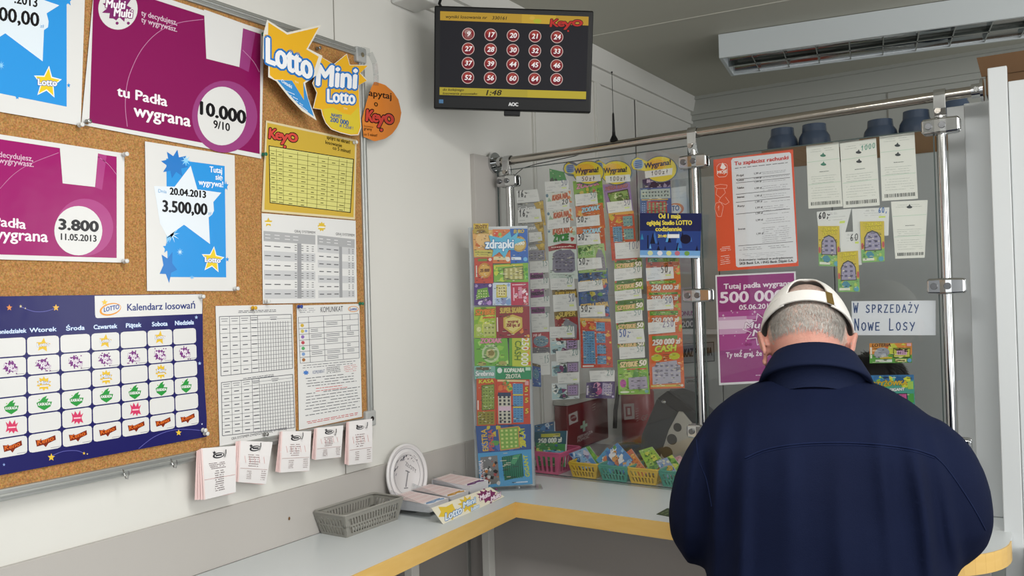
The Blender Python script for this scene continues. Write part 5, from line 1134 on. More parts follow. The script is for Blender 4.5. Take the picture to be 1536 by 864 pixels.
# --- green-white printed receipts
def long_receipt(q, label, off, col, big=None):
    p = Print(INS, off); p.sheet(q, '#dcddd4'); t = quad_map(q); P4 = lambda a, b, c, d: [t(a, b), t(c, b), t(c, d), t(a, d)]
    p.lines([t(.12, .05), t(.88, .05), t(.88, .12), t(.12, .12)], 2, '#98a098', .5, 1, 2)
    for v in ((.17, .31) if not big == 'plain' else (.1,)):
        c = t(.5, v); p.ell(c[0], c[1] + .8, 4.3, 2.0, col, 2, 16); p.poly([(c[0] - 2.2, c[1]), (c[0] + .4, c[1] - 4), (c[0] + 2.2, c[1])], col, 3)
    if big and big != 'plain': p.hand(big, t(.56, .16), t(.98, .14), 7.5, 1.1, '#5f9a86', 4)
    p.lines([t(.3, .4), t(.7, .4), t(.7, .46), t(.3, .46)], 1, '#6a746c', 1.0, 2, 5); p.lines([t(.1, .48), t(.88, .48), t(.88, .62), t(.1, .62)], 4, '#9aa49c', .5, 2, 7); p.lines([t(.1, .66), t(.92, .66), t(.92, .86), t(.1, .86)], 5, '#a0a8a0', .5, 2, 8)
    for v in (.26, .62): p.line(t(.02, v), t(.98, v - .01), .5, '#9cc4a8', 2)
    R = random.Random(int(q[0][0])); u = .08
    while u < .93:
        w_ = R.choice((.01, .016, .026)); p.poly(P4(u, .9, u + w_, .955), '#3c423e', 2); u += w_ + R.choice((.012, .02))
    return tag(p.build('long_receipt', PAPER), label, 'receipt', 'printed receipts on the glass')
long_receipt(Q(1209.4, 219.5, 1258, 213.4, 1264, 309.6, 1212.7, 313), 'pale receipt with two green marks, nearest the orange notice', .001, '#3f7a64')
long_receipt(Q(1259.7, 215, 1314, 207, 1319.6, 308, 1265, 312), 'pale receipt with 1000 handwritten in green at its top', .002, '#3c3f42', '1000')
long_receipt(Q(1319, 203.3, 1371.5, 198, 1377, 298, 1323, 301.5), 'pale receipt with two black marks taped beside the third post', .001, '#3c4244')
long_receipt(Q(1336.5, 302.5, 1391.6, 300, 1387, 386.4, 1343, 388), 'single receipt with a barcode hanging below the others', .003, '#3c4244', 'plain')
tomb = [('t', 'CZEK NA', .12, .12, .9, .1, 5, '#d8c83c', '#5a5a20'), ('t', 'ZŁOTO', .2, .22, .88, .2, 5, '#d8c83c', '#5a5a20'), ('r', 0, .68, 1, 1, '#7fae6a'), ('n', .02, .66, .98, .95, 10, 2, ['#5f9a5a', '#c8b84a', '#4f8a9a', '#a8c060'], 4), ('p', [(.13, .72), (.15, .4), (.28, .27), (.5, .22), (.72, .27), (.86, .4), (.88, .72)], '#4a4a44'), ('p', [(.17, .7), (.19, .41), (.3, .3), (.5, .25), (.7, .3), (.82, .41), (.84, .7)], '#9a96ac'), ('g', .25, .32, .78, .66, 2, 3, '#5f5c74', 3), ('e', .06, .6, .05, .08, '#b85a5a'), ('e', .95, .58, .05, .08, '#b85a5a'), ('r', .05, .9, .55, .96, '#d8dcc8'), ('e', .85, .93, .12, .06, '#5fa0b0')]
gold_set = ((Q(1225, 317.7, 1277, 313, 1262, 372, 1230, 372), '60;', INK2, 'l', Q(1227, 339, 1259, 339, 1259.7, 400, 1228, 398.7), 'nearest the orange notice'), (Q(1278, 313.5, 1334, 311, 1332.6, 353.4, 1280, 354), '60,', '#3a6aa8', 'r', Q(1290, 332.3, 1326, 331.7, 1327, 392, 1292.7, 394), 'highest, next to the barcode receipt'), (Q(1259.7, 348.5, 1290.4, 347, 1292.7, 397, 1262, 400), '60', INK2, 'r', Q(1255.8, 378.3, 1287, 376, 1289.8, 437.6, 1257.4, 438), 'lowest of the three'))
for k, (rq_, tx, c_, sd, cq, lb) in enumerate(gold_set):
    p = Print(INS, .001 + .0006 * k); p.sheet(rq_, '#d6d8d4'); t = quad_map(rq_)
    p.lines([t(.35, .05), t(.62, .05), t(.62, .12), t(.35, .12)], 2, '#a0a4a2', .6, 1, 2); p.lines([t(.3, .14), t(.92, .14), t(.92, .3), t(.3, .3)], 2, '#aaaeac', .6, 1, 3); p.poly([t(.72, .3), t(.9, .3), t(.9, .36), t(.72, .36)], '#c8d86a', 1)
    if k == 2: p.hand(tx, t(.46, .27), t(.92, .26), 10, 1.0, c_, 3)
    elif sd == 'l': p.hand(tx, t(.03, .2), t(.4, .19), 9, 1.5, c_, 3)
    else: p.hand(tx, t(.7, .18), t(.98, .17), 7.5, 1.2, c_, 3)
    tag(p.build('receipt', PAPER), 'receipt marked 60 behind the gold-bar ticket ' + lb, 'receipt', 'receipts marked 60')
    card(cq, '#c9b44a', tomb, 'yellow-green ticket with a lilac arch, ' + lb, .004 + .0008 * k, 'arch tickets on the glass')
p = Print(INS, .001); q4 = Q(1277.4, 451.8, 1403.5, 450.6, 1403.5, 502.8, 1278, 502.8); p.sheet(q4, '#d4d8dc')
PENB = '#2f4a7a'
p.hand('W SPRZEDAŻY', (1279.5, 469), (1379.5, 468.4), 11.5, 1.6, PENB, 3, [1.25] + [1.0] * 10); p.hand('NOWE LOSY', (1280.5, 495.6), (1374, 495), 11.5, 1.7, PENB, 3, [1.5, 1, 1, 1, 1, 1.5, 1, 1, 1])
tag(p.build('handwritten_sign', PAPER), 'white handwritten sign W SPRZEDAŻY NOWE LOSY on the glass', 'sign')
card(Q(1304, 515, 1368, 514.4, 1368, 544, 1304.4, 545), '#c8843c', [('r', 0, .55, 1, 1, '#5f9a4a'), ('n', .3, .05, .95, .5, 8, 2, ['#d8b03c', '#c85a3c', '#b8c04a', '#d88a4a'], 6), ('r', .02, .2, .06, .75, '#dcd8cc'), ('t', 'LOTERIA', .06, .18, .5, .16, 4.6, '#5a2a20', '#d8b048'), ('e', .3, .45, .17, .24, '#8f949c'), ('e', .2, .55, .09, .2, '#9a9fa6'), ('e', .34, .62, .07, .1, '#a8adb4'), ('p', [(.38, .45), (.42, .5), (.43, .72), (.4, .72)], '#858a92'), ('r', .25, .7, .53, .78, '#c8ac3c'), ('r', .14, .82, .53, .96, '#c8d0c4'), ('r', .56, .24, .96, .74, '#3c4a24'), ('r', .575, .28, .945, .7, '#b8bc52'), ('p', [(.57, .3), (.94, .3), (.86, .38), (.64, .38)], '#3a2c20'), ('r', .64, .38, .88, .6, '#c8a0b8'), ('g', .66, .4, .86, .58, 4, 2, '#8a6a88', 2), ('r', .61, .8, .87, .95, '#d0cc8c'), ('l', .63, .84, .85, .92, 1, '#4a4a2c', 1.4), ('r', .88, .02, .98, .16, '#d8a0a8'), ('e', .94, .88, .05, .1, '#5f9ac0')], 'small landscape ticket with a grey animal, under the handwritten sign', .001, 'single tickets beside the third post')
card(Q(1302.7, 563, 1370.6, 562, 1374, 645, 1306, 648), '#4f9a8c', [('r', 0, 0, 1, .1, '#3f6f9c'), ('n', .05, .02, .95, .2, 16, 4, ['#7fae4a', '#3a7ab0', '#5fb0a0', '#c8cf4a', '#2c5a8a'], 6), ('t', 'KRZYŻÓWKA', -.02, .2, .84, .18, 6.5, '#c8a83c', '#3a2c14'), ('t', 'GIGANT', .44, .29, .78, .28, 4, '#e2e4e0', '#4a5a60'), ('p', [(.1, .34), (.84, .33), (.86, .9), (.12, .9)], '#3c2a34'), ('p', [(.12, .355), (.82, .345), (.84, .88), (.14, .88)], '#b85a8c'), ('g', .16, .4, .82, .86, 6, 6, '#9c4476', 2), ('r', .86, .12, .98, .26, '#9cc05a'), ('r', .86, .34, .98, .5, '#4f9a4a'), ('r', .86, .56, .98, .76, '#4fa8c8')], 'blue-green KRZYŻÓWKA ticket half hidden behind the shoulder of the man', .001, 'single tickets beside the third post')
# ------------------------------------------------------------------ clear display case of scratch cards
b0 = TOP.at(716, 737); b1 = TOP.at(803, 733); sd = (b1 - b0).normalized(); sn = Vector((sd.y, -sd.x, 0))
if sn.y > 0: sn = -sn
STAND = Plane(b0 + sn * -.004, sn)
W_ = (b1 - b0).length; ztop_ = STAND.at(750, 341).z
cs_ = thing('display_case', 'upright clear acrylic case filled with rows of coloured scratch cards', 'display case', b0 + sd * W_ / 2)
def sbox(m, u0, u1, n0, n1, z0, z1):
    f = lambda u, n, z: b0 + sd * u + sn * n + Vector((0, 0, z - b0.z))
    m.hexa([f(u0, n0, z0), f(u1, n0, z0), f(u1, n1, z0), f(u0, n1, z0)], [f(u0, n0, z1), f(u1, n0, z1), f(u1, n1, z1), f(u0, n1, z1)])
m = MB(); sbox(m, 0, W_, .0045, .0065, ZC + .004, ztop_); m.build('front_sheet', ACRYLIC, cs_)
m = MB(); sbox(m, -.004, W_ + .002, -.026, -.023, ZC + .004, ztop_ + .004); m.build('back_sheet', mat('milky_back', '#c3c8c8', .3), cs_)
for u in (-.004, W_):
    m = MB(); sbox(m, u, u + .002, -.023, .0065, ZC + .004, ztop_); m.build('side_sheet', ACRYLIC, cs_)
m = MB(); sbox(m, -.006, W_ + .02, -.04, .016, ZC + .0003, ZC + .0045); m.build('base_plate', ACRYLIC, cs_, .001)
DG = 'scratch cards in the clear display case'
def dcard(q, bg, items, label, k=0): return card(q, bg, items, label, -.0012 + .0006 * (k % 5) - .006 * 0, DG, STAND)
OR_ = ['#d89a4a', '#e0b86a', '#c86a2c', '#e8d8b0']
dcard(Q(710, 335.5, 732.6, 335, 733, 350, 710, 350), '#b59a3a', [('t', 'ZŁOTY', .1, .5, .9, .48, 5, '#6a4a14'), ('e', .5, .8, .3, .2, '#8a6a24')], 'gold card peeping above the top row of the display case', -1)
dcard(Q(708.6, 345, 740.6, 344.6, 740.6, 386, 710.8, 386), '#d9a35c', [('n', .05, .05, .95, .7, 14, 3, OR_, 6), ('e', .5, .35, .36, .24, '#e2b878'), ('r', .04, .74, .96, .96, '#c8bc5a'), ('l', .1, .78, .9, .92, 2, '#6a5a2c')], 'pale orange card at the top corner of the display case nearest the wall', 0)
dcard(Q(739, 344, 766, 344, 766, 395, 739, 395), '#d5763c', [('n', .05, .05, .95, .6, 10, 5, ['#d84a3a', '#e0a05a', '#8fb85a', '#c85a2c'], 5), ('r', .05, .8, .8, .9, '#e2d0a0'), ('e', .85, .88, .12, .07, '#e8e0d0')], 'orange card behind the zdrapki star in the top row', 1)
dcard(Q(765, 343, 791, 343, 792.5, 395, 766, 395), '#2f62b0', [('t', 'EURO', .2, .13, .8, .12, 5, '#c8b04a', '#1c2c5a'), ('e', .5, .44, .42, .23, '#b8964a'), ('e', .5, .44, .34, .18, '#d0b468'), ('t', '5000', .2, .48, .8, .47, 5, '#f0e8d0', '#6a4a1c'), ('e', .55, .38, .12, .06, '#e8e0c0'), ('r', .05, .82, .6, .9, '#dfe6ee'), ('e', .84, .88, .12, .06, '#6fb0d8')], 'blue card with a gold coin in the top row of the display case', 2)
p = Print(STAND, .0030); pts = [(731, 371), (737, 366), (733, 353), (752, 357), (765, 347), (767, 356), (778, 347), (775, 357), (789, 360), (772, 366), (771, 375), (763, 375), (757, 387), (749, 378), (738, 386), (740, 375)]
p.blank(pts, '#5fb4cf'); p.poly([(735, 370), (750, 362), (766, 362), (770, 372), (750, 374)], '#8fd0e0', 1); p.text('zdrapki', (728, 372.5), (771, 372), 13, '#eef4f6', 5, bold=.6, out='#2f7fb4', ow=1.5)
tag(p.build('header_sign', CARD), 'light blue burst sign reading zdrapki on the display case', 'sign')
dcard(Q(711.3, 387, 739, 386, 740, 425, 712, 425), '#c24a34', [('r', .2, .04, .7, .14, '#6f8a3a'), ('e', .55, .5, .36, .3, '#c88a3a'), ('e', .55, .5, .28, .23, '#d8a850'), ('t', '25 000', .3, .56, .8, .55, 4.5, '#6a3a14'), ('r', .08, .3, .14, .75, '#e2d8cc'), ('e', .86, .08, .09, .06, '#e8d0c8')], 'red card with a gold disc in the second row', 3)
dcard(Q(740, 397, 792, 394, 792.5, 423, 741, 423), '#7fae3c', [('r', .04, .04, .85, .14, '#c8b83c'), ('n', .02, .15, .3, .95, 8, 4, ['#c8cf4a', '#5f9a30', '#a8cf5a'], 4), ('p', [(.28, .22), (.86, .15), (.87, .88), (.28, .9)], '#5a6a2c'), ('p', [(.3, .25), (.84, .19), (.85, .85), (.3, .87)], '#a8a05a'), ('g', .3, .24, .85, .86, 4, 3, '#d0c88a', 4.5), ('n', .88, .1, .98, .9, 5, 6, ['#4f9a3a', '#8fcf6a'], 3)], 'green landscape card with a grid of coins', 4)
dcard(Q(711, 425, 739, 424, 739, 458, 711.3, 458), '#5a3a7c', [('p', [(.18, .28), (.72, .2), (.82, .62), (.1, .75)], '#6f9f3a'), ('g', .2, .3, .72, .66, 4, 3, '#c8d88a', 2), ('n', .1, .78, .9, .97, 8, 3, ['#b890c8', '#e0d0e8', '#7a5a9c'], 3), ('e', .86, .12, .08, .07, '#d8c8e0'), ('e', .12, .12, .08, .07, '#a890b8')], 'purple card with a green slanted panel', 0)
dcard(Q(739, 424, 766, 424, 766.5, 458, 739, 458), '#c9d3dc', [('n', .02, .65, .98, .98, 10, 3, ['#7f9fc8', '#a8b8d8', '#8a90b8'], 4), ('r', .2, .1, .78, .66, '#c8b84a'), ('r', .28, .16, .7, .58, '#e0d49a'), ('g', .3, .18, .7, .56, 3, 3, '#8a7a3a', 2.4), ('e', .88, .1, .08, .07, '#8fa8d0')], 'pale blue card with a yellow framed panel', 1)
dcard(Q(766, 424, 792.5, 423, 793, 458, 767, 458), '#b8304a', [('l', .08, .06, .92, .14, 1, '#f0d8dc', 1.5), ('r', .12, .22, .2, .8, '#e0a8b4'), ('n', .25, .2, .95, .95, 14, 6, ['#e8b8c4', '#d8606a', '#8a1c34', '#f0dce0'], 3), ('r', .42, .2, .62, .7, '#d890a4')], 'crimson card at the end of the third row', 2)
dcard(Q(711, 461, 743.5, 460, 744.6, 507, 711, 507), '#9fb83a', [('n', .02, .02, .98, .95, 14, 7, ['#c8cf4a', '#7fa82c', '#d8d86a', '#5f8a24'], 5), ('t', 'SZYBKIE', .06, .26, .95, .24, 8, '#d8842c', '#6a2c10'), ('t', 'pieniądze', .4, .37, .95, .36, 3.2, '#c84a2c'), ('r', .08, .55, .35, .95, '#a8b85a'), ('r', .42, .55, .95, .93, '#b8bc6a'), ('g', .44, .58, .94, .92, 3, 2, '#7a7f3c', 2.4), ('e', .22, .72, .1, .08, '#d8d89a')], 'yellow-green SZYBKIE card in the fourth row', 3)
dcard(Q(743.5, 459.5, 794, 459, 795, 507, 744.6, 507), '#8f2c30', [('t', 'SUPER SKARB', .12, .22, .8, .2, 8, '#c8a84a', '#4a2410'), ('p', [(.22, .36), (.5, .26), (.78, .36), (.78, .68), (.5, .9), (.22, .68)], '#c8ac4a'), ('p', [(.28, .41), (.5, .33), (.72, .41), (.72, .65), (.5, .82), (.28, .65)], '#d8c878'), ('t', 'wygraj', .34, .52, .66, .51, 4, '#8a2c1c'), ('t', '350 tys. zł', .3, .65, .7, .64, 5, '#8a2c1c'), ('r', .02, .35, .06, .8, '#e0c8c0'), ('n', .7, .7, .99, .97, 6, 4, ['#d8843c', '#b83c2c', '#e0b04a'], 3)], 'dark red card with a gold shield in the fourth row', 4)
dcard(Q(711, 508, 761, 507, 763.5, 549, 712, 549), '#6fa83e', [('n', .02, .02, .98, .98, 16, 5, ['#a8cf6a', '#4f8a30', '#8fc04a', '#c8d88a'], 5), ('t', 'ZODIAK', .18, .17, .82, .16, 7, '#d890a0', '#7a3a40'), ('e', .48, .55, .26, .33, '#b8c89a'), ('e', .48, .55, .2, .25, '#7fa05a'), ('e', .48, .55, .13, .17, '#c0b87a'), ('e', .5, .53, .09, .1, '#8a7a3c'), ('e', .22, .92, .12, .08, '#a8a05a'), ('e', .82, .9, .12, .08, '#a8a05a')], 'green ZODIAK card with a round dial', 0)
dcard(Q(763.5, 506, 795, 503, 796.7, 551, 764, 549), '#b8c03a', [('r', .0, 0, .14, 1, '#5f9a30'), ('n', .75, 0, .99, 1, 10, 4, ['#d8702c', '#e0943c', '#c85a24'], 3), ('v', '250 000', .62, .04, .55, .96, 10, '#e8e4d8'), ('v', 'CASH', .3, .12, .24, .8, 9, '#5a7a1c')], 'sideways 250 000 CASH card in the fifth row', 1)
dcard(Q(711, 549, 743, 549, 743, 569, 712, 569), '#7fb0a0', [('r', .1, .1, .7, .3, '#6a5a40'), ('t', 'Srebrna', .04, .75, .94, .72, 7, '#d8dcd8', '#4a6a64')], 'pale green Srebrna card in the narrow sixth row', 2)
dcard(Q(743, 550, 797, 550, 797, 569, 743, 569), '#2f8a58', [('e', .12, .3, .07, .22, '#d8e0d8'), ('t', 'KOPALNIA', .24, .45, .8, .42, 6, '#d8e0d0', '#1c4a30'), ('t', 'ZŁOTA', .28, .92, .7, .88, 6, '#c8d0b8', '#1c4a30'), ('r', .84, .05, .98, .3, '#b8d8c0')], 'green KOPALNIA card in the narrow sixth row', 3)
dcard(Q(714.7, 568, 743.4, 567.5, 744, 638, 715.4, 639), '#c6532c', [('t', 'KASA', .1, .1, .9, .09, 5, '#d8c83c', '#6a2c10'), ('p', [(.26, .14), (.93, .12), (.93, .66), (.26, .68)], '#5a6a2c'), ('p', [(.3, .16), (.9, .14), (.9, .64), (.3, .66)], '#8fa04c'), ('g', .3, .16, .9, .65, 4, 7, '#6a7a30', 2), ('r', .05, .7, .92, .98, '#8f8430'), ('g', .08, .73, .9, .96, 4, 4, '#6a601c', 2), ('r', .04, .46, .1, .66, '#e0d8cc')], 'orange card with a tall olive number panel', 4)
dcard(Q(743.4, 568, 794.3, 569, 795.6, 636, 744.7, 637), '#c8482c', [('r', .05, .02, .9, .06, '#e0c890'), ('n', .03, .08, .45, .28, 10, 3, ['#c8a83c', '#5f9a4a', '#d8743c', '#d8d04a'], 4), ('r', .06, .3, .44, .98, '#c8c4b0'), ('g', .06, .36, .44, .98, 3, 8, '#3a3a40', 3.4), ('r', .06, .3, .44, .38, '#34405c'), ('r', .06, .6, .44, .7, '#d8b8c8'), ('r', .5, .1, .8, .33, '#5d90b8'), ('r', .5, .37, .8, .6, '#5d90b8'), ('r', .5, .64, .8, .96, '#5d90b8'), ('g', .51, .1, .79, .95, 3, 16, '#3a6a98', 1.1), ('r', .5, .335, .8, .36, '#d8cf4a'), ('r', .5, .61, .8, .635, '#d8cf4a'), ('t', '5', .84, .28, .95, .28, 7, '#d8b83c', '#7a2c14'), ('t', '5', .84, .52, .95, .52, 7, '#d8b83c', '#7a2c14'), ('t', '5', .84, .76, .95, .76, 7, '#d8b83c', '#7a2c14'), ('r', .86, .04, .97, .13, '#d8a0a0')], 'red bingo card with blue number strips in the display case', 0)
dcard(Q(713.4, 639, 796.4, 636, 796.9, 674, 716.7, 680), '#38548c', [('n', .02, .03, .98, .97, 26, 8, ['#4f6ab0', '#2c3c6a', '#c8b83c', '#5f9a4a', '#6a8ac8'], 5), ('v', 'EKSTRA', .2, .95, .19, .12, 8, '#d8b03c'), ('v', 'PENSJA', .31, .95, .3, .15, 7, '#c8584a'), ('p', [(.4, .12), (.78, .06), (.79, .92), (.42, .97)], '#c89048'), ('p', [(.42, .16), (.76, .1), (.77, .88), (.44, .93)], '#7fa848'), ('g', .43, .14, .76, .9, 4, 5, '#c8d07a', 3), ('v', '20 LAT', .9, .9, .88, .1, 8, '#d0cf3c')], 'sideways blue EKSTRA PENSJA card in the display case', 1)
dcard(Q(716.7, 680, 796.9, 674, 799, 726, 720.5, 732), '#4f9ac8', [('p', [(.04, .12), (.36, .1), (.38, .9), (.06, .94)], '#7c7a78'), ('n', .05, .14, .36, .9, 34, 9, ['#d0ccc8', '#2c2a2c', '#a84a4a', '#c87a3c', '#e0dcd8', '#1c1c20'], 3), ('v', 'KRZYŻÓWKA', .1, .86, .08, .2, 6, '#e8d8d8'), ('p', [(.44, .16), (.82, .1), (.84, .76), (.47, .84)], '#1c5a44'), ('g', .46, .14, .82, .8, 9, 8, '#2f7a5c', 4.5), ('p', [(.66, .14), (.8, .11), (.68, .4), (.6, .36)], '#4f9a6a'), ('v', 'GIGANT', .95, .78, .92, .14, 6, '#c8d03c'), ('l', .65, .9, .93, .94, 1, '#dfe8ee', 1.6)], 'light blue crossword card at the bottom of the display case', 2)

# ------------------------------------------------------------------ slip dispenser with the coin-shaped back
ds = thing('slip_dispenser', 'clear slip dispenser with a large coin-shaped back and a Lotto header strip', 'dispenser', (.1, 1.76, ZC))
dc = Vector((.030, 1.715, ZC + .082)); tilt = Vector((1, 0, .12)).normalized(); COIN = Plane(dc, tilt)
up = Vector((-.12, 0, 1)).normalized(); side = Vector((0, 1, 0))
def cring(r, off, n=48): return [dc + tilt * off + side * r * math.cos(2 * PI * k / n) + up * r * math.sin(2 * PI * k / n) for k in range(n)]
m = MB(); m.rings([cring(.001, -.004), cring(.080, -.004), cring(.082, -.002), cring(.082, .002), cring(.078, .004), cring(.074, .002), cring(.073, .001), cring(.064, .001), cring(.062, .003), cring(.058, .003), cring(.056, .001), cring(.001, .001)], 0)
co = m.build('coin_back', mat('pale_embossed', '#dad7d7', .35, .05), ds)
p = Print(COIN, .0012); cpt = lambda r, a, o=0: None
def cpx(u, v):
    q = dc + side * u + up * v; d = q - EYE; z = d.dot(AF); return (768 + FPX * d.dot(AR) / z, 432 - FPX * d.dot(AU) / z)
p.M = lambda u, v: cpx(u, v)
for r_, w_, c_ in ((.0775, .7, '#6f6c70'), (.0685, .6, '#8a878c'), (.060, 1.2, '#6a686c'), (.052, .5, '#96949a')):
    pts = [(r_ * math.cos(2 * PI * k / 40), r_ * math.sin(2 * PI * k / 40)) for k in range(41)]; p.path(pts, w_, c_, 2)
R = random.Random(8)
for k in range(26):
    a = R.uniform(.2, 2.9); r_ = R.uniform(.042, .058); p.line((r_ * math.cos(a), r_ * math.sin(a)), ((r_ + .004) * math.cos(a + .12), (r_ - .003) * math.sin(a + .12)), 1.2, R.choice(['#77757a', '#5c5a60', '#a2a0a6']), 3)
a0, a1 = p.M(-.018, .012), p.M(.032, -.008); p.M = lambda u, v: (u, v); p.text('ZŁOTY', cpx(-.004, .026), cpx(.036, -.004), 6, '#77757a', 4); p.M = lambda u, v: cpx(u, v)
p.path([(-.012, -.03), (.004, .008), (-.006, .012), (.010, .004)], 1.6, '#8a888c', 4); p.line((-.02, -.032), (-.004, -.034), 1.6, '#8a888c', 4)
p.build('coin_relief', CARD, co)
def tray(y0, y1, z0, z1): pass
for k, (y0, y1, dz) in enumerate(((1.632, 1.715, .0), (1.720, 1.802, .003), (1.807, 1.895, .010))):
    m = MB(); m.hexa([(.036, y0, ZC + .008), (.168, y0, ZC + .003 + .010), (.168, y1, ZC + .013), (.036, y1, ZC + .008)], [(.036, y0, ZC + .0095), (.168, y0, ZC + .0145), (.168, y1, ZC + .0145), (.036, y1, ZC + .0095)]); m.build('tray', ACRYLIC, ds)
    for yy in (y0 - .0022, y1 + .0004):
        m = MB(); m.hexa([(.045, yy, ZC + .0004), (.172, yy, ZC + .0004), (.172, yy + .0016, ZC + .0004), (.045, yy + .0016, ZC + .0004)], [(.045, yy, ZC + .060), (.172, yy, ZC + .030), (.172, yy + .0016, ZC + .030), (.045, yy + .0016, ZC + .060)]); m.build('divider', ACRYLIC, ds)
m = MB(); m.box((.20, 1.615, ZC + .0003), (.204, 1.90, ZC + .004)); m.build('front_foot', ACRYLIC, ds)
sgn = Plane(TOP.at(711, 765) + Vector((0, 0, .008)), Vector((1, .05, .45)))
p = Print(sgn, .0); q4 = [(647, 762), (735, 730.5), (757, 745), (665.5, 787)]; p.sheet(q4, '#dfd9c4', 1, .0008); t = quad_map(q4)
for u0, u1, nm_, c_ in ((.03, .34, 'Lotto', '#3a7ab8'), (.38, .62, 'Mini', '#4f8fc4')):
    c = t((u0 + u1) / 2, .5); p.star(c[0], c[1], 19 if nm_ == 'Lotto' else 15, 13, '#d9b93c', 1, 5 if nm_ == 'Lotto' else 10, .6, .3)
    p.text(nm_, t(u0 + .02, .86 if nm_ == 'Lotto' else .62), t(u1, .82 if nm_ == 'Lotto' else .58), 11 if nm_ == 'Lotto' else 8, '#dfe6ea', 5, bold=.4, out=c_, ow=1.2)
p.text('Lotto', t(.46, .95), t(.6, .93), 5, '#dfe6ea', 5, bold=.3, out='#4f8fc4', ow=.8)
c = t(.83, .48); multi_splat(p, c[0], c[1], 17, 11, 1, '#7a2a5c', 9, False); p.text('Multi', t(.68, .62), t(.87, .56), 8, '#e8dce4', 5, bold=.4, out='#7a2a5c', ow=.9); p.text('Multi', t(.79, .93), t(.97, .86), 7, '#e8dce4', 5, bold=.4, out='#7a2a5c', ow=.9)
p.build('header_strip', CARD, ds)
PADSIDE = mat('paper_edges', '#d3d2d6', .7, var=.12, vscale=900, stretch=(.02, .02, 1))
for k, (y0, y1, zz, lb, c_) in enumerate(((1.634, 1.714, .030, 'pink-printed slip pad with blue marks, nearest the grey basket', '#7a9ac0'), (1.722, 1.801, .031, 'middle slip pad of the dispenser, behind the Mini header', '#c8943c'), (1.809, 1.894, .041, 'highest slip pad of the dispenser, beside the display case', '#6a3a70'))):
    pd = thing('slip_pad', lb, 'slip pad', (.105, (y0 + y1) / 2, ZC + .012), 'slip pads in the dispenser')
    A = [(.036, y0, ZC + .0105), (.166, y0, ZC + .0152), (.166, y1, ZC + .0152), (.036, y1, ZC + .0105)]; zt = ZC + zz
    B = [(.036, y0, zt + .010), (.166, y0, zt + .004), (.166, y1, zt + .004), (.036, y1, zt + .010)]
    m = MB(); m.hexa(A, B); m.build('paper_stack', PADSIDE, pd)
    nrm = (Vector(B[1]) - Vector(B[0])).cross(Vector(B[3]) - Vector(B[0])).normalized(); nrm = nrm if nrm.z > 0 else -nrm
    p = Print(Plane(Vector(B[0]), nrm), .0004)
    def b2(u, v):
        q = Vector(B[0]) + (Vector(B[1]) - Vector(B[0])) * u + (Vector(B[3]) - Vector(B[0])) * v; d = q - EYE; z = d.dot(AF); return (768 + FPX * d.dot(AR) / z, 432 - FPX * d.dot(AU) / z)
    p.M = b2; p.rect(0, 0, 1, 1, '#e2d2d0', 0); p.rect(.84, .03, .99, .97, '#dcdfe4', 1)
    for i in range(4):
        for j in range(9): p.line((.08 + .19 * i, .06 + .1 * j), (.2 + .19 * i, .06 + .1 * j), .5, '#d8b4b1', 2)
    p.path([(.88, .1), (.93, .4), (.89, .6), (.94, .9)], 2.0, c_, 2); p.line((.86, .15), (.86, .85), 1.2, c_, 2)
    p.build('top_slip', PAPER, pd)

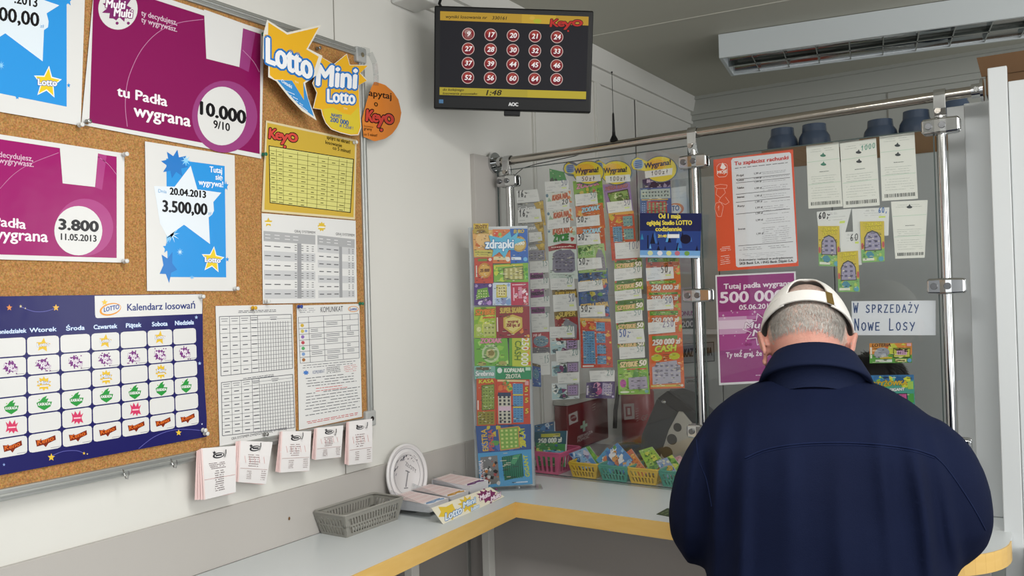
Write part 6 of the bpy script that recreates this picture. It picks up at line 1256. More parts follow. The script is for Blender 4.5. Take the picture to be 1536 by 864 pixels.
# ------------------------------------------------------------------ slotted plastic baskets
def basket(name, label, cat, col, base, rim, z0, h, nb, rows, group=None, slant=.35, th=.0016):
    """base, rim: (x0, y0, x1, y1); walls with slanted slots, a rolled rim and a floor"""
    def corner(k, t):
        b = [(base[0], base[1]), (base[2], base[1]), (base[2], base[3]), (base[0], base[3])][k]; r = [(rim[0], rim[1]), (rim[2], rim[1]), (rim[2], rim[3]), (rim[0], rim[3])][k]
        return Vector((b[0] + (r[0] - b[0]) * t, b[1] + (r[1] - b[1]) * t, z0 + h * t))
    cx_, cy_ = (base[0] + base[2]) / 2, (base[1] + base[3]) / 2
    root = thing(name, label, cat, (cx_, cy_, z0), group)
    def strip(m, k, u0a, u1a, ta, u0b, u1b, tb):
        P = lambda u, t: corner(k, t) + (corner((k + 1) % 4, t) - corner(k, t)) * u
        a, b, c, d = P(u0a, ta), P(u1a, ta), P(u1b, tb), P(u0b, tb)
        n = (b - a).cross(d - a).normalized() * th
        m.hexa([a, b, c, d], [a + n, b + n, c + n, d + n])
    m = MB()
    for k in range(4):
        n = nb if k % 2 == 0 else max(4, int(nb * (base[3] - base[1]) / max(.01, base[2] - base[0])))
        lev = [(0, .12)] + [(.12 + .70 * (i + 1) / rows - .035, .12 + .70 * (i + 1) / rows + .035) for i in range(rows - 1)] + [(.82, 1)]
        for a, b in lev: strip(m, k, 0, 1, a, 0, 1, b)
        strip(m, k, 0, .07, .12, 0, .07, .82); strip(m, k, .93, 1, .12, .93, 1, .82)
        for (_, ta), (tb, _) in zip(lev[:-1], lev[1:]):
            sl = slant * .86 / n
            for i in range(n + 1):
                u = .07 + .86 * i / n; w_ = .86 / n * .22
                ua, ub = u + sl * .5, u - sl * .5
                strip(m, k, max(.05, ua - w_), min(.95, ua + w_), ta, max(.05, ub - w_), min(.95, ub + w_), tb)
    m.build('slotted_walls', col, root)
    m = MB(); fl = [corner(k, 0) for k in range(4)]; m.hexa([p_ + Vector((0, 0, .0006)) for p_ in fl], [p_ + Vector((0, 0, .0022)) for p_ in fl]); m.build('bottom', col, root)
    m = MB(); r_ = [corner(k, 1) for k in range(4)]; pts = []
    for k in range(4):
        a, b, c = r_[k - 1], r_[k], r_[(k + 1) % 4]; e = min(.012, (b - a).length * .15)
        p0 = b + (a - b).normalized() * e; p1 = b + (c - b).normalized() * e
        pts += [p0 * (1 - t) ** 2 + b * 2 * t * (1 - t) + p1 * t * t for t in (0, .25, .5, .75, 1)]
    pts.append(pts[0]); m.tube(pts, .0028, 8, caps=False); m.build('rim', col, root)
    return root
basket('grey_basket', 'empty grey slotted plastic basket on the worktop below the hanging slips', 'basket', GREYP, (.018, 1.414, .097, 1.592), (.012, 1.394, .112, 1.600), ZC + .0006, .055, 8, 2)
m = MB(); m.tube([(.082, 1.45, ZC + .0075), (.084, 1.57, ZC + .0075)], .0042, 10); m.tube([(.084, 1.57, ZC + .0075), (.0843, 1.583, ZC + .0075)], [.0042, .0012], 10); tag(m.build('pen', WHITEP), 'white pen lying in the empty grey basket', 'pen')
PINK = mat('pink_plastic', '#c9587f', .4); YELP = mat('yellow_plastic', '#d5b02f', .4); TEAL = mat('teal_plastic', '#3f9480', .4)
BG = 'small baskets of scratch cards behind the glass'
basket('card_basket', 'pink slotted basket behind the glass next to the display case', 'basket', PINK, (.095, 2.215, .20, 2.33), (.088, 2.208, .215, 2.342), ZC + .0006, .066, 6, 1, BG)
for lb, c_, x0 in (('yellow basket between the pink and the first teal one', YELP, .255), ('teal basket between the two yellow ones', TEAL, .355), ('yellow basket between the two teal ones', YELP, .447), ('teal basket half hidden by the sleeve of the man', TEAL, .546)):
    basket('card_basket', lb, 'basket', c_, (x0, 2.215, x0 + .074, 2.31), (x0 - .010, 2.205, x0 + .088, 2.32), ZC + .0006, .044, 7, 2, BG)
def pack(q, y, lean, bg, items, label, th=.006):
    n = Vector((0, -1, lean)).normalized(); pl = Plane((0, y, ZC + .05), n)
    p = Print(pl, 0); 
    o = card(q, bg, items, label, 0.0, 'scratch cards standing in the small baskets', pl, 'scratch_card_pack')
    p3 = [pl.at(*a, -.0006) for a in q]; m = MB(); m.hexa([c - n * th for c in p3], p3); m.build('pack_body', PADSIDE, o); return o
blu = ['#4f8ac0', '#2f5a90', '#7fb0d8', '#c8d8e4', '#3a6aa8']; grn = ['#5f9a3a', '#8fc04a', '#c8cf5a', '#3f7a34']; orr = ['#c8703c', '#d89a4a', '#b84a34', '#e0c070', '#7a8a3c']
pack(Q(801.6, 638, 831, 632, 832, 660, 801, 662), 2.31, .25, '#3f6f94', [('n', .05, .05, .95, .9, 12, 2, blu, 4)], 'blue pack at the back of the pink basket')
pack(Q(802, 648, 850, 646, 848, 690, 802, 690), 2.28, .3, '#2c5a6a', [('n', .02, .4, .98, .98, 14, 3, grn, 4), ('r', .2, .08, .8, .2, '#b8b83c'), ('t', '250 000 zł', .1, .42, .85, .38, 7, '#dfe6dc', '#1c3a3c'), ('r', .3, .62, .8, .68, '#2c5a3a')], 'dark green 250 000 zł pack in the middle of the pink basket')
pack(Q(804, 664, 848, 666, 847, 700, 804, 698), 2.245, .3, '#3f8a4a', [('n', .02, .05, .98, .5, 12, 5, grn + blu[:2], 4), ('r', .25, .3, .95, .5, '#5fa8c8')], 'green pack at the front of the pink basket')
pack(Q(853, 680.5, 878.4, 671, 897, 700, 872, 704), 2.26, .5, '#8fb0cf', [('n', .05, .05, .95, .95, 14, 4, blu + ['#c8c0d0', '#8a7aa0'], 4)], 'pale blue pack leaning in the yellow basket beside the pink one')
pack(Q(874, 672, 884, 669, 902, 694, 893, 700), 2.275, .5, '#6fa84a', [('n', .05, .05, .95, .95, 8, 4, grn, 4)], 'green pack behind the pale blue one in the first yellow basket')
pack(Q(894, 690, 911, 671, 931, 692, 915, 712), 2.27, .5, '#4f9ac8', [('n', .05, .05, .95, .95, 14, 6, blu + orr[:2], 4)], 'sky blue pack at the wall side of the first teal basket')
pack(Q(909, 679, 926, 664, 950, 690, 934, 712), 2.262, .5, '#3f7ab8', [('n', .05, .05, .95, .95, 18, 7, ['#c8703c', '#7fb0d8', '#d89a4a', '#5f9a4a', '#e0e0e0'], 4)], 'blue and orange pack filling the first teal basket')
pack(Q(929, 686, 947, 673, 966, 700, 950, 716), 2.275, .5, '#c0603c', [('n', .05, .05, .95, .95, 16, 8, orr, 4)], 'red-brown pack at the wall side of the second yellow basket')
pack(Q(938, 694, 952, 682, 972, 708, 958, 720), 2.262, .5, '#cf7c44', [('n', .05, .05, .95, .95, 14, 9, orr, 3), ('g', .1, .1, .9, .9, 3, 5, '#a84a2c', 2)], 'orange pack at the front of the second yellow basket')
pack(Q(958, 676, 978, 670, 996, 694, 976, 710), 2.27, .5, '#8fb84a', [('n', .05, .05, .95, .95, 14, 10, grn, 4), ('g', .2, .2, .8, .8, 3, 3, '#3f6a2c', 2)], 'yellow-green pack in the second yellow basket')
pack(Q(984, 692, 1000, 686, 1014, 706, 999, 718), 2.265, .5, '#8f9fc0', [('n', .05, .05, .95, .95, 14, 11, blu + ['#d8d8c0', '#c8a83c'], 3.5)], 'blue and white pack in the teal basket beside the man')
pack(Q(996, 688, 1008, 682, 1024, 704, 1012, 714), 2.28, .5, '#7fae4a', [('n', .05, .05, .95, .95, 10, 12, grn, 4)], 'green pack behind the blue and white one beside the man')
pack(Q(1008, 688, 1020, 683, 1034, 700, 1022, 712), 2.295, .5, '#cfa0a4', [('n', .05, .05, .95, .95, 8, 13, ['#d8b8b8', '#c88a90', '#e0d0cc'], 4)], 'pinkish pack at the back of the teal basket beside the man')

# ------------------------------------------------------------------ things behind the glass
RED = mat('red_enamel', '#7d1f24', .35, var=.1, vscale=4); CREAM = mat('lid_grey', '#b9b8b0', .45)
fa = thing('first_aid_box', 'red wall box with a pale lid, white cross and white lettering', 'first aid box', (.03, 2.7, ZC))
m = MB(); m.box((.001, 2.545, ZC + .002), (.055, 2.86, ZC + .163)); m.build('case', RED, fa, .006, 3)
m = MB(); m.hexa([(.001, 2.535, ZC + .164), (.062, 2.535, ZC + .164), (.062, 2.87, ZC + .164), (.001, 2.87, ZC + .164)], [(.001, 2.54, ZC + .182), (.05, 2.54, ZC + .174), (.05, 2.865, ZC + .174), (.001, 2.865, ZC + .182)]); m.build('lid', CREAM, fa, .003)
FAP = Plane((.0555, 0, 0), (1, 0, 0)); p = Print(FAP, .0006)
p.poly(Q(853, 622, 866, 616, 867, 632, 854, 638), '#c8c0bc', 1); p.ell(860, 627, 5, 5, '#7d1f24', 2, 16); p.text('Lotto', (855.5, 629.5), (865.5, 625.5), 4, '#d8d0cc', 4)
p.poly(Q(874, 632, 877.5, 630.5, 878, 646, 874.5, 648), '#a8c0a8', 1); p.poly(Q(870.5, 639, 881, 634.5, 881.2, 639, 870.7, 643.5), '#a8c0a8', 1.5)
p.text('PIERWSZA', (866, 659), (889, 649), 4, '#c8b0ac', 3, bold=.2); p.text('POMOC', (866, 664), (884, 656), 4, '#c8b0ac', 3, bold=.2); p.lines([(888, 606), (894, 603), (894, 615), (888, 618)], 3, '#c8a8a4', .9, 2, 3)
p.build('lettering', PAPER, fa)
ex = thing('fire_extinguisher', 'red cylinder with a white label and black hose behind the hanging tickets', 'fire extinguisher', (.205, 2.80, ZC))
m = MB(); c = Vector((.205, 2.80, ZC + .0006)); m.tube([c, c + Vector((0, 0, .004)), c + Vector((0, 0, .19)), c + Vector((0, 0, .215)), c + Vector((0, 0, .226))], [.056, .06, .06, .045, .018], 28); m.build('cylinder', mat('red_paint', '#8a2328', .3), ex)
m = MB(); t0 = c + Vector((0, 0, .226)); m.tube([t0, t0 + Vector((0, 0, .025))], .014, 14); m.obox(t0 + Vector((.02, -.01, .03)), Vector((1, 0, 0)), Vector((0, 1, 0)), Vector((0, 0, 1)), .045, .008, .004); m.build('valve_handle', BLACK, ex)
m = MB(); m.tube([t0 + Vector((-.01, -.01, .01)), t0 + Vector((-.06, -.03, -.02)), c + Vector((-.075, -.03, .12)), c + Vector((-.07, -.05, .06))], .008, 10); m.build('hose', BLACK, ex)
EXP = Plane((.205, 2.738, 0), (-.1, -1, 0)); p = Print(EXP, 0); p.poly(Q(935, 606, 951, 605, 952, 628, 936.5, 630), '#b8aaa6', 1); p.poly(Q(938, 610, 947, 609.5, 948, 624, 939, 625), '#8a2328', 2); p.poly(Q(941, 612, 945, 612, 945.5, 622, 941.5, 622), '#c8b8b4', 3); p.lines([(953, 612), (958, 611), (958, 632), (954, 634)], 6, '#c09a96', 1.2, 2, 2); p.text('GP', (962, 632), (972, 629), 8, '#b89a96', 3); p.build('label', PAPER, ex)
p = Print(WALL, .0024); p.sheet(Q(890, 603, 907, 597, 908, 655, 891, 664), '#b9bdb9'); p.lines([(894, 604), (905, 600), (905, 650), (894, 658)], 9, '#8a8e8c', .6, 1, 4); tag(p.build('notice', PAPER), 'pale sheet on the wall behind the red first aid box', 'notice')
tm_ = thing('lottery_terminal', 'dark grey terminal with a silver side plate pierced by three round holes', 'terminal', (.50, 2.42, ZC))
P24 = Plane((0, 2.42, 0), (0, -1, 0)); P27 = Plane((0, 2.60, 0), (0, -1, 0))
def prism(m, pts, yn, yf, mi=0):
    a = [Plane((0, yn, 0), (0, -1, 0)).at(*q) for q in pts]
    for v in a: v.z = max(v.z, ZC + .0008)
    b = [v + Vector((0, yf - yn, 0)) for v in a]; m.hexa(a, b, mi)
m = MB(); prism(m, [(962, 652), (984, 600), (1000, 588), (1018, 594), (1068, 640), (1072, 722), (958, 722)], 2.43, 2.56); m.build('housing', DARK, tm_, .006, 3)
m = MB(); prism(m, [(985, 598), (1001, 586), (1066, 634), (1060, 648)], 2.405, 2.43); m.build('screen_hood', BLACK, tm_, .004)
pl24 = Plane((0, 2.395, 0), (0, -1, 0)); outl = [(988, 692), (1003, 645), (1018, 617), (1024, 618), (1042, 640), (1066, 672), (1068, 712), (982, 712)]
front_ = [pl24.at(*q) for q in outl]
for v in front_: v.z = max(v.z, ZC + .0008)
m = MB(); m.hexa(front_, [v + Vector((0, .006, 0)) for v in front_]); sp_ = m.build('side_plate', mat('silver_plate', '#b9b6ac', .35, .55), tm_, .0015)
for (x, y, r) in ((1016.3, 641, 6.2), (1008, 659, 7.6), (1000.5, 679, 8.6)):
    c = pl24.at(x, y); rr = (pl24.at(x + r, y) - c).length; m = MB(); m.tube([c + Vector((0, -.0006, 0)), c + Vector((0, .004, 0))], rr, 24); m.build('hole', SLATE_HOLE, sp_)
c = pl24.at(994, 603); m = MB(); m.ball(c + Vector((0, .008, 0)), (.008, .003, .006), 10, 6); m.build('lens', CHROME, tm_)
m = MB(); c = Vector((.335, 2.46, ZC)); m.rings([[c + Vector((r_ * 1.25 * math.cos(2 * PI * k / 24), r_ * math.sin(2 * PI * k / 24), z_)) for k in range(24)] for r_, z_ in ((.055, .001), (.062, .02), (.058, .045), (.04, .062), (.015, .068))], 0); tag(m.build('card_reader', BLACK), 'black rounded device beside the terminal behind the baskets', 'card reader')
# grey cabinet with signs
cb = thing('grey_cabinet', 'tall plain grey cabinet with double doors behind the glass', 'cabinet', (.82, 3.2, 0))
CZ = ztop(1210, 248, 3.0)
m = MB(); m.box((.285, 3.006, 0), (1.36, 3.42, CZ)); m.build('body', CABINET, cb)
xg = Plane((0, 3.0, 0), (0, -1, 0)).at(1250, 340).x; xl = Plane((0, 3.0, 0), (0, -1, 0)).at(1086, 590).x
for a, b in ((.287, xl - .002), (xl + .002, xg - .002), (xg + .002, 1.358)):
    m = MB(); m.box((a, 2.99, .06), (b, 3.006, CZ - .004)); m.build('door', CABINET, cb, .0015)
CAB = Plane((0, 2.99, 0), (0, -1, 0))
m = MB(); a = CAB.at(1024, 493); b = CAB.at(1078, 489); m.box((a.x, 2.93, a.z - .018), (b.x + .03, 2.9895, a.z)); tag(m.build('shelf_ledge', PANEL_W), 'short pale ledge on the cabinet beside the middle post', 'shelf')
p = Print(CAB, .001); p.sheet(Q(1016, 432, 1042, 430, 1042, 496, 1016, 498), '#b9b4b8'); p.poly(Q(1030, 441, 1040, 440, 1040, 452, 1030, 453), '#8a3a78', 1); p.text('BONUS', (1016, 474), (1041, 473), 7, '#7a3a6a', 3, bold=.3); p.poly(Q(1016, 478, 1042, 477, 1042, 493, 1016, 494), '#34323a', 1); p.text('200', (1022, 491), (1041, 490), 9, '#b9b4b8', 3, bold=.4)
tag(p.build('notice', PAPER), 'BONUS 200 notice seen between the CASH ticket and the middle post', 'notice')
p = Print(CAB, .001); q4 = Q(1016, 516, 1071, 512.5, 1072, 542, 1016, 546); p.sheet(q4, '#85888a'); t = quad_map(q4)
for e, c_ in ((.0, '#2c2e30'), (.02, '#85888a')): p.poly([t(e, e * 2), t(1 - e, e * 2), t(1 - e, 1 - e * 2), t(e, 1 - e * 2)], c_, 1 + (e > 0))
p.text('ZAKAZ PALENIA', (1000 + 17, 536), (1068, 533), 12, '#1c1e20', 4, bold=.5); tag(p.build('notice', PAPER), 'grey ZAKAZ PALENIA sign seen beside the middle post', 'sign')
p = Print(CAB, .001); q4 = Q(1005, 566, 1062, 562, 1066, 650, 1005, 655); p.sheet(q4, '#85898a'); t = quad_map(q4); p.path([t(.02, .03), t(.96, .03), t(.98, .97), t(.02, .97)], 1, '#7a3c44', 1); p.text('UWAGA', (1030, 574), (1045, 573), 4, '#2c2e30', 3, bold=.3); p.lines([t(.3, .25), t(.92, .25), t(.92, .8), t(.3, .8)], 8, '#5c6062', .7, 2, 3); tag(p.build('notice', PAPER), 'grey notice with a thin red border behind the terminal', 'notice')
# bottles in torn cardboard trays on the cabinet
BLUEB = mat('dark_blue_plastic', '#475468', .22, spec=.5)
for nm_, x0, x1, lb in (('first', .62, .86, 'brown cardboard tray on the cabinet above the orange notice'), ('second', .95, 1.30, 'brown cardboard tray on the cabinet beside the third post')):
    m = MB(); y0, y1 = 3.02, 3.30; z = CZ + .0006; t_ = .004
    m.box((x0, y0, z), (x1, y1, z + t_)); m.box((x0, y0, z + t_), (x1, y0 + t_, z + .075)); m.box((x0, y1 - t_, z + t_), (x1, y1, z + .075)); m.box((x0, y0 + t_, z + t_), (x0 + t_, y1 - t_, z + .075)); m.box((x1 - t_, y0 + t_, z + t_), (x1, y1 - t_, z + .075))
    tag(m.build('cardboard_tray', CARDB), lb, 'tray')
    for k in range(2 if nm_ == 'first' else 3):
        bx_ = x0 + .056 + .112 * k; c = Vector((bx_, y0 + .075, z + t_ + .0006)); hh = .150 + (.05 if nm_ == 'second' and k == 2 else 0) + (-.015 if nm_ == 'second' and k == 0 else 0)
        bt = thing('blue_bottle', ('first', 'second', 'third')[k] + ' dark blue bottle from the wall in the ' + ('tray above the orange notice' if nm_ == 'first' else 'tray beside the third post'), 'bottle', c, 'dark blue bottles on the cabinet')
        m = MB(); m.tube([c, c + Vector((0, 0, hh * .6)), c + Vector((0, 0, hh * .72)), c + Vector((0, 0, hh * .82))], [.053, .055, .052, .043], 24); m.build('body', BLUEB, bt)
        m = MB(); m.tube([c + Vector((0, 0, hh * .82)), c + Vector((0, 0, hh))], [.042, .040], 24); m.build('cap', BLUEB, bt)
# brown box on top of the white panels
bz_ = ztop(1490, 98, 2.13); cbx = thing('cardboard_box', 'brown cardboard box lying on top of the white corner panels', 'box', (1.5, 2.35, bz_))
x0 = Plane((0, 2.2, 0), (0, -1, 0)).at(1467, 80).x
m = MB(); m.box((x0 + .01, 2.262, ztop(1520, 121, 2.135) + .0008), (x0 + .46, 2.58, ztop(1500, 76, 2.2))); m.build('carton', CARTON, cbx, .002)
m = MB(); m.hexa([(x0 + .002, 2.258, ztop(1500, 103, 2.2)), (x0 + .46, 2.258, ztop(1500, 103, 2.2)), (x0 + .46, 2.261, ztop(1500, 103, 2.2)), (x0 + .002, 2.261, ztop(1500, 103, 2.2))], [(x0 - .006, 2.245, ztop(1500, 74, 2.2)), (x0 + .46, 2.245, ztop(1500, 74, 2.2)), (x0 + .46, 2.249, ztop(1500, 74, 2.2)), (x0 - .006, 2.249, ztop(1500, 74, 2.2))]); m.build('flap', CARTON, cbx)
# card on the worktop by the sleeve
p = Print(TOP, .0012); p.sheet(Q(984.5, 771, 1001, 762, 1034, 768, 1016, 777), '#3f4a30', 1, .0008); p.lines([(988, 770), (1001, 764), (1012, 768), (1000, 773)], 2, '#8a9a6a', 1, 2, 2); tag(p.build('loose_card', CARD), 'dark green card on the worktop half under the sleeve of the man', 'card')
# ------------------------------------------------------------------ people
from mathutils.bvhtree import BVHTree
from mathutils import noise as mnoise
def remesh(mb, voxel, smooth=6, name='body', post=None):
    me = bpy.data.meshes.new(name); me.from_pydata([tuple(p) for p in mb.v], [], mb.f)
    bm = bmesh.new(); bm.from_mesh(me); bmesh.ops.recalc_face_normals(bm, faces=bm.faces); bm.to_mesh(me); bm.free()
    o = bpy.data.objects.new(name, me); COL.objects.link(o)
    r = o.modifiers.new('r', 'REMESH'); r.mode = 'VOXEL'; r.voxel_size = voxel
    s = o.modifiers.new('s', 'SMOOTH'); s.iterations = smooth; s.factor = .5
    dg = bpy.context.evaluated_depsgraph_get(); m2 = bpy.data.meshes.new_from_object(o.evaluated_get(dg))
    bpy.data.objects.remove(o); bpy.data.meshes.remove(me)
    if post: post(m2)
    m2.polygons.foreach_set('use_smooth', [True] * len(m2.polygons)); m2.name = name; m2.update()
    return m2
def smooth_path(pts, rad, n=5):
    out = []; rr = []
    for i in range(len(pts) - 1):
        a, b = pts[i], pts[i + 1]; p0 = pts[max(i - 1, 0)]; p3 = pts[min(i + 2, len(pts) - 1)]
        for k in range(n):
            t = k / n; out.append(.5 * (2 * a + (b - p0) * t + (2 * p0 - 5 * a + 4 * b - p3) * t * t + (-p0 + 3 * a - 3 * b + p3) * t ** 3)); rr.append(rad[i] + (rad[i + 1] - rad[i]) * t)
    out.append(pts[-1]); rr.append(rad[-1]); return out, rr
def limb(mb, pts, rad, n=18):
    p, r = smooth_path([Vector(q) for q in pts], rad); mb.tube(p, r, n)
    mb.ball(p[0], r[0] * .97, 14, 10); mb.ball(p[-1], r[-1] * .97, 14, 10)

def head_parts(mb, X, k=1.0, base=None):
    """skull, face, ears and neck in head space (X maps it to the world): x right, y to the face, z up"""
    rr = []
    for i in range(25):
        a = PI * (i + .02) / 24.04; cz = -math.cos(a); sr = math.sin(a); ring = []
        for j in range(36):
            t = 2 * PI * j / 36; x, y = math.cos(t) * sr, math.sin(t) * sr
            px_, py_, pz_ = .0765 * x, .096 * y, .112 * cz
            if cz < 0:
                px_ *= 1 - .26 * (-cz) ** 1.5
                if y < 0: py_ *= 1 - .38 * (-cz)
                else: py_ *= 1 - .12 * (-cz)
            if y < 0 and cz > -.3: py_ *= 1.03
            ring.append(X(Vector((px_, py_, pz_)) * k))
        rr.append(ring)
    mb.rings(rr)
    B = lambda c, r: mb.rings([[X(Vector((c[0] + r[0] * math.sin(PI * (i + .05) / 8.1) * math.cos(2 * PI * j / 12), c[1] + r[1] * math.sin(PI * (i + .05) / 8.1) * math.sin(2 * PI * j / 12), c[2] - r[2] * math.cos(PI * (i + .05) / 8.1))) * k) for j in range(12)] for i in range(9)])
    B((0, .094, -.018), (.011, .016, .022)); B((0, .103, -.030), (.014, .012, .010))                # nose
    B((-.030, .082, .012), (.028, .012, .008)); B((.030, .082, .012), (.028, .012, .008))           # brows
    B((0, .083, -.058), (.024, .011, .006)); B((0, .080, -.070), (.022, .011, .007)); B((0, .074, -.092), (.022, .018, .015))   # lips, chin
    B((-.045, .060, -.035), (.020, .022, .020)); B((.045, .060, -.035), (.020, .022, .020))         # cheeks
    for s in (-1, 1):                                                                               # ears: rim, bowl, lobe
        for q in range(15):
            a = -.9 + 3.9 * q / 14; B((s * (.085 + .007 * math.sin(a)), -.004 - .018 * math.cos(a + .5) , -.024 + .033 * math.sin(a)), (.0055, .0066, .0066))
        B((s * .079, .002, -.026), (.006, .014, .024)); B((s * .080, .006, -.056), (.006, .008, .011))
    a = X(Vector((0, -.018, -.045)) * k); mb.tube([a, a + (base - a) * .4, a + (base - a) * .75, base], [.055 * k, .055 * k, .057 * k, .062 * k], 24)
def hand_parts(mb, w, fwd, side, up, sgn, curl=.5):
    """five separate fingers on a palm; w wrist, fwd along the hand, side towards the thumb, up the back of the hand"""
    palm = [w, w + fwd * .03, w + fwd * .06, w + fwd * .088]
    rr = []
    for p, hw, hh in zip(palm, (.026, .036, .041, .039), (.020, .018, .016, .012)):
        rr.append([p + side * hw * math.cos(2 * PI * j / 14) + up * hh * math.sin(2 * PI * j / 14) for j in range(14)])
    mb.rings(rr)
    for i, (o, ln) in enumerate(((.029, .072), (.010, .080), (-.010, .074), (-.029, .058))):
        b = w + fwd * .082 + side * o; d = (fwd + side * o * 2.2).normalized(); pts = [b - d * .02]
        ang = .15; p = b
        pts.append(p)
        for seg in (.42, .32, .26):
            dd = d * math.cos(ang) - up * math.sin(ang); p = p + dd * ln * seg; pts.append(p); ang += curl
        mb.tube(pts, [.0095, .0098, .0088, .0080, .0066], 10); mb.ball(pts[-1], .0066, 8, 6)
    b = w + fwd * .028 + side * .026; d = (fwd * .62 + side * .7 - up * .25).normalized(); p1 = b + d * .036; d2 = (fwd * .9 + side * .2 - up * .3).normalized(); p2 = p1 + d2 * .03; p3 = p2 + d2 * .024
    mb.tube([b - d * .012, b, p1, p2, p3], [.014, .0145, .0115, .0102, .0078], 10); mb.ball(p3, .0078, 8, 6)

SKIN = mat('skin', '#c99786', .5, spec=.3, var=.22, vscale=30, col2='#b97d70', bump=.12, bscale=260)
SCALP = mat('cropped_grey_scalp', '#c6a99c', .65, spec=.2, var=.4, vscale=200, col2='#a08c82', bump=.35, bscale=400)
HAIRG = mat('grey_hair', '#bdb8b1', .6, spec=.3, var=.35, vscale=160, col2='#8f8a84')
NAVYJ = mat('navy_cloth', '#111932', .8, spec=.08, var=.12, vscale=5, col2='#0e142a', bump=.16, bscale=700)
NAVYC = mat('navy_collar', '#111931', .8, spec=.12, bump=.15, bscale=700)
CAPW = mat('white_cap_cloth', '#d6d4cf', .75, spec=.15, bump=.12, bscale=500)

C0 = Vector((1.105, 1.575, 0)); F = Vector((-.226, .974, 0)).normalized(); R_ = Vector((F.y, -F.x, 0)); Z = Vector((0, 0, 1))
def mp(px, py, s=0.0): return Plane(C0 + F * s, -F).at(px, py)
man = thing('person', 'stooping person in a white cap and navy jacket at the counter, seen from behind', 'person', (C0.x, C0.y, 0))
# jacket: torso lofted from the silhouette, sleeves bent forward to the counter
m = MB(); rr = []
prof = [(540, 1192, 1262, .045, .10), (556, 1172, 1276, .060, .10), (568, 1150, 1296, .085, .095), (580, 1124, 1328, .105, .085), (594, 1098, 1358, .118, .072), (610, 1076, 1384, .128, .058), (632, 1060, 1412, .138, .044), (664, 1046, 1430, .146, .028), (710, 1054, 1424, .152, .012), (770, 1062, 1424, .155, .0), (830, 1064, 1426, .155, -.01), (900, 1062, 1430, .155, -.02), (980, 1062, 1432, .155, -.03), (1060, 1060, 1434, .155, -.035)]
for py, xl, xr, dp, s in prof:
    a = mp(xl, py, s); b = mp(xr, py, s); c = (a + b) / 2; hw = (b - a).length / 2; ring = []
    for k in range(40):
        t = 2 * PI * k / 40; cx_ = math.copysign(abs(math.cos(t)) ** .85, math.cos(t)); sy_ = math.copysign(abs(math.sin(t)) ** .9, math.sin(t))
        ring.append(Vector((c.x, c.y, c.z)) + R_ * hw * cx_ + F * dp * sy_)
    rr.append(ring)
m.rings(rr)
hl = C0 + F * .36 + R_ * -.10 + Z * (ZC + .030); hr = C0 + F * .375 + R_ * .11 + Z * (ZC + .034)
for sgn, sh, mid, el, hd in ((-1, mp(1098, 690, .03), mp(1068, 740, .01), mp(1062, 795, .03), hl), (1, mp(1380, 684, .03), mp(1409, 738, .01), mp(1411, 792, .03), hr)):
    fa_ = el + (hd - el) * .55 + Z * .01
    limb(m, [sh - R_ * sgn * .06, sh, mid, el, fa_, el + (hd - el) * .86], [.080, .078, .078, .071, .058, .050])
def folds(me):
    # cloth folds: long creases running down from the shoulders, shallower low on the back
    for v in me.vertices:
        p = v.co; d = p - C0; u = d.dot(R_); s = d.dot(F); z = p.z
        if s < .08:
            w = max(0, min(1, (1.36 - z) / .12))
            f = 0
            for uc, sl, am, wd in ((-.155, .18, .0075, .018), (-.105, .10, .0055, .016), (-.03, .05, .0030, .022), (.045, -.03, .0035, .022), (.115, -.10, .0050, .017), (.165, -.20, .0080, .016), (-.20, .26, .007, .016), (.205, -.26, .007, .016)):
                x = u - uc - sl * (1.25 - z) * -.45; f += 3.0 * am * math.exp(-(x / (wd * .75)) ** 2) * (1 + .4 * math.sin(z * 17 + uc * 40))
            n_ = mnoise.noise(Vector((u * 9, z * 5, s * 9))) * .006 + mnoise.noise(Vector((u * 22, z * 9, 4))) * .0025
            v.co = p - F * (f * w * .8) + v.normal * n_ * .8
        else:
            v.co = p + v.normal * mnoise.noise(p * 14) * .004
jme = remesh(m, .009, 8, 'jacket', folds); jme.materials.append(NAVYJ); jk = link('jacket', jme, man)
tree = BVHTree.FromPolygons([v.co.copy() for v in jme.vertices], [tuple(p.vertices) for p in jme.polygons])
def on_jacket(px, py):
    d = ray(px, py).normalized(); h = tree.ray_cast(EYE, d)
    return (h[0], h[1]) if h[0] is not None else (None, None)
def seam(pts, r, name, mt, parent):
    q, _ = smooth_path([Vector((x, y, 0)) for x, y in pts], [1] * len(pts), 8); out = []
    for a in q:
        h, n = on_jacket(a.x, a.y)
        if h is not None: out.append(h + n * r * .35)
    mm = MB(); mm.tube(out, r, 8); return mm.build(name, mt, parent)
SEAMM = mat('navy_seam', '#141d3a', .8, spec=.1)
seam([(1118, 687), (1150, 674), (1200, 666), (1260, 664), (1320, 667), (1370, 674), (1402, 684)], .0016, 'yoke_seam', SEAMM, jk)
seam([(1119, 690), (1150, 677.5), (1200, 669.5), (1260, 667.5), (1320, 670.5), (1370, 677.5), (1402, 687.5)], .0009, 'yoke_seam', SEAMM, jk)
seam([(1402, 684), (1418, 700), (1440, 730), (1462, 765), (1478, 795)], .0012, 'sleeve_seam', SEAMM, jk)
seam([(1045, 660), (1048, 690), (1060, 720), (1068, 760)], .0012, 'sleeve_seam', SEAMM, jk)
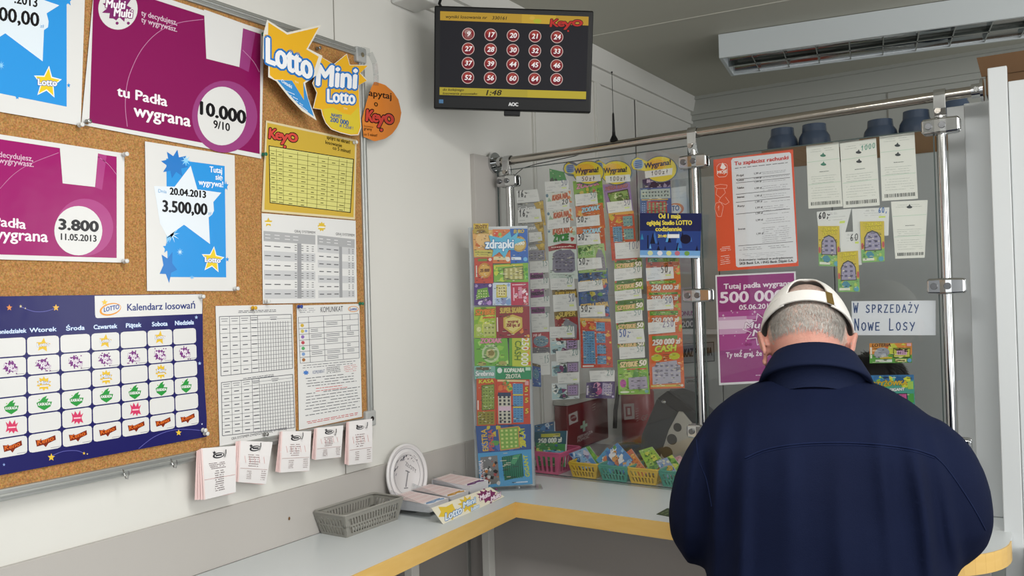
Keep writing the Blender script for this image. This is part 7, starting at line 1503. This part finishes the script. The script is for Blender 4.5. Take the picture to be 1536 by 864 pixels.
# collar, tipped forward with the neck
cc = mp(1222, 556, .095); pit = math.radians(30); NZ = (Z * math.cos(pit) + F * math.sin(pit)).normalized(); NF = (F * math.cos(pit) - Z * math.sin(pit)).normalized()
def cr(ra, rb, h, wob=0): return [cc + R_ * ra * math.cos(2 * PI * k / 48) + NF * rb * math.sin(2 * PI * k / 48) + NZ * (h + wob * math.cos(4 * PI * k / 48)) for k in range(48)]
m = MB(); m.rings([cr(.080, .070, -.030), cr(.071, .062, .006), cr(.068, .060, .024), cr(.071, .063, .030), cr(.078, .070, .027), cr(.088, .080, .008), (cr(.101, .094, -.020)), cr(.104, .097, -.030), cr(.100, .093, -.033), cr(.090, .086, -.026), cr(.084, .082, -.07)], 0, cap0=False, cap1=False)
m.build('collar', NAVYC, jk)
# body under the clothes: head, neck, arms, hands
hc = mp(1210, 506, .165); ph = math.radians(36); ro = math.radians(2.0); yw = math.radians(3)
Fh = (F * math.cos(yw) - R_ * math.sin(yw)).normalized(); Rh = Vector((Fh.y, -Fh.x, 0))
hy = Fh * math.cos(ph) - Z * math.sin(ph); hz_ = Z * math.cos(ph) + Fh * math.sin(ph); hx = Rh
hx, hz_ = (hx * math.cos(ro) - hz_ * math.sin(ro)).normalized(), (hz_ * math.cos(ro) + hx * math.sin(ro)).normalized()
def HX(p): return hc + hx * p.x + hy * p.y + hz_ * p.z
m = MB(); nb = mp(1224, 604, .095); head_parts(m, HX, 1.0, nb); chest = C0 + F * .02 + Z * 1.18
limb(m, [nb, (nb + chest) / 2, chest, C0 + Z * .95 - F * .03], [.055, .07, .085, .09])
for sgn, sh, el, hd in ((-1, mp(1112, 700, .03), mp(1066, 790, .03), hl), (1, mp(1366, 698, .03), mp(1410, 788, .03), hr)):
    limb(m, [chest + R_ * sgn * .05 + Z * .03, sh, el], [.06, .042, .038], 14); limb(m, [el, hd], [.042, .027], 14)
    f_ = (hd - el); f_.z = -.01; f_ = (f_.normalized() * .6 + F * .6).normalized(); sd_ = f_.cross(Z).normalized() * -sgn
    if sd_.dot(R_ * -sgn) < 0: sd_ = -sd_
    hand_parts(m, hd, f_, sd_, Z, sgn, .38 if sgn < 0 else .55)
bme = remesh(m, .0042, 5, 'body'); bme.materials.append(SKIN); bme.materials.append(SCALP); link('body', bme, man)
Rs = random.Random(6)
for f_ in bme.polygons:                       # close-cropped grey hair on the scalp, thin over the nape
    d = f_.center - hc; lx, ly, lz = d.dot(hx), d.dot(hy), d.dot(hz_)
    if ly < .045 and d.length < .16 and abs(lx) < .0815:
        az = abs(math.atan2(lx, -ly)); el = math.asin(max(-1, min(1, lz / d.length)))
        n_ = mnoise.noise(f_.center * 60) * .10 + mnoise.noise(f_.center * 190) * .12
        low = -.42 + (.30 * math.exp(-(az / .38) ** 2)) * .55
        if el > low + n_ and not (1.3 < az < 1.75 and el < .05): f_.material_index = 1
htree = BVHTree.FromPolygons([v.co.copy() for v in bme.vertices], [tuple(p.vertices) for p in bme.polygons])
def on_head(az, el, X=None, c=None, T=None, ax=None):
    """point of the head surface in a direction of head space; az 0 faces backwards"""
    d = Vector((math.sin(az) * math.cos(el), -math.cos(az) * math.cos(el), math.sin(el)))
    c = c if c is not None else hc; ax = ax or (hx, hy, hz_); w = ax[0] * d.x + ax[1] * d.y + ax[2] * d.z
    h = (T or htree).ray_cast(c + w * .3, -w); 
    return (h[0], h[1], w) if h[0] is not None else (c + w * .09, w, w)
def strands(name, n, region, mt, parent, ln, seed, c=None, T=None, ax=None, w=.0007, lift=.25):
    R = random.Random(seed); ax_ = ax or (hx, hy, hz_); mm = MB(); vs = []; fs = []
    while len(fs) < n:
        az = R.uniform(-2.6, 2.6); el = R.uniform(-.75, 1.3)
        k = region(az, el, R)
        if k <= 0: continue
        p, nn, w_ = on_head(az, el, None, c, T, ax)
        dn = (-ax_[2] + w_ * .1 + ax_[0] * R.uniform(-.35, .35) + ax_[1] * .25 * (1 if abs(az) > .9 else 0)); dn = (dn - nn * dn.dot(nn)).normalized(); d = (dn + nn * lift * R.uniform(.4, 1.3)).normalized()
        sd_ = d.cross(nn).normalized() * w; L_ = ln * k * R.uniform(.6, 1.2); b = len(vs); q = p - nn * .001
        vs += [q - sd_, q + sd_, q + d * L_ * .55 + sd_ * .8, q + d * L_ * .55 - sd_ * .8, q + d * L_ + dn * L_ * .15]
        fs += [(b, b + 1, b + 2, b + 3), (b + 3, b + 2, b + 4)]
    mm.add(vs, fs, 0, False); return mm.build(name, mt, parent)
def hair_reg(az, el, R):
    a = abs(az)
    low = -.46 if a < .5 else (-.46 + .1 * (a - .5))
    if el > .45: return .5 if a < .6 and el < 1.1 and R.random() < .4 else 0
    if a > 1.75: return 0
    if 1.0 < a < 1.75 and el < .22: return 0
    fade = min(1, max(0, (el - low) / .25))
    mid = .40 if a < .45 else (.7 if a < .7 else 1.0)                       # thin and pink in the middle of the nape
    return (.4 + .6 * fade) if R.random() < fade * mid + .05 * (el > low - .1) else 0
hr_ = strands('hair', 13000, hair_reg, HAIRG, man, .017, 3, w=.0006, lift=.14)
tag(hr_, 'short thin grey hair')
# cap
cap = None
CR = (.0875, .1065, .126)
def cap_pt(az, el, off=0.0):
    d = Vector((math.sin(az) * math.cos(el), -math.cos(az) * math.cos(el), math.sin(el)))
    q = Vector((d.x * (CR[0] + off), d.y * (CR[1] + off), d.z * (CR[2] + off) - .004)); return HX(q)
def rim_el(az): return math.radians(8 - 2 * (1 - math.cos(az)) if abs(az) < PI / 2 else 6 + 4 * (abs(az) - PI / 2))
STRAP = math.radians(13.5)
def hole_top(az):
    a = az / math.radians(29)
    return rim_el(az) + STRAP + math.radians(44) * math.sqrt(max(0, 1 - abs(a) ** 2.8)) if abs(a) < 1 else None
m = MB(); NA, NE = 120, 22; vs = []; fs = []
for i in range(NA + 1):
    az = -PI + 2 * PI * i / NA; ht = hole_top(az); lo = rim_el(az) if ht is None else ht
    for j in range(NE + 1):
        t = j / NE; el = lo + (PI / 2 - .01 - lo) * t; vs.append(cap_pt(az, el, .0012 * math.cos(6 * (az + .5)) * (1 - t)))
for i in range(NA):
    a0 = -PI + 2 * PI * (i + .5) / NA
    for j in range(NE): b = i * (NE + 1) + j; fs.append((b, b + NE + 1, b + NE + 2, b + 1))
m.add(vs, fs, 0, True); cp = m.build('cap', CAPW, man); so = cp.modifiers.new('cloth', 'SOLIDIFY'); so.thickness = .0028; so.offset = 0
tag(cp, 'white baseball cap worn with the strap opening at the back')
# strap and side bands below the opening
m = MB(); A = [math.radians(-35 + 70 * k / 30) for k in range(31)]
a_ = [cap_pt(az, rim_el(az) + .01, .0015) for az in A]; b_ = [cap_pt(az, rim_el(az) + STRAP, .0015) for az in A]; a2 = [cap_pt(az, rim_el(az) + .01, .0042) for az in A]; b2_ = [cap_pt(az, rim_el(az) + STRAP, .0042) for az in A]
m.rings([[a_[k], b_[k], b2_[k], a2[k]] for k in range(31)], 0, smooth=False); m.build('strap', CAPW, cp)
m = MB(); e0, e1 = math.radians(23), math.radians(32); GOLD = mat('old_gold_buckle', '#8a713c', .35, .7)
m.hexa([cap_pt(e0, rim_el(e0) + .005, .0044), cap_pt(e1, rim_el(e1) + .005, .0044), cap_pt(e1, rim_el(e1) + STRAP + .01, .0044), cap_pt(e0, rim_el(e0) + STRAP + .01, .0044)], [cap_pt(e0, rim_el(e0) + .005, .0066), cap_pt(e1, rim_el(e1) + .005, .0066), cap_pt(e1, rim_el(e1) + STRAP + .01, .0066), cap_pt(e0, rim_el(e0) + STRAP + .01, .0066)]); m.build('buckle', GOLD, cp, .0006)
tag(cp.children[-1], 'dull gold buckle') if cp.children else None
def tubeline(f, ts, r): mm = MB(); mm.tube([f(t) for t in ts], r, 8); return mm
def hem(t): return cap_pt(t, rim_el(t) + .004, .0006)
m = tubeline(hem, [math.radians(30 + 300 * k / 90) for k in range(91)], .0022); m.build('hem', CAPW, cp)
def arch(k): 
    az = math.radians(-28.99) * math.cos(PI * k); return cap_pt(az, hole_top(az) if hole_top(az) else rim_el(az) + STRAP, .0006)
m = tubeline(arch, [.005 + .99 * k / 40 for k in range(41)], .0020); m.build('opening_binding', CAPW, cp)
m = MB(); rr = []
for k in range(17):
    az = PI + math.radians(-62 + 124 * k / 16); e = rim_el(PI) ; base = cap_pt(az, rim_el(az) + .01, .0); w_ = max(0, math.cos((az - PI) / math.radians(62) * PI / 2)) ** .6
    tip = base + hy * .068 * w_ - hz_ * .012 * w_; rr.append([base, tip, tip - hz_ * .003, base - hz_ * .003])
m.rings(rr, 0, smooth=False); m.build('brim', CAPW, cp)
# trousers and shoes
TRS = mat('dark_trousers', '#2c2d33', .8, bump=.1, bscale=300)
m = MB(); hip = C0 - F * .05 + Z * .90
limb(m, [hip - R_ * .06 + Z * .02 + F * .03, hip + R_ * .06 + Z * .02 + F * .03], [.115, .115])
for s in (-1, 1): limb(m, [hip + R_ * s * .09 + F * .03, C0 + R_ * s * .11 - F * .03 + Z * .5, C0 + R_ * s * .12 - F * .07 + Z * .07], [.105, .078, .062])
tme = remesh(m, .011, 5, 'trousers'); tme.materials.append(TRS); link('trousers', tme, man)
SHOE = mat('black_shoe', '#17171a', .4)
for s in (-1, 1):
    m = MB(); b = C0 + R_ * s * .12 - F * .12; rr = []
    for t, hw, h in ((0, .028, .05), (.03, .036, .075), (.09, .038, .085), (.16, .044, .06), (.23, .045, .045), (.27, .030, .03)):
        c = b + F * t; rr.append([c + R_ * hw * math.cos(2 * PI * k / 16) + Z * (.002 + h * .5 + h * .5 * math.sin(2 * PI * k / 16)) for k in range(16)])
    m.rings(rr); m.build('shoe', SHOE, man)
# the slip he writes on, and his pen
sp0 = C0 + F * .455 + R_ * .05; p = Print(Plane((0, 0, ZC + .0016), (0, 0, 1)), 0)
def w2p(q): d = q - EYE; z = d.dot(AF); return (768 + FPX * d.dot(AR) / z, 432 - FPX * d.dot(AU) / z)
qq = [w2p(Vector((0, 0, ZC + .0016)) + Vector((sp0.x, sp0.y, 0)) + R_ * a + F * b) for a, b in ((-.05, .08), (.05, .08), (.05, -.08), (-.05, -.08))]
p.sheet(qq, '#dcc8c6', 1, .0004); t = quad_map(qq); p.lines([t(.1, .1), t(.9, .1), t(.9, .9), t(.1, .9)], 8, '#cf9f9c', .6, 1, 3); tag(p.build('betting_slip', PAPER), 'pink betting slip on the worktop in front of the man in the cap', 'betting slip')
# clerk behind the glass, only dark hair in view
cl = thing('person', 'seated clerk behind the glass, bowed head of short dark hair half hidden by the man', 'person', (1.06, 2.70, 0))
k0 = Vector((1.06, 2.70, 0)); kF = Vector((0, -1, 0)); kR = Vector((-1, 0, 0)); kc = Plane((0, 2.62, 0), (0, -1, 0)).at(1316, 590)
kp = math.radians(48); ky = kF * math.cos(kp) - Z * math.sin(kp); kz = Z * math.cos(kp) + kF * math.sin(kp)
def KX(p): return kc + kR * p.x + ky * p.y + kz * p.z
m = MB(); nb = k0 + kF * .03 + Z * 1.06; head_parts(m, KX, 1.0, nb); limb(m, [nb, k0 + Z * .92 + kF * .02, k0 + Z * .62], [.07, .10, .11])
for s in (-1, 1):
    sh = nb + kR * s * .15 - Z * .06; el = k0 + kR * s * .22 + kF * .08 + Z * .84; hd = k0 + kR * s * .12 + kF * .27 + Z * (ZC + .035)
    limb(m, [nb - Z * .05 + kR * s * .04, sh, el], [.06, .05, .04], 14); limb(m, [el, hd], [.04, .027], 14); hand_parts(m, hd, (kF * .9 - kR * s * .3).normalized(), -kR * s, Z, s, .3)
kme = remesh(m, .005, 5, 'body'); kme.materials.append(SKIN); link('body', kme, cl)
ktree = BVHTree.FromPolygons([v.co.copy() for v in kme.vertices], [tuple(p.vertices) for p in kme.polygons])
HAIRB = mat('dark_hair', '#120f0e', .5, spec=.3)
m = MB(); rr = []
for j in range(12):
    el = -.35 + (PI / 2 + .34) * j / 11; rr.append([KX(Vector((.094 * math.sin(2 * PI * i / 40) * math.cos(el), -.113 * math.cos(2 * PI * i / 40) * math.cos(el) - .004, .130 * math.sin(el) + (.05 * max(0, -math.cos(2 * PI * i / 40)) * (j < 4) * (4 - j) / 4)))) for i in range(40)])
m.rings(rr, 0, cap0=False); hb = m.build('hair', HAIRB, cl)
strands('fringe', 2500, lambda az, el, R: 1.0 if el > -.4 and not (abs(az) > 2.0 and el < .3) else 0, HAIRB, hb, .030, 5, kc, BVHTree.FromPolygons([v.co.copy() for v in hb.data.vertices], [tuple(p.vertices) for p in hb.data.polygons]), (kR, ky, kz), .0012, .15)
m = MB(); limb(m, [nb - Z * .07, k0 + Z * .88 + kF * .03, k0 + Z * .60], [.115, .165, .165])
for s in (-1, 1):
    sh = nb + kR * s * .15 - Z * .07; el = k0 + kR * s * .22 + kF * .08 + Z * .84; hd = k0 + kR * s * .12 + kF * .27 + Z * (ZC + .035); limb(m, [nb - Z * .08 + kR * s * .05, sh, el, el + (hd - el) * .8], [.08, .07, .058, .042], 14)
cme = remesh(m, .011, 6, 'dark_jumper'); cme.materials.append(mat('dark_jumper', '#25262b', .85)); link('jumper', cme, cl)
m = MB()
for s in (-1, 1): limb(m, [k0 + kR * s * .08 + Z * .62, k0 + kR * s * .11 + kF * .36 + Z * .58, k0 + kR * s * .11 + kF * .38 + Z * .08], [.10, .075, .055], 14)
qme = remesh(m, .011, 5, 'trousers'); qme.materials.append(TRS); link('trousers', qme, cl)
for s in (-1, 1):
    m = MB(); b = k0 + kR * s * .11 + kF * .33; rr = []
    for t, hw, h in ((0, .028, .05), (.03, .036, .075), (.09, .038, .085), (.16, .044, .06), (.22, .040, .045), (.25, .026, .03)):
        c = b + kF * t; rr.append([c + kR * hw * math.cos(2 * PI * k / 16) + Z * (.002 + h * .5 + h * .5 * math.sin(2 * PI * k / 16)) for k in range(16)])
    m.rings(rr); m.build('shoe', SHOE, cl)
st = thing('stool', 'black round stool under the clerk behind the counter', 'stool', (k0.x, k0.y, 0))
m = MB(); m.tube([k0 + Z * .46, k0 + Z * .465, k0 + Z * .50, k0 + Z * .505], [.16, .17, .17, .16], 28); m.build('seat', BLACK, st)
m = MB(); m.tube([k0 + Z * .03, k0 + Z * .46], .025, 16); m.build('column', CHROME, st)
m = MB(); m.tube([k0 + Z * .001, k0 + Z * .03], [.2, .18], 28); m.build('base', BLACK, st)
